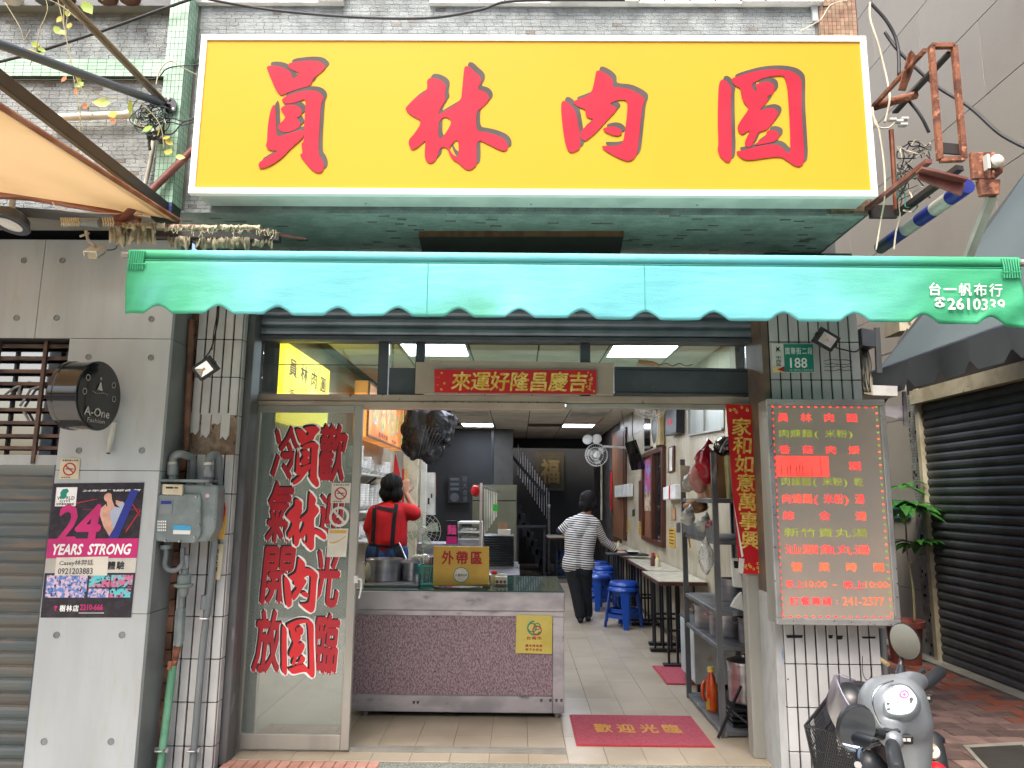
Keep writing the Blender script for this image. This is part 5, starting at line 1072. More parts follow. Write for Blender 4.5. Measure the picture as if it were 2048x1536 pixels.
cable('pale cable hanging down past the right end of the sign to the awning',[A(1745,228,y=-1.08),A(1758,262,y=-1.08),A(1768,330,y=-1.08),A(1770,390,y=-1.08),A(1762,440,y=-1.0),A(1752,500,y=-1.0)],.004,'cable_w')
cable('pale cable dangling under the wall plate at the right',[A(1796,395,y=-1.0),A(1800,430,y=-1.0),A(1792,465,y=-1.0),A(1788,500,y=-1.0)],.0045,'cable_w')
cable('thin cream wire drooping over the top right of the stone wall',[A(1600,62,y=-.9),A(1640,40,y=-.9),A(1662,10,y=-.9),A(1700,0,y=-.9)],.003,'cable_w')
t=thing('wire_tangle','tangle of black, green and pale wires below the rusty bracket at the right','wires',A(1815,420,y=-1.0))
random.seed(9)
for mm,n in (('cable',16),('cable_w',6),('cable_g',3)):
    g=G()
    for k in range(n):
        u,v=random.uniform(1800,1840),random.uniform(290,400); p=[A(u,v,y=-1.0)]
        for j in range(5): u=min(max(u+random.uniform(-25,25),1795),1860); v=min(max(v+random.uniform(-18,26),280),425); p.append(A(u,v,y=-1.0+random.uniform(-.08,.08)))
        g.tube(spl(p,5),random.uniform(.002,.004),5)
    g.out('wire',M[mm],t,smooth='all')
g=G(); 
for u,v in ((1784,240),(1797,243),(1808,238),(1806,250)): g.box(tuple(A(u-4,v-5,y=-1.06)),tuple(A(u+4,v+5,y=-1.03)))
g.out('white_connector',M['white'],t)
t=thing('wire_tangle','coiled bundle of black and green wires hanging from the green pilaster at the left','wires',A(310,290,y=-1.0)); random.seed(14)
for mm,n in (('cable',18),('cable_g',8),('cable_w',4)):
    g=G()
    for k in range(n):
        cu,cv,ru,rv=random.uniform(282,320),random.uniform(215,250),random.uniform(10,26),random.uniform(10,24); p=[]; a0=random.uniform(0,6)
        for j in range(7): a=a0+j*.8; p.append(A(cu+ru*math.cos(a),cv+rv*math.sin(a),y=-1.03+random.uniform(-.05,.04)))
        g.tube(spl(p,4),random.uniform(.0018,.0035),5)
    g.out('wire',M[mm],t,smooth='all')
g=G()
for k in range(12): g.ball(A(random.uniform(298,325),random.uniform(262,282),y=-1.02),(random.uniform(.012,.022),.015,random.uniform(.012,.028)),8,6)
g.tube(spl([A(303,270,y=-1.02),A(298,285,y=-1.02),A(300,300,y=-1.02)]),.008,6); g.out('taped_bundle',M['black_plastic'],t,smooth='all')
g=G()
for v0,v1 in ((238,242),(246,250),(268,245)): g.tube(spl([A(318,v0,y=-1.02),A(345,v0-1,y=-1.03),A(365,v1,y=-1.02),A(388,v1-6,y=-1.0)]),.0035,6)
g.out('wire',M['cable'],t,smooth='all')
# ---------------- vines at the upper left ----------------
VN=thing('hanging_vine','thin hanging vine with yellow-green leaves at the upper left','vine',A(160,0,y=-1.3)); random.seed(4)
st=[[(85,-5),(120,10),(160,42),(200,75),(245,60)][:4],[(90,-5),(95,20),(80,60),(72,100),(60,130)],[(115,-5),(125,40),(135,90),(145,140),(150,170),(160,220),(158,290),(155,305)],[(130,-5),(128,50),(140,110),(150,150),(175,200),(185,230)],[(140,0),(132,60),(138,100)],[(150,160),(200,190),(250,200),(285,210),(320,250),(328,300)],[(60,60),(48,80),(40,55),(10,5)]]
g=G()
for s in st: g.tube(spl([A(u,v,y=-1.3 if u<200 else -1.12) for u,v in s],5),.0022,5)
g.out('stem',M['stem'],VN,smooth='all')
def leaf(c,s,d,n_): 
    g=G(); d=V(d).normalized(); x=d.cross(V(n_)).normalized(); n=x.cross(d)
    pts=[c,c+d*s*.25+x*s*.3,c+d*s*.6+x*s*.32,c+d*s,c+d*s*.6-x*s*.32,c+d*s*.25-x*s*.3]; mid=c+d*s*.5+n*s*.08
    m_=[mid+n*s*.0]; 
    for i in range(6): g.q(pts[i],pts[(i+1)%6],mid-n*s*.15)
    return g
for u,v,s in ((108,52,.055),(122,60,.05),(125,32,.045),(140,45,.045),(135,20,.04),(78,92,.05),(88,110,.09),(160,155,.06),(168,165,.05),(222,205,.09),(262,200,.08),(305,252,.06),(320,255,.06),(340,275,.05),(345,305,.06),(350,312,.05),(330,280,.045),(150,262,.05),(165,2,.08),(172,-5,.06),(200,-2,.05),(222,222,.07),(75,95,.04)):
    leaf(A(u,v,y=-1.28 if u<200 else -1.1),s,(random.uniform(-1,1),random.uniform(-.3,.3),random.uniform(-1,.3)),(random.uniform(-.4,.4),-1,random.uniform(.1,.6))).out('leaf',M['plant_y'],VN,smooth='all')
for u,v in ((72,88),(133,152),(152,175),(168,205),(222,235)): leaf(A(u,v,y=-1.27),.04,(random.uniform(-1,1),0,-1),(0,-1,.3)).out('leaf',mat('dry_leaf','#b0724a',.8),VN)
g=G(); 
t=thing('planter_shelf','dark shelf edge with bags poking in at the very top left','shelf',A(150,10,y=-1.1)); zl=A(200,11,y=YW-.06).z; g.box((-3.4,YW-.06,zl),(-1.85,YW,zl+.2)); g.out('ledge',M['concrete_dark'],t)
for u in (25,90,130,215,260): G().ball((A(u,3,y=YW-.1).x,YW-.1,zl+.01),(.06,.04,.035),10,6).out('bag',random.choice((M['sack_white'],M['dark_steel'],M['wood'])),t,smooth='all')
# ---------------- alley awning on the right ----------------
AA=thing('alley_awning','grey-green awning over the alley with a dark scalloped valance','awning',(3,2,2.6))
def onx(u,v,x): return A(u,v,x=x)
XA=2.75
f0=A(1752,742,x=XA); f1=A(2048,648,x=XA); zf=(f0.z+f1.z)/2; yb=f0.y; 
w_top0=A(1850,430,x=XR-.05); 
za=4.25
g=G(); ny=16
P0,P1=V((XA,yb,zf)),V((XA,-.9,zf)); Q0,Q1=V((XR-.02,yb,za)),V((XR-.02,-1.6,za))
for i in range(ny):
    for k in range(8):
        f=lambda a,b:(P0.lerp(P1,a)).lerp(Q0.lerp(Q1,a),b)+V((0,0,-.05*math.sin(math.pi*b)*(1)))
        g.q(f(i/ny,k/8),f((i+1)/ny,k/8),f((i+1)/ny,(k+1)/8),f(i/ny,(k+1)/8))
g.out('canvas',M['grey_canvas'],AA,smooth='all')
g=G(); g.tube([P0+V((0,.05,0)),P1],.028,10); g.out('front_tube',M['dark_steel'],AA,smooth=True)
g=G(); Ly=P0.y-P1.y; n=120; h=.2
def vb_(s): ph=(s%.34)/.34; return h-(.07*max(0,1-abs(ph-.5)/.2))
for i in range(n):
    a,b=Ly*i/n,Ly*(i+1)/n; g.q((XA-.03,P0.y-a,zf),(XA-.03,P0.y-b,zf),(XA-.03+.01*math.sin(b*9),P0.y-b,zf-vb_(b)),(XA-.03+.01*math.sin(a*9),P0.y-a,zf-vb_(a)))
g.out('valance',M['dark_canvas'],AA,smooth='all')
g=G(); g.q(P0,Q0,V((Q0.x,Q0.y,Q0.z-.3)),V((P0.x,P0.y,P0.z-.3))); g.out('end_flap',M['dark_canvas'],AA)
g=G(); g.bar((2.3,1.2,2.62),(2.3,1.2,3.1),.05,.05); g.out('post',M['dark_steel'],AA)
# blue and white banded pole + pale strut
t=thing('banded_pole','slanting pole wrapped in blue and white bands at the right','pole',A(1800,470,y=-.9)); a,b=A(1760,496,y=-.55),A(1935,372,y=-1.3)
for k in range(6):
    g=G(); g.tube([a.lerp(b,k/6+.002),a.lerp(b,(k+1)/6)],.036,14); g.out('band',(M['dark_steel'],M['stripe_blue'],M['pvc'],M['stripe_blue'],M['pvc'],M['stripe_blue'])[k] if k else M['dark_steel'],t,smooth=True)
t=thing('crank_pole','pale metal crank arm dropping from the rusty bracket behind the awning','pole',A(1940,500,y=-1.35)); g=G(); g.bar(A(1984,392,y=-1.42),A(1930,530,y=-1.15),.035,.03); g.out('bar',M['pvc'],t)
# boxes, brackets in the alley
c=A(1822,640,y=1.2); t=thing('junction_box','beige box hanging under the alley awning behind the green valance','box',c); q=Qp(1.2,(1796,600),(1870,600),(1872,655),(1800,663)); g=G(); q.slab(g,t=.25); g.out('box',M['cream'],t,bev=.005); g=G(); g.tube(spl([A(1815,658,y=1.2),A(1800,680,y=1.2),A(1790,700,y=1.2),A(1760,712,y=1.2)]),.008,6); g.out('cable',M['cable'],t)
q=Q(A(1818,785,x=3.3),A(1818,785,x=3.3),A(1818,785,x=3.3),A(1818,785,x=3.3)) if 0 else None
c=A(1795,820,y=.6); t=thing('wall_bracket','galvanised angle bracket beside the top of the LED board','bracket',c); q=Qp(.6,(1806,783),(1813,783),(1816,850),(1809,850)); g=G(); q.slab(g,t=.02); g.out('upright',M['steel_matt'],t); q=Qp(.6,(1768,812),(1806,812),(1806,842),(1768,830)); g=G(); q.slab(g,t=.012); g.out('arm',M['steel_matt'],t); q=Qp(.55,(1735,770),(1795,772),(1795,792),(1740,790)); g=G(); q.slab(g,t=.3); g.out('unit_base',M['white'],t)
c=A(1735,680,y=.1); t=thing('speaker_box','dark box on a bracket beside the right column under the awning','box',c); q=Qp(.1,(1722,655),(1752,660),(1752,695),(1725,692)); g=G(); q.slab(g,t=.12); g.out('box',M['dark_steel'],t,bev=.005); q=Qp(.12,(1750,655),(1760,655),(1765,745),(1754,745)); g=G(); q.slab(g,t=.02); g.out('post',M['steel_track'],t)
q=Qp(.2,(1722,700),(1738,702),(1746,790),(1728,788)); t=thing('cream_board','cream strip board with loose black wires beside the right column','board',q.p(.5,1)); g=G(); q.slab(g,t=.03); g.out('board',M['cream'],t)
g=G()
for k in range(7): u=1724+k*2; g.tube(spl([A(u,700,y=.17),A(u+random.uniform(-4,8),730,y=.15),A(u+random.uniform(-4,10),760,y=.15),A(u+6,785,y=.15)]),.003,5)
g.out('wire',M['cable'],t)
# conduit on the column's right side
pipe('drain_pipe','grey downpipe along the right side of the tiled column behind the scooter',[A(1763,1255,y=-.2),A(1772,1400,y=-.2),A(1776,1536,y=-.2)],.02,M['grey_paint2'])
pipe('yellow_pipe_stub','short yellow pipe stub sticking out beside the right column',[A(1760,1318,y=-.3),A(1776,1329,y=-.36)],.012,M['cream_plastic'])
# plant
c=A(1822,1300,y=3.3); yp=2.85; c=A(1812,1308,y=yp); c.z=-.1
PL=thing('potted_plant','young tree with long green leaves in a brown pot by the granite wall','plant',c)
g=G(); rt=.16*1.0; zt_=A(1820,1240,y=yp).z; hh=zt_-c.z; g.lathe(c,[(.13,0),(.16,hh*.86),(.185,hh*.87),(.19,hh),(.17,hh),(.16,hh*.9),(.001,hh*.88)],24); g.out('pot',M['terracotta'],PL,smooth=True)
g=G(); g.tube(spl([A(1829,1245,y=yp),A(1826,1180,y=yp),A(1815,1110,y=yp),A(1812,1060,y=yp),A(1808,1000,y=yp)]),[.012]*8+[.009]*17,6); g.tube(spl([A(1817,1130,y=yp),A(1838,1110,y=yp),A(1848,1095,y=yp)]),.007,6); g.out('stem',M['stem'],PL,smooth='all')
random.seed(8)
def longleaf(c,d,L,w): 
    d=V(d).normalized(); s=d.cross(V((0,0,1))).normalized(); g=G(); n=6; pr_=None
    for i in range(n+1):
        t=i/n; p=c+d*L*t+V((0,0,-L*.55*t*t)); ww=w*math.sin(math.pi*min(.98,t*.9+.06)); l,r=p-s*ww+V((0,0,.006)),p+s*ww+V((0,0,.006))
        if pr_: g.q(pr_[0],l,p,pr_[1]); g.q(pr_[1],p,r,pr_[2])
        pr_=(l,p,r)
    return g
for (u,v,n,L) in ((1812,1020,34,.46),(1838,1092,18,.36),(1806,975,9,.3)):
    for k in range(n):
        a=k*2.4+random.uniform(-.3,.3); longleaf(A(u,v,y=yp),(math.cos(a),math.sin(a),random.uniform(.1,.9)),L*random.uniform(.75,1.1),L*.13).out('leaf',M['plant'],PL,smooth='all')
q=Q(A(1785,1000,x=XR-.01),A(1822,1002,x=XR-.01),A(1822,1035,x=XR-.01),A(1785,1036,x=XR-.01)); t=thing('alley_sign','small green sign on the granite wall behind the plant','sign',q.p(.5,1)); g=G(); q.slab(g,t=.008,o=.01); g.out('plate',M['green_sign'],t); g=G(); q.rect(g,.1,.15,.9,.28,.012); q.rect(g,.1,.75,.9,.85,.012); g.out('white_line',M['white_print'],t)
ORD=['first','second','third','fourth','fifth','sixth','seventh','eighth']
# ---------------- door mats ----------------
def matt(name,label,x0,x1,y0,y1,txt=None):
    t=thing(name,label,'mat',((x0+x1)/2,(y0+y1)/2,0)); G().box((x0,y0,.0005),(x1,y1,.011)).out('pile',M['mat_red'],t,bev=.003); G().box((x0-.008,y0-.008,.0004),(x1+.008,y1+.008,.006)).out('edge',M['red_ink'],t)
    if txt: q=Q((x0,y1,.0115),(x1,y1,.0115),(x1,y0,.0115),(x0,y0,.0115)); g=G(); q.chars(g,txt,.14,.3,.86,.68,.0008,.03,fill=.8); g.out('gold_characters',M['mat_gold'],t)
matt('door_mat','red welcome mat with gold characters lying in the doorway',.372,1.188,.12,.71,'歡迎光臨')
c=A(1345,1352,z=.0); matt('door_mat','plain red mat on the floor beside the white box and shelf rack',c.x-.1,1.60,c.y-.28,c.y+.33)
# ---------------- counter ----------------
yc=.62; cx0=-1.13; cx1=.325
Zc=lambda v:A(1000,v,y=yc).z
CT=thing('counter','steel serving counter with pink speckled front panel','counter',((cx0+cx1)/2,yc,0))
zt_=Zc(1184); za_=Zc(1222); zb_=Zc(1392); zc_=Zc(1426)
G().box((cx0,yc,zt_-.004),(cx1,1.56,zt_+.008)).out('top',M['counter_green'],CT,bev=.003)
G().box((cx0,yc-.012,za_),(cx1+.002,yc+.03,zt_-.0)).out('apron',M['steel_matt'],CT,bev=.005)
G().box((cx0,yc+.002,za_-.035),(cx1-.002,yc+.02,za_-.001)).out('under_rail',M['steel_matt'],CT,bev=.002)
G().box((cx0,yc+.012,zb_),(A(1105,1300,y=yc).x,yc+.03,za_-.036)).out('front_panel',M['pink_terrazzo'],CT)
G().box((A(1105,1300,y=yc).x+.001,yc,zc_),(cx1-.002,yc+.05,za_-.036)).out('corner_post',M['steel_matt'],CT,bev=.003)
G().box((cx0,yc,zc_),(A(1105,1300,y=yc).x,yc+.03,zb_-.001)).out('bottom_rail',M['steel_matt'],CT,bev=.004)
G().box((cx1-.02,yc+.05,zc_),(cx1-.004,1.55,za_)).out('side_panel',M['steel_matt'],CT); G().box((cx0+.01,yc+.05,zc_),(cx1-.03,1.5,zc_+.02)).out('bottom_plate',M['dark_steel'],CT)
for x in (cx0+.1,cx1-.05):
    for y in (yc+.06,1.45): G().lathe((x,y,0),[(.012,0),(.02,.02),(.022,zc_)],12).out('leg',M['steel_matt'],CT,smooth=True)
g=G()
for u,v in ((865,1232),(910,1240),(955,1318),(868,1342)): p=A(u,v,y=yc+.011); g.prism([p,p+V((.012,0,.004)),p+V((.015,0,-.008)),p+V((.004,0,-.006)),p+V((-.004,0,-.012))],(0,-.0006,0))
for u in (1098,1110,1120,1080,825,833): p=A(u,1398 if u>1000 else 1402,y=yc-.001); g.prism([p,p+V((.02,0,.001)),p+V((.014,0,-.02)),p+V((.003,0,-.018))],(0,-.0006,0))
g.out('chip_mark',mat('chip_mark','#5a5054',.8),CT)
q=Qp(yc-.002,(1033,1229),(1105,1231),(1104,1308),(1031,1306)); t=thing('round_logo_notice','yellow notice with a red and teal ring emblem on the counter front','notice',q.p(.5,1)); g=G(); q.slab(g,t=.001); g.out('sheet',mat('pale_yellow','#d9c766',.5,col2='#cfba58',s=9),t)
g=G(); q.disc(g,.5,.34,.2,.001,24,r2=.16,k0=2,k1=18); q.disc(g,.44,.33,.13,.0012,20,r2=.10); q.disc(g,.58,.30,.1,.0012,20,r2=.075); g.out('teal_ring',M['green_sign'],t)
g=G(); q.disc(g,.58,.4,.13,.0016,20,r2=.1); q.chars(g,'台南市',.28,.55,.72,.65,.001,.02); q.chars(g,'請支持有照',.26,.76,.74,.84,.001,.03); q.chars(g,'地下水安全',.26,.86,.74,.94,.001,.03); g.out('red_print',M['red_ink'],t)
# take-away sign
q=Qp(.76,(867,1092),(978,1094),(978,1170),(866,1172)); t=thing('takeaway_sign','yellow takeaway sign with three red characters standing on the counter','sign',q.p(.5,1)); g=G(); q.slab(g,t=.02); g.out('board',M['yellow_card'],t,bev=.002)
g=G(); q.chars(g,'外帶區',.13,.08,.90,.5,.001,.035,fill=.86); g.out('red_characters',M['red_ink'],t)
g=G(); q.disc(g,.5,.73,.14,.0012,28,r2=.125); g.out('teal_ring',M['green_sign'],t); g=G(); q.disc(g,.5,.73,.125,.001,24); g.out('pale_disc',mat('pale_blue_disc','#c6d2d0',.5,col2='#d8bfae',s=40),t); g=G(); q.text(g,'20 嚴家好料',.39,.70,.61,.77,.0016,.01); g.out('small_print',M['black_ink'],t)
G().box(tuple(q.p(0,1)+V((.0,.02,-.0))),tuple(q.p(1,1)+V((0,.1,.004)))).out('foot',M['yellow_card'],t)
ztop=zt_+.008
def pot(name,label,c,r,h,m='steel',lid=False,group=None,handles=True,cat='pot'):
    c=V(c); t=thing(name,label,cat,c,group); g=G(); g.lathe(c,[(r*.97,0),(r,.01),(r,h*.9),(r*1.02,h*.93),(r*1.04,h),(r*.98,h),(r*.96,h*.92),(r*.95,.02),(.001,.015)],32); g.out('body',M[m],t,smooth=True)
    if lid: g=G(); g.lathe(c,[(r*1.05,h),(r*1.05,h+.012),(r*.6,h+.03),(.02,h+.035),(.02,h+.05),(.001,h+.055)],32); g.out('lid',M[m],t,smooth=True)
    if handles:
        for s in (-1,1): g=G(); g.tube(spl([c+V((s*r,-.03,h*.8)),c+V((s*(r+.03),-.03,h*.8)),c+V((s*(r+.03),.03,h*.8)),c+V((s*r,.03,h*.8))],4),.004,6); g.out('handle',M[m],t)
    return t
def on(u,v,z): return A(u,v,z=z)
g=G(); t=thing('steel_tray','long flat steel tray on the left of the counter under the pots','tray',(-.85,1.0,ztop)); g.box((cx0+.03,.76,ztop+.0005),(A(842,1150,y=.9).x,1.3,ztop+.02)); g.out('tray',M['steel'],t,bev=.004)
zt2=ztop+.021
c=A(767,1155,y=1.0); pot('stock_pot','large shiny steel pot at the left end of the counter',(c.x,1.02,zt2),.132,.155)
c=A(822,1155,y=1.0); t=pot('steel_pot','dark steel pot with a ladle in the middle of the counter tray',(c.x-.0,1.05,zt2),.085,.13,'steel'); g=G(); g.tube([A(812,1118,y=1.05),A(798,1085,y=1.1)],.006,6); g.out('ladle',M['steel'],t)
c=A(836,1152,y=.9); pot('steel_cup','small steel cup in front of the ladle pot',(c.x,.85,zt2),.03,.06,handles=False,cat='cup')
# teal basket with contents
q=A(855,1168,y=.86); bx_,by_=q.x,.88; t=thing('plastic_basket','teal plastic basket behind the yellow takeaway sign','basket',(bx_,by_,ztop))
g=G(); w0,w1,hb_=.05,.062,.145
for s in (-1,1):
    for k in range(9):
        f=-1+k/4; g.bar((bx_+s*w0,by_+f*w0,ztop+.01),(bx_+s*w1,by_+f*w1,ztop+hb_),.004,.003); g.bar((bx_+f*w0,by_+s*w0,ztop+.01),(bx_+f*w1,by_+s*w1,ztop+hb_),.004,.003)
for k in range(7):
    z=ztop+.01+k*.021; w_=w0+(w1-w0)*k/6; 
    for s in (-1,1): g.box((bx_+s*w_-.0015,by_-w_,z-.0025),(bx_+s*w_+.0015,by_+w_,z+.0025)); g.box((bx_-w_,by_+s*w_-.0015,z-.0025),(bx_+w_,by_+s*w_+.0015,z+.0025))
g.out('lattice',M['teal_plastic'],t); g=G(); w_=w1+.004
for s in (-1,1): g.box((bx_+s*w_-.004,by_-w_,ztop+hb_-.008),(bx_+s*w_+.004,by_+w_,ztop+hb_+.004)); g.box((bx_-w_,by_+s*w_-.004,ztop+hb_-.008),(bx_+w_,by_+s*w_+.004,ztop+hb_+.004))
g.out('rim',M['teal_plastic'],t); G().box((bx_-w0,by_-w0,ztop+.001),(bx_+w0,by_+w0,ztop+.01)).out('bottom',M['teal_plastic'],t)
t=thing('straw_packet','bundle of straws and a blue packet standing in the teal basket','packet',(bx_,by_,ztop+.012)); 
g=G(); g.ob((bx_+.03,by_+.01,ztop+.12),(.02,0,.005),(0,.012,0),(.01,0,.085)); g.out('blue_packet',M['stripe_blue'],t); g=G()
for k in range(9): g.tube([(bx_-.035+k*.006,by_+random.uniform(-.03,.03),ztop+.02),(bx_-.04+k*.008,by_+random.uniform(-.03,.03),ztop+.2)],.003,5)
g.out('straws',M['sack_pink'],t); G().ball((bx_-.03,by_,ztop+.19),(.05,.03,.035),10,6).out('clear_wrap',M['clear_bag'],t,smooth='all')
# jar and decorated carton
c=A(988,1170,y=.95); t=thing('sauce_jar','clear jar with a red cap to the right of the takeaway sign','jar',(c.x,.95,ztop)); g=G(); g.lathe((c.x,.95,ztop),[(.022,0),(.026,.01),(.026,.07),(.018,.08),(.001,.081)],16); g.out('jar',M['pvc'],t,smooth=True); g=G(); g.lathe((c.x,.95,ztop+.078),[(.021,0),(.021,.022),(.001,.024)],16); g.out('cap',M['red_paper'],t)
c=A(1002,1172,y=.88); t=thing('tissue_carton','small carton printed with brown round faces on the counter','carton',(c.x,.9,ztop)); G().box((c.x-.045,.87,ztop),(c.x+.045,.95,ztop+.07)).out('carton',M['paper'],t,bev=.004); q=Q((c.x-.045,.869,ztop+.07),(c.x+.045,.869,ztop+.07),(c.x+.045,.869,ztop),(c.x-.045,.869,ztop)); g=G()
for a in (.18,.5,.8): q.disc(g,a,.55,.13,.0006,14)
q.rect(g,.05,.78,.95,.95,.0008); g.out('brown_print',M['wood_light'],t); G().ball((c.x+.005,.91,ztop+.07),(.035,.025,.02),10,6).out('tissue',M['sack_white'],t,smooth='all')
# second work top behind, with clutter
yb_=2.0; t=thing('back_counter','low steel work counter behind the serving counter','counter',(-.3,2.2,0)); G().box((-.9,1.75,.79),(.02,2.7,.83)).out('top',M['steel'],t,bev=.004); G().box((-.88,1.8,.05),(.0,2.65,.788)).out('cabinet',M['steel_matt'],t)
for k,(x,y) in enumerate(((-.85,1.8),(-.03,1.8),(-.85,2.62),(-.03,2.62))): G().box((x-.02,y-.02,0),(x+.02,y+.02,.05)).out('leg',M['dark_steel'],t)
zc2_=.832
c=A(897,1085,y=2.05); t=pot('noodle_pan','wide flat steaming pan on the back counter behind the takeaway sign',(c.x,2.1,zc2_),.27,.09,'steel',cat='pan',handles=False)
g=G(); g.lathe((c.x,2.1,zc2_+.09),[(.275,0),(.275,.008),(.001,.014)],32); g.out('lid',M['dark_steel'],t,smooth=True)
for (u,v,r) in ((914,1078,.05),(938,1078,.048)):
    c=A(u,v,y=2.12); tt=thing('bowl','white bowl stacked upside down on the steaming pan' if u<920 else 'white bowl upside down beside the hanging strips','bowl',(c.x,2.12,zc2_+.105)); g=G(); g.lathe((c.x,2.12,zc2_+.105),[(r,0),(r*.95,.03),(r*.6,.068),(r*.5,.075),(.001,.075)],20); g.out('bowl',M['bowl'],tt,smooth=True)
random.seed(31)
names=[('ladle','steel ladle lying across the back pan'),('jar','small glass jar on the back counter'),('steel_bowl','steel bowl with greens on the back counter'),('bottle','small white bottle on the back counter')]
c=A(880,1070,y=2.0); t=thing('steel_ladle','steel ladle resting on the wide pan','ladle',(c.x,1.95,.95)); g=G(); g.tube([(c.x-.1,1.93,.97),(c.x+.18,2.0,.955)],.006,6); g.ball((c.x+.2,2.0,.955),(.035,.035,.018),10,6); g.out('ladle',M['steel'],t,smooth=True)
c=A(868,1080,y=2.2); t=thing('plastic_bag','clear crumpled bag on the back counter beside the green fan','bag',(c.x,2.2,.86)); g=G().ball((c.x,2.3,.89),(.06,.05,.05),10,8); g.out('bag',M['clear_bag'],t,smooth='all')
for (u,r,h,lab,m_) in ((948,.04,.09,'steel condiment pot with greens beside the white upright','steel'),(893,.02,.12,'slim white bottle behind the wide pan','bowl')):
    c=A(u,1075,y=2.3); t=thing('condiment_pot' if r>.03 else 'bottle',lab,'pot' if r>.03 else 'bottle',(c.x,2.35,zc2_)); g=G(); g.lathe((c.x,2.35,zc2_),[(r,0),(r,h),(r*.5,h*1.2),(.001,h*1.22)],14); g.out('body',M[m_],t,smooth=True)
c=A(783,1100,y=1.4); t=thing('sack','pale folded sack at the left end of the counter behind the door edge','sack',(cx0+.06,.9,ztop)); G().ball((cx0+.035,1.0,ztop+.085),(.045,.1,.09),12,8).out('sack',M['paper'],t,smooth='all')
c=A(825,1093,y=1.45); 
t=pot('soup_basin','pale basin with rim behind the ladle pot',(A(826,1100,y=1.42).x,1.42,ztop),.1,.13,'steel_matt',cat='basin',handles=False)
G().ball((A(838,1095,y=1.42).x,1.40,ztop+.15),(.06,.04,.03),10,6).out('bag',M['sack_white'],t,smooth='all')
# hanging order strips on a pale upright
yh=1.95; x=A(962,1000,y=yh).x; t=thing('strip_rack','pale upright rack with long paper strips hanging beside it','rack',(x,yh,.83))
G().box((x-.011,yh-.012,.832),(x+.011,yh+.012,A(962,966,y=yh).z)).out('upright',mat('pink_upright','#c7b4b4',.5),t)
for k in range(6):
    u0=968+k*4.6; q=Qp(yh+.05+k*.06,(u0,977+k*1.5),(u0+3.4,978+k*1.5),(u0+3.2,1068-k*7),(u0-.3,1071-k*7)); g=G(); q.slab(g,t=.004); g.out('paper_strip',M['pvc'],t)
g=G(); g.tube([A(964,972,y=yh),A(1000,984,y=yh+.45)],.006,6); g.out('rail',M['steel'],t)
q=Qp(yh+.1,(987,1008),(996,1009),(995,1023),(986,1022)); g=G(); q.slab(g,t=.002); g.out('green_slip',M['green_tag'],t)
c=A(951,982,y=2.0); t=thing('red_lantern','small red paper lantern by the top of the strip rack','lantern',c); g=G(); g.lathe(c,[(.01,-.05),(.03,-.04),(.042,0),(.03,.04),(.01,.05)],12); g.out('lantern',M['red_paper'],t,smooth=True)
# black tray stack & tissue box
q=Qp(2.35,(966,1070),(1028,1070),(1028,1132),(968,1132)); t=thing('tray_stack','tall stack of black serving trays beside the strip rack','trays',(q.p(.5,.5).x,2.4,.5)); zz0=A(990,1132,y=2.35).z; n=13; zz1=A(990,1070,y=2.35).z
for k in range(n):
    z=zz0+(zz1-zz0)*k/n; G().box((q.p(0,.5).x,2.35,z),(q.p(1,.5).x,2.75,z+(zz1-zz0)/n*.62)).out('tray',M['black_plastic'],t,bev=.003)
t=thing('side_table','small steel table with a folded front under the tray stack','table',(q.p(.5,.5).x,2.5,0)); G().box((q.p(0,.5).x-.03,2.3,zz0-.03),(q.p(1,.5).x+.04,2.85,zz0-.004)).out('top',M['steel'],t)
for sx_ in (0,1):
    for y in (2.33,2.82): X_=q.p(sx_,.5).x; G().box((X_-.012,y-.012,0),(X_+.012,y+.012,zz0-.031)).out('leg',M['steel_track'],t)
c=A(1008,1068,y=2.45); t=thing('chopstick_box','box of orange wrapped chopsticks on top of the black trays','box',(c.x,2.5,zz1)); G().box((c.x-.06,2.45,zz1-.015),(c.x+.06,2.58,zz1+.045)).out('box',M['paper'],t); g=G()
for k in range(10): g.tube([(c.x-.05+k*.008,2.5,zz1+.03),(c.x-.06+k*.01,2.5+random.uniform(-.02,.02),zz1+.11)],.004,5)
g.out('chopsticks',M['cardboard'],t)
# bun cabinet, noodle sign, fridge, green fan
q=Qp(3.2,(917,1044),(960,1044),(960,1110),(917,1110)); t=thing('bun_cabinet','white open cabinet with rows of pale buns on its shelves','cabinet',(q.p(.5,0).x,3.4,0)); x0,x1=q.c[0].x,q.c[1].x; zt3=q.c[0].z
for v in (1044,1062,1077): z=A(940,v,y=3.2).z; G().box((x0,3.2,z-.02),(x1,3.6,z)).out('shelf',M['white'],t)
for x in (x0-.01,x1+.001): G().box((x,3.2,.0),(x+.01,3.6,zt3)).out('side',M['white'],t)
G().box((x0,3.2,.0),(x1,3.6,A(940,1080,y=3.2).z)).out('base',M['steel_matt'],t)
random.seed(2)
for v,grp in ((1062,'buns on the upper shelf'),(1077,'buns on the lower shelf')):
    for k in range(4):
        z=A(940,v,y=3.2).z; c=(x0+.05+k*(x1-x0-.1)/3,3.28,z); b=thing('bun','%s bun from the left on the %s of the white cabinet'%(ORD[k],'upper shelf' if v<1070 else 'lower shelf'),'bun',c,grp); G().ball((c[0],c[1],z+.02),(.035,.035,.025),12,6).out('bun',M['bowl'],b,smooth='all')
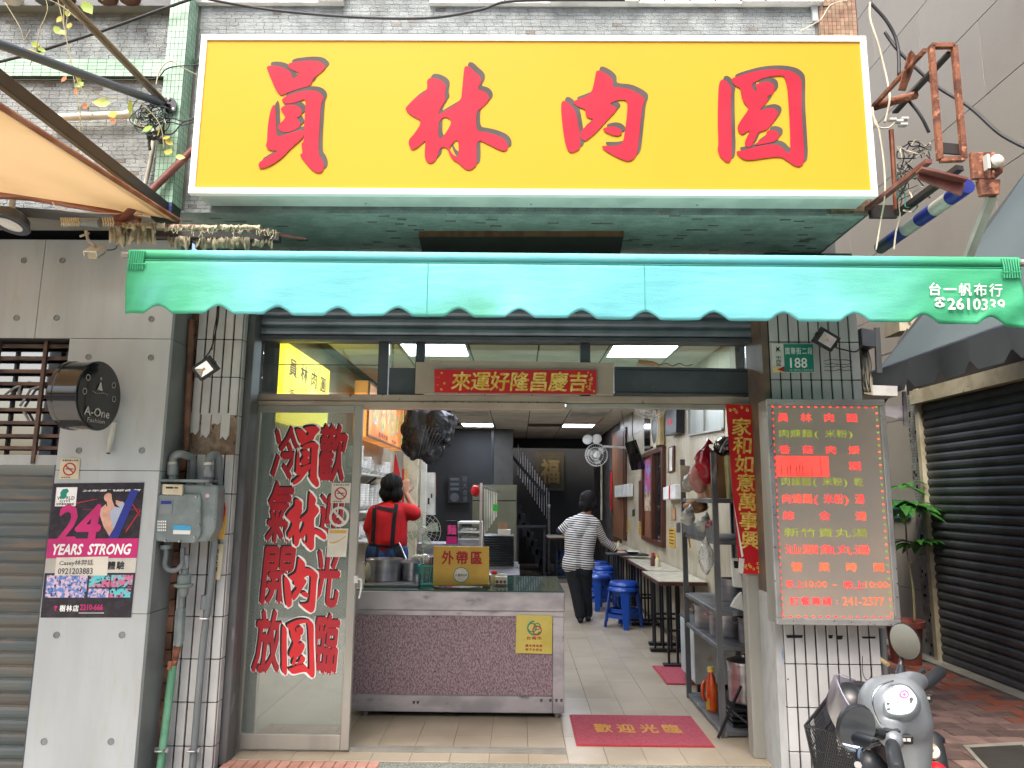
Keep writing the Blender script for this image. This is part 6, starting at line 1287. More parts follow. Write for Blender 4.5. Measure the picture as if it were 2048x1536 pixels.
q=Qp(3.1,(892,1041),(915,1042),(915,1088),(892,1088)); t=thing('noodle_sign','dark sign with a pink glowing noodle character next to the bun cabinet','sign',q.p(.5,1)); g=G(); q.slab(g,t=.05); g.out('board',M['black_plastic'],t); g=G(); q.char(g,'麵',.08,.15,.95,.62,.002,.02); g.out('neon_character',M['noodle'],t); g=G(); q.rect(g,.05,.68,.95,.99,.003); g.out('magenta_cloth',M['pink_ink'],t)
t=thing('side_counter','plain counter body under the noodle sign','counter',(q.p(.5,1).x,3.3,0)); G().box((q.c[0].x-.3,3.1,0),(q.c[1].x+.01,3.5,q.c[2].z)).out('body',M['steel_matt'],t)
c=A(845,1062,y=2.9); FN=thing('standing_fan','pale green standing fan behind the serving counter','fan',(c.x,2.95,0)); r=.19
g=G(); 
for rr in (r,r*.8,r*.55,r*.3): g.tube([c+V((rr*math.cos(a),-.03 if rr>.12 else -.05,rr*math.sin(a))) for a in [k*math.pi/12 for k in range(25)]],.0025,5)
for k in range(24): a=k*math.pi/12; g.tube([c+V((r*math.cos(a),-.03,r*math.sin(a))),c+V((.03*math.cos(a),-.06,.03*math.sin(a)))],.0014,4)
g.out('guard',M['pvc'],FN)
for k in range(4):
    a=k*math.pi/2+.3; g=G(); pts=[c+V((.03*math.cos(a),0,.03*math.sin(a)))]+[c+V((rr*math.cos(a+da),dy,rr*math.sin(a+da))) for rr,da,dy in ((.1,-.35,-.01),(.17,-.3,-.012),(.172,.2,.01),(.12,.5,.012),(.06,.5,.01))]; g.q(*pts); g.out('blade',M['fan_green'],FN)
g=G(); g.lathe(c+V((0,-.055,0)),[(.001,0),(.03,.003),(.032,.03)],16,ax=(0,1,0)); g.out('hub',M['pvc'],FN); g=G(); g.tube([c+V((0,.06,0)),V((c.x,2.96,.04))],.014,8); g.lathe((c.x,2.96,0),[(.16,0),(.15,.02),(.03,.035)],20); g.lathe(c+V((0,.02,0)),[(.04,0),(.05,.05),(.03,.1)],12,ax=(0,1,0)); g.out('stand',mat('fan_green_solid','#9fb096',.4),FN)
q=Qp(6.2,(945,969),(1034,970),(1034,1130),(946,1130)); x0,x1=q.c[0].x,q.c[1].x; zt4=q.c[0].z; t=thing('refrigerator','olive grey two-door refrigerator standing behind the counters','refrigerator',((x0+x1)/2,6.4,0)); om=mat('olive_fridge','#5f5e4d',.35,.2,col2='#525142',s=2); zs_=A(1000,1002,y=6.2).z
G().box((x0,6.22,.05),(x1,6.85,zt4)).out('cabinet',om,t); G().box((x0+.005,6.18,zs_+.006),(x1-.005,6.218,zt4-.005)).out('door',om,t,bev=.008); G().box((x0+.005,6.18,.06),(x1-.005,6.218,zs_-.006)).out('door',om,t,bev=.008)
# ---------------- left wall: lit boards, shelves with bowls ----------------
q=Q((-1.69,.56,2.58),(-1.69,1.78,2.58),(-1.69,1.78,2.0),(-1.69,.56,2.0)); t=thing('lit_wall_sign','bright yellow lit sign with brown characters high on the left inner wall','sign',q.p(.5,1)); g=G(); q.slab(g,t=.05); g.out('light_box',M['yellow_lit'],t); g=G(); q.chars(g,'員林肉圓',.05,.1,.95,.45,.002,.02,fill=.7); q.chars(g,'香菇肉焿',.05,.5,.95,.75,.002,.01,fill=.6); g.out('characters',M['wood_light'],t)
q=Q((-1.7,.14,2.05),(-1.7,.22,2.05),(-1.7,.22,1.7),(-1.7,.14,1.7)); t=thing('lit_strip_sign','narrow yellow lit strip seen through the left edge of the glass door','sign',q.p(.5,1)); g=G(); q.slab(g,t=.03); g.out('strip',M['yellow_lit'],t)
X_=-1.5; q=Q((X_,2.55,2.62),(X_,4.80,2.62),(X_,4.80,2.06),(X_,2.55,2.06)); MB=thing('lit_menu_board','orange lit menu board with pictures of bowls above the bowl shelves','menu board',q.p(.5,1)); g=G(); q.slab(g,t=.14); g.out('light_box',M['menu_lit'],MB); g=G()
for a,b,c,d in ((0,0,1,.03),(0,.96,1,1),(0,.03,.012,.96),(.988,.03,1,.96)): q.slab(g,a,b,c,d,.02,.01)
g.out('frame',M['wood_light'],MB)
for a,b,r in ((.17,.42,.075),(.35,.3,.05),(.35,.62,.05),(.5,.4,.055),(.63,.55,.06),(.77,.5,.055),(.93,.3,.045),(.93,.75,.045)): 
    g=G(); q.disc(g,a,b,r,.003,18); g.out('plate_picture',M['bowl'],MB); g=G(); q.disc(g,a,b,r*.8,.004,16); g.out('food_picture',M['food'],MB)
g=G(); q.chars(g,'員林肉圓',.25,.82,.5,.93,.003,.02); q.chars(g,'肉焿',.6,.85,.75,.94,.003,.02); g.out('red_print',M['red_ink'],MB)
for zsh,lab in ((1.70,'upper wall shelf under the lit menu board with rows of bowls'),(1.33,'middle wall shelf under the lit menu board with tall stacks of bowls')):
    t=thing('wall_shelf',lab,'shelf',(-1.62,3.3,zsh)); G().box((-1.745,2.4,zsh-.02),(-1.5,4.35,zsh)).out('board',M['white'],t,bev=.003)
    for y in (2.6,3.4,4.2): G().bar((-1.745,y,zsh-.16),(-1.56,y,zsh-.025),.015,.02).out('bracket',M['dark_steel'],t)
t=thing('wall_shelf','lowest wall shelf behind the cook','shelf',(-1.62,3.3,1.05)); G().box((-1.745,2.4,1.03),(-1.45,4.35,1.05)).out('board',M['white'],t,bev=.003)
bmesh_=None
def bowl_stack(x,y,z,n,r,lab,grp):
    global bmesh_
    t=thing('bowl_stack',lab,'bowls',(x,y,z),grp)
    if bmesh_ is None:
        g=G(); g.lathe((0,0,0),[(.3,0),(.35,.25),(.85,.9),(1,1.35),(.95,1.35),(.5,.6)],14); bmesh_=bpy.data.meshes.new('bowl'); bmesh_.from_pydata([tuple(p) for p in g.v],[],g.f); bmesh_.materials.append(M['bowl'])
        for p in bmesh_.polygons: p.use_smooth=True
    for k in range(n): inst('bowl',bmesh_,(x,y,z+k*.017),t,scale=(r,r,r*.62))
random.seed(6)
ORD=['first','second','third','fourth','fifth','sixth','seventh','eighth']
for i,y in enumerate((2.5,2.7,2.9,3.1,3.35,3.6,3.85,4.1)): bowl_stack(-1.6,y,1.70,random.randint(4,8) if y>2.6 else 12,.085 if y<3 else .07,ORD[i]+' stack of white bowls from the street on the upper shelf','bowl stacks on the upper shelf')
for i,y in enumerate((2.5,2.7,2.9,3.12,3.35,3.6,3.85,4.1)): bowl_stack(-1.6,y,1.33,random.randint(11,15),.075,ORD[i]+' tall stack of white bowls from the street on the middle shelf','bowl stacks on the middle shelf')
for i,y in enumerate((2.55,2.8,3.1,3.4)): bowl_stack(-1.58,y,1.05,random.randint(4,8),.07,ORD[i]+' low stack of bowls from the street on the lowest shelf','bowl stacks on the lowest shelf')
c=A(789,930,y=4.3); t=thing('small_flag','small dark red and blue flag hanging at the end of the bowl shelf','flag',c); q=Qp(4.3,(790,908),(797,915),(801,952),(786,950)); g=G(); q.poly(g,[(0,0),(.3,0),(1,1),(0,1)],0); g.out('cloth',M['red_paper'],t); g=G(); q.poly(g,[(0,0),(.25,0),(.6,.5),(0,.5)],-.01); g.out('canton',M['stripe_blue'],t)
t=thing('talisman_strips','thin paper charm strips on the white post beyond the shelf','charm',A(812,960,y=4.4)); 
for u,v0,v1,m_ in ((806,938,968,'red_paper'),(813,938,970,'yellow_card'),(806,985,1005,'red_paper')): q=Qp(4.4,(u-2,v0),(u+2,v0),(u+2,v1),(u-2,v1)); g=G(); q.slab(g,t=.003); g.out('strip',M[m_],t)
G().box((-1.45,4.5,0),(-1.15,4.6,2.74)).out('x',M['wall_int'],t) if 0 else None
for (u0,u1,y,m_,lab) in ((806,835,4.6,'cream','cream wall post behind the cook, right of the bowl shelves'),(842,852,5.5,'pvc','narrow white post left of the hanging black bags')):
    x0=A(u0,950,y=y).x; x1=A(u1,950,y=y).x; t=thing('wall_post',lab,'post',((x0+x1)/2,y,0)); G().box((x0,y,0),(x1,y+.12,2.74)).out('post',M[m_],t)
t=thing('water_heater','tall white appliance with a dark label on the far left wall','appliance',A(862,1000,y=6)); q=Qp(6,(852,945),(868,945),(868,1030),(852,1030)); g=G(); q.slab(g,t=.2); g.out('body',M['pvc'],t); g=G(); q.rect(g,.2,.6,.45,.75); q.rect(g,.6,.5,.8,.6); g.out('label',M['black_ink'],t)
q=Qp(6.5,(867,950),(872,950),(872,992),(867,992)); t=thing('red_strip','short red paper strip on the far left post','paper strip',q.p(.5,1)); g=G(); q.slab(g,t=.01); g.out('strip',M['red_paper'],t)
from mathutils import noise as mn
def crump(a,ph,s):
    p=V((math.sin(ph)*math.cos(a),math.sin(ph)*math.sin(a),math.cos(ph)))+V((s*3,s,0)); return 1+.34*mn.noise(p*1.6)+.22*abs(mn.noise(p*4.2))-.1+.12*mn.noise(p*9)
def wallfan(c,r,tilt,lab,face=(-.6,-.75,-.3),clear='fan_clear'):
    n=V(face).normalized(); t=thing('wall_fan',lab,'fan',c); x=n.cross(V((0,0,1))).normalized(); u=x.cross(n); g=G()
    for rr,o in ((r,0),(r,-.05),(r*.7,.03),(r*.4,.045)): g.tube([c+(x*math.cos(a)+u*math.sin(a))*rr+n*o for a in [k*math.pi/12 for k in range(25)]],.0035,5)
    for k in range(28): a=k*math.pi/14; d=x*math.cos(a)+u*math.sin(a); g.tube([c+d*r,c+d*.03+n*.05],.0015,4)
    g.out('guard',M['white'],t)
    for k in range(3):
        a=k*2.094+tilt; d=lambda q_:x*math.cos(q_)+u*math.sin(q_); g=G(); g.q(c+d(a)*.03,c+d(a-.4)*r*.6,c+d(a-.3)*r*.9+n*.01,c+d(a+.35)*r*.9-n*.01,c+d(a+.6)*r*.55); g.out('blade',M[clear],t)
    g=G(); g.lathe(c+n*.045,[(.001,0),(.03,-.004),(.03,-.03)],14,ax=n); g.lathe(c-n*.03,[(.045,0),(.05,-.06),(.035,-.11)],14,ax=n); g.out('motor',M['white'],t,smooth=True)
    return t,n,x,u
c=A(1192,910,y=6.3); t,n,x,u=wallfan(c,.17,.3,'white wall fan with round guard above the woman in stripes',(-.35,-.9,-.15)); g=G(); g.tube([c-n*.1,c-n*.1+V((.1,0,.12)),V((1.7,c.y+.12,c.z+.12))],.018,8); g.out('arm',M['white'],t); g=G(); g.box((1.69,c.y,c.z-.2),(1.71,c.y+.1,c.z+.18)); g.out('wall_plate',M['white'],t)
for dx,dz in ((-.1,.24),(.04,.25)): 
    c2=c+V((dx,.2,dz)); g=G(); g.lathe(c2,[(.075,0),(.08,.03),(.05,.05),(.001,.05)],16,ax=(-.3,-.8,.3)); g.out('lamp_head',M['white'],t,smooth=True)
c=A(882,884,y=5.2); wallfan(c,.14,.1,'white fan tilted sideways right of the hanging black bags',(.85,-.3,-.3))
c=A(1295,815,y=3.5); wallfan(c,.2,.5,'white ceiling-height fan cut off by the door head on the right',(-.3,-.5,-.9))
# ---------------- right wall fittings ----------------
XW=1.708
def wq(u0,v0,u1,v1,v2=None,v3=None,x=XW): 
    "quad on the right wall: left edge u0 v0..v3, right edge u1 v1..v2"
    return Q(A(u0,v0,x=x),A(u1,v1,x=x),A(u1,v2,x=x),A(u0,v3,x=x))
t=thing('wooden_door','tall brown wooden door far back on the right wall','door',A(1240,1078,x=XW)); q=wq(1227,868,1254,854,1082,1070); g=G(); q.slab(g,t=.03,o=.025); g.out('frame',M['wood'],t); g=G(); q.slab(g,.12,.03,.88,1,.01,.035); g.out('leaf',M['wood_light'],t)
t=thing('television','black flat television hung high on the right wall','television',A(1268,940,y=5.2)); Qt=Qp(5.1,(1249,886),(1272,879),(1292,938),(1264,941)); g=G(); Qt.slab(g,t=.05); g.out('screen',M['black_gloss'],t,bev=.004); g=G(); g.tube([A(1243,821,y=5.4),A(1249,860,y=5.4),A(1252,895,y=5.3)],.004,5); g.tube(spl([A(1266,818,y=5.3),A(1265,860,y=5.2),A(1268,880,y=5.1),A(1288,925,y=5.0),A(1289,940,y=5.0)]),.006,5); g.out('cable',M['cable'],t)
t=thing('wall_window','dark wooden window with posters on the right wall','window',A(1315,1080,x=XW)); q=wq(1289,909,1332,892,1096,1078); g=G()
for a,b,c_,d in ((0,0,1,.045),(0,.955,1,1),(0,.045,.06,.955),(.94,.045,1,.955),(.48,.045,.56,.955)): q.slab(g,a,b,c_,d,.05,.045)
g.out('frame',M['wood'],t); g=G(); q.slab(g,.06,.045,.48,.955,.01,.01); g.out('panel',M['wood_light'],t); g=G(); q.slab(g,.56,.045,.94,.955,.01,.01); g.out('pane',M['black_gloss'],t)
g=G(); q.slab(g,.08,.08,.45,.45,.004,.02); g.out('poster_upper',mat('event_poster','#7a86b8',.5,col2='#a8416a',s=9,lo=.45,hi=.55,col3='#2a2a48',s3=20),t); g=G(); q.slab(g,.08,.451,.45,.66,.004,.02); g.out('poster_lower',mat('beige_poster','#b8a288',.5,col2='#5a4438',s=14,lo=.5,hi=.56),t)
t=thing('upper_window','dark glazed window above the wooden one on the right wall','window',A(1310,895,x=XW)); q=wq(1290,828,1314,816,893,903); g=G(); q.slab(g,t=.01,o=.01); g.out('pane',M['black_gloss'],t)
t=thing('exhaust_fan','yellowed square exhaust fan on the right wall','fan',A(1322,880,x=XW)); q=wq(1312,829,1331,822,890,893); g=G(); q.slab(g,t=.06,o=.07); g.out('housing',M['cream_plastic'],t,bev=.006); g=G(); q.disc(g,.5,.5,.4,.072,20); g.out('dark_opening',M['black_plastic'],t); g=G(); q.disc(g,.5,.5,.4,.075,24,r2=.3); g.out('ring',M['cream'],t)
t=thing('black_wall_box','black box with a dim red display on the right wall','box',A(1360,865,x=XW)); q=wq(1347,820,1370,815,866,872); g=G(); q.slab(g,t=.08,o=.09); g.out('box',M['black_plastic'],t,bev=.004); g=G(); q.rect(g,.2,.4,.65,.62,.092); g.out('red_display',M['red_ink'],t)
t=thing('framed_scroll','narrow framed scroll on the right wall','picture',A(1346,945,x=XW)); q=wq(1340,895,1351,891,943,946); g=G(); q.slab(g,t=.02,o=.02); g.out('frame',M['wood'],t); g=G(); q.rect(g,.25,.05,.75,.95,.022); g.out('scroll',M['paper'],t)
for (b,lab) in (((1240,972,1268,968,993,995),'white tissue dispenser far back on the right wall'),((1342,975,1368,968,998,1000),'white paper dispenser with a red stripe near the steel shelf')):
    q=wq(*b); t=thing('tissue_dispenser',lab,'dispenser',q.p(.5,1)); g=G(); q.slab(g,t=.08,o=.09); g.out('box',M['white'],t,bev=.006)
    if b[0]>1300: g=G(); q.rect(g,.5,0,.62,1,.092); g.out('red_stripe',M['red_paper'],t)
for b,m_,lab,nm in (((1221,945,1227,942,1018,1020),'red_paper','narrow red paper strip beside the far wooden door','paper_strip'),((1278,962,1289,958,1046,1042),'wood','dark red poster between television and window','poster'),
 ((1253,1040,1258,1038,1062,1064),'yellow_card','yellow price notice right of the wooden door','notice'),((1278,1046,1287,1043,1073,1070),'yellow_card','yellow price notice under the dark poster','notice'),((1338,1056,1351,1056,1096,1092),'yellow_card','yellow price notice right of the window','notice'),((1344,1017,1352,1016,1040,1038),'cardboard','small brown notice above the yellow one','notice'),((1354,1046,1361,1045,1065,1065),'dark_steel','small blue-grey photo notice near the steel shelf','notice'),((1265,1020,1270,1018,1032,1033),'black_ink','small black notice between the yellow ones','notice')):
    q=wq(*b); t=thing(nm,lab,nm.replace('_',' '),q.p(.5,1)); g=G(); q.slab(g,t=.004,o=.006); g.out('sheet',M[m_],t)
    if m_=='yellow_card':
        g=G(); 
        for k in range(5): q.rect(g,.12,.1+k*.17,.85,.16+k*.17,.008)
        g.out('print',M['wood'],t)
pipe('wall_pipe','two pale pipes running down the right wall behind the woman',[A(1203,930,x=1.66),A(1203,1040,x=1.66)],.02,M['cream'])
# tables along the right wall
def table(x0,x1,y0,y1,lab,z=.75,grp='tables along the right wall'):
    t=thing('dining_table',lab,'table',((x0+x1)/2,(y0+y1)/2,0),grp); G().box((x0,y0,z-.006),(x1,y1,z)).out('laminate',M['table_top'],t); G().box((x0-.004,y0-.004,z-.036),(x1,y1+.004,z-.0065)).out('edge_band',M['wood'],t)
    for y in (y0+.12,y1-.12):
        xm=(x0+x1)/2; G().box((xm-.17,y-.04,0),(xm+.17,y+.04,.03)).out('foot',M['black_plastic'],t,bev=.004)
        g=G()
        for k in range(4): g.box((xm-.12+k*.08-.01,y-.01,.03),(xm-.12+k*.08+.01,y+.01,z-.037))
        g.out('bar_leg',M['black_plastic'],t)
        G().box((xm-.13,y-.012,.3),(xm+.13,y+.012,.32)).out('cross_bar',M['black_plastic'],t)
    return t
table(1.26,1.69,2.06,2.94,'white topped table nearest the door beside the steel shelf')
table(1.34,1.69,3.0,4.4,'second white topped table along the right wall under the window'); table(1.36,1.69,4.44,5.9,'third white topped table reached by the woman in stripes'); table(1.38,1.69,5.95,7.6,'fourth table along the right wall behind the woman')
table(.55,1.15,9.0,9.9,'far table at the back behind the woman in stripes',grp='tables at the back')
def bottle(u,y,r,h,m1,m2,lab,nm='sauce_bottle'):
    x=A(u,1100,y=y).x; t=thing(nm,lab,'bottle',(x,y,.75)); g=G(); g.lathe((x,y,.7505),[(r,0),(r,h*.6),(r*.6,h*.8),(r*.5,h*.82)],14); g.out('body',M[m1],t,smooth=True); g=G(); g.lathe((x,y,.7505+h*.8),[(r*.7,0),(r*.6,h*.2),(.001,h*.22)],12); g.out('cap',M[m2],t,smooth=True)
bottle(1306,3.5,.032,.14,'wood','red_paper','dark soy sauce bottle with a red cap on the second table'); bottle(1315,3.45,.03,.12,'cream','yellow_card','cream sauce pot with a yellow lid on the second table'); bottle(1225,6.3,.03,.09,'wood','red_paper','small dark sauce pot on the far table'); bottle(1237,6.1,.025,.11,'cream','yellow_card','cream shaker on the far table')
# tray with a bowl held by the woman
tc_=A(1255,1098,z=.80); TR=thing('serving_tray','black serving tray carried over the table by the woman in stripes','tray',(1.33,4.55,.79)); G().box((1.10,4.4,.785),(1.60,4.72,.8)).out('tray',M['black_plastic'],TR,bev=.005)
t=thing('dish','pale shallow dish on the black serving tray','dish',(1.42,4.55,.8)); g=G(); g.lathe((1.42,4.55,.8005),[(.05,0),(.09,.03),(.088,.032),(.05,.006)],18); g.out('dish',M['bowl'],t,smooth=True)
# blue stools
def make_stool(lab):
    t=thing('plastic_stool',lab,'stool',(0,0,0),'blue plastic stools'); g=G(); h=.46; s=.15
    n=16; 
    g.lathe((0,0,h-.045),[(.178,0),(.172,.02),(.155,.04),(.14,.045),(.03,.042),(.028,.038),(.001,.038)],28); g.out('seat',M['blue_plastic'],t,smooth=True)
    g=G(); 
    for a in range(4):
        p=math.pi/4+a*math.pi/2; d=V((math.cos(p),math.sin(p),0)); sd=V((-d.y,d.x,0)); top=d*.16+V((0,0,h-.03)); bot=d*.225; gg=G()
        tw,bw=.055,.032
        vs=[top+sd*tw,top-sd*tw,top-sd*tw*.8-d*.02,top+sd*tw*.8-d*.02,bot+sd*bw,bot-sd*bw,bot-sd*bw*.7-d*.03,bot+sd*bw*.7-d*.03]
        gg.add(vs,[(0,1,2,3),(7,6,5,4),(0,4,5,1),(1,5,6,2),(2,6,7,3),(3,7,4,0)]); gg.out('leg',M['blue_plastic'],t,bev=.006,seg=2)
    for a in range(4):
        p0,p1=math.pi/4+a*math.pi/2,math.pi/4+(a+1)*math.pi/2; A0,A1=V((math.cos(p0),math.sin(p0),0))*.2+V((0,0,.13)),V((math.cos(p1),math.sin(p1),0))*.2+V((0,0,.13)); gg=G(); gg.bar(A0,A1,.012,.045); gg.out('stretcher',M['blue_plastic'],t)
        A0.z=A1.z=h-.075; A0*=1; gg=G(); gg.bar(V((A0.x*.82,A0.y*.82,A0.z)),V((A1.x*.82,A1.y*.82,A1.z)),.01,.05); gg.out('skirt',M['blue_plastic'],t)
    return t
def copy_tree(o):
    c=o.copy(); COL.objects.link(c)
    for ch in o.children: d=ch.copy(); COL.objects.link(d); d.parent=c
    return c
P1=A(1250,1258,z=0); P2=A(1203,1222,z=0)
sp=[(P1.x,P1.y+.13,0,.78,'blue plastic stool nearest the door, in front of the first table'),(P1.x+.02,P1.y+.17,.055,.8,'blue stool nested on the nearest stool'),(P2.x-.02,P2.y+.15,0,.6,'blue stool just right of the woman in stripes'),
(P2.x+.1,P2.y+.75,0,.3,'blue stool behind the one beside the woman'),(P2.x+.1,P2.y+.78,.055,.35,'blue stool nested on the third stool from the door'),(P2.x+.16,P2.y+1.4,0,.9,'blue stool farther back by the third table'),(P2.x+.2,P2.y+2.1,0,.2,'farthest blue stool along the right tables'),(A(1133,1150,z=0).x,A(1133,1150,z=0).y,0,.5,'blue stool seen left of the woman in stripes')]
ps=make_stool(sp[0][4])
for i,(x,y,z,a,l) in enumerate(sp):
    o=ps if i==0 else copy_tree(ps); o.location=(x,y,z); o.rotation_euler=(0,0,a); o['label']=l
# ---------------- steel shelf rack by the right post ----------------
rx0,rx1,ry0,ry1=1.30,1.68,.30,1.20
RK=thing('shelf_rack','tall grey steel shelf rack crowded with pots, bags and boxes','shelf',((rx0+rx1)/2,(ry0+ry1)/2,0))
rz=A(1440,905,y=ry0).z
for x in (rx0,rx1):
    for y in (ry0,ry1): G().box((x-.018,y-.012,0),(x+.018,y+.012,rz)).out('post',M['steel_track'],RK)
rl=[A(1440,1462,y=ry0).z,A(1440,1292,y=ry0).z,A(1440,1222,y=ry0).z,A(1430,1080,y=ry0).z,A(1430,997,y=ry0).z]
for z in rl: G().box((rx0-.01,ry0-.005,z-.03),(rx1+.01,ry1+.005,z)).out('shelf_board',M['steel_track'],RK,bev=.003)
G().box((rx0-.015,ry0,rl[3]+.001),(rx0-.005,ry1,rl[3]+.09)).out('shelf_rail',M['steel_track'],RK)
G().box((rx1+.0,ry0+.02,rl[2]),(rx1+.012,ry1-.02,rz-.05)).out('back_panel',M['steel_track'],RK)
cx=lambda u,y:A(u,1300,y=y).x
pot('steamer_pot','wide steel steamer with lid on the lower shelf of the rack',(1.47,1.0,rl[1]+.001),.155,.15,'steel',True)
pot('stock_pot','deep steel pot at the front of the rack, under the middle shelf',(1.47,.68,rl[1]+.001),.13,.17,'steel')
pot('stock_pot','deep steel pot at the very front corner of the rack',(1.56,.42,rl[1]+.001),.10,.16,'steel')
pot('stock_pot','tall steel pot with thick rim on the bottom shelf of the rack',(1.51,.50,rl[0]+.13),.11,.24,'steel',True)
pot('steel_pot','round steel pot on the middle shelf of the rack',(1.55,.8,rl[2]+.001),.1,.15,'steel')
pot('plastic_tray','green plastic tub on the middle shelf of the rack',(1.57,.47,rl[2]+.001),.085,.06,'green_pipe',handles=False,cat='tub')
t=thing('rack_crate','black slatted crate under the tall pot on the bottom shelf','crate',(1.5,.52,rl[0]))
for k in range(4): G().box((1.38,.36,rl[0]+.005+k*.03),(1.63,.68,rl[0]+.022+k*.03)).out('slat',M['black_plastic'],t)
t=thing('folding_stand','black folding metal stand leaning at the foot of the rack','stand',(1.38,.27,0)); a=A(1432,1474,y=.26); 
for (u0,v0,u1,v1) in ((1436,1476,1482,1372),(1500,1450,1462,1420)): G().bar(A(u0,v0,y=.25),A(u1,v1,y=.28),.016,.012).out('bar',M['black_plastic'],t)
c=A(1464,884,y=.7)
t=thing('white_box','white and pale blue cool box standing on the floor beside the rack','box',(1.42,1.3,.06)); q0=A(1362,1275,y=1.85); bx0=A(1364,1330,y=1.75).x; 
G().box((bx0,1.32,.07),(bx0+.36,1.78,.50)).out('body',mat('pale_box','#b4bec4',.4,col2='#a3aeb6'),t,bev=.008); G().box((bx0-.003,1.30,.07),(bx0+.36,1.318,.505)).out('door',mat('pale_box_door','#c2c6c2',.4,col3='#b89a6a',s3=7,lo3=.62,hi3=.75),t,bev=.004); G().box((bx0,1.3,.505),(bx0+.36,1.8,.515)).out('top',M['dark_steel'],t)
for x in (bx0+.04,bx0+.32): 
    for y in (1.36,1.74): G().box((x-.015,y-.015,0),(x+.015,y+.015,.069)).out('foot',M['black_plastic'],t)
c=A(1424,1412,y=.75); t=thing('detergent_bottle','orange-red detergent bottle with a handle at the foot of the rack','bottle',(c.x,.75,rl[0])); g=G(); z0=rl[0]+.002; g.lathe((c.x,.75,z0),[(.05,0),(.055,.03),(.055,.15),(.04,.21),(.022,.24),(.02,.26)],16,sx=1,sy=.7); g.tube(spl([(c.x-.05,.72,z0+.19),(c.x-.075,.70,z0+.16),(c.x-.07,.7,z0+.1),(c.x-.05,.72,z0+.07)]),.012,8); g.out('body',M['orange_juice'],t,smooth=True); g=G(); g.lathe((c.x,.75,z0+.25),[(.024,0),(.022,.03),(.001,.032)],12); g.out('cap',M['gold'],t); g=G(); g.box((c.x-.05,.71,z0+.01),(c.x-.02,.715,z0+.08)); g.out('label_patch',M['yellow_lit'] if 0 else M['yellow_card'],t)
# scale and bags
q=Qp(.22,(1462,1115),(1481,1117),(1487,1176),(1466,1174)); t=thing('kitchen_scale','white hanging scale with a dark display by the door post','scale',q.p(.5,1)); g=G(); q.slab(g,t=.02); g.out('body',M['white'],t,bev=.006); g=G(); q.rect(g,.25,.1,.95,.35,.001); g.out('display',M['black_ink'],t); g=G(); g.prism([A(1472,1198,y=.22),A(1484,1185,y=.22),A(1487,1222,y=.22),A(1463,1214,y=.22)],(0,.04,0)); g.out('stand',M['white'],t)
random.seed(17)
def bag(u,v,y,rx,rz,m,lab,nm='plastic_bag',knot=True):
    c=A(u,v,y=y); t=thing(nm,lab,'bag',V((c.x,c.y,c.z-rz))); n,m_=36,26; vs=[];fs=[]; s1=random.uniform(0,6)
    for j in range(m_+1):
        ph=math.pi*j/m_
        for k2 in range(n): a=2*math.pi*k2/n; w_=crump(a,ph,s1); vs.append(c+V((rx*w_*math.sin(ph)*math.cos(a),rx*.8*w_*math.sin(ph)*math.sin(a),-rz*math.cos(ph)*(1+.05*math.sin(a*3)))))
    for j in range(m_):
        for k2 in range(n): fs.append((j*n+k2,j*n+(k2+1)%n,(j+1)*n+(k2+1)%n,(j+1)*n+k2))
    G().add(vs,fs).out('bag',M[m],t,smooth='all')
    if knot: g=G(); g.tube([c+V((0,0,rz*.8)),c+V((.01,0,rz*1.15)),c+V((.03,0,rz*1.3))],[.03,.012,.03],8); g.out('knot',M[m],t,smooth='all')
bag(1413,930,.62,.075,.13,'sack_red','bright red plastic bag on the top shelf of the rack'); bag(1398,955,.75,.07,.11,'sack_pink','pink plastic bag on the top shelf of the rack',knot=False)
bag(1380,965,.9,.06,.06,'sack_white','crumpled white bag at the back of the top shelf',knot=False)
bag(1376,1035,.7,.05,.055,'sack_white','white crumpled bag hanging over the end of the second shelf'); bag(1408,1050,.55,.055,.05,'sack_white','clear crumpled bag on the second shelf of the rack'); bag(1425,1052,.45,.04,.04,'sack_red','orange-red packet on the second shelf of the rack',knot=False)
bag(1392,1012,.8,.09,.05,'cardboard','brown paper sack lying on the second shelf',nm='paper_sack',knot=False)
bag(1412,1115,.5,.05,.11,'clear_bag','long clear plastic bag hanging below the second shelf')
q=Qp(.5,(1451,905),(1472,900),(1474,1000),(1458,1003)); t=thing('hanging_bag','pale yellow patterned bag hanging beside the red couplet','bag',q.p(.5,1)); g=G(); q.slab(g,t=.06); g.out('bag',mat('yellow_bag','#b9b37c',.6,col2='#c9c5ae',s=14),t,bev=.01)
t=thing('cardboard_box','open cardboard box on top of the steel rack','box',(1.45,.8,rl[4])); zb0=rl[4]+.14
q=A(1384,905,y=1.0); G().box((1.36,.62,rl[4]+.001),(1.66,1.0,A(1400,900,y=.62).z)).out('box',M['cardboard'],t,bev=.003)
t=thing('motor_helmet','dark helmet with a clear visor sitting on top of the rack','helmet',A(1450,900,y=.5)); c=A(1453,893,y=.55); g=G(); g.ball(c,(.09,.11,.075),18,10); g.out('shell',M['black_gloss'],t,smooth='all'); g=G(); g.tube(spl([A(1440,905,y=.42),A(1446,890,y=.42),A(1456,878,y=.42)]),.006,6); g.out('visor_edge',M['steel'],t)
t=thing('rack_tray','dark metal tray leaning between the rack shelves','tray',A(1390,1010,y=.8)); q=wq(1367,1002,1380,1003,1040,1030,x=1.29); 
q=Qp(1.15,(1360,930),(1380,932),(1380,985),(1362,984)); g=G(); q.slab(g,t=.02); g.out('panel',M['pvc'],t)
t=thing('scissors','yellow handled scissors hanging under the rack shelf','scissors',A(1378,1080,y=1.1)); g=G(); g.tube([A(1377,1074,y=1.1),A(1380,1095,y=1.1)],.007,6); g.out('yellow_handle',M['yellow_card'],t); g=G(); 
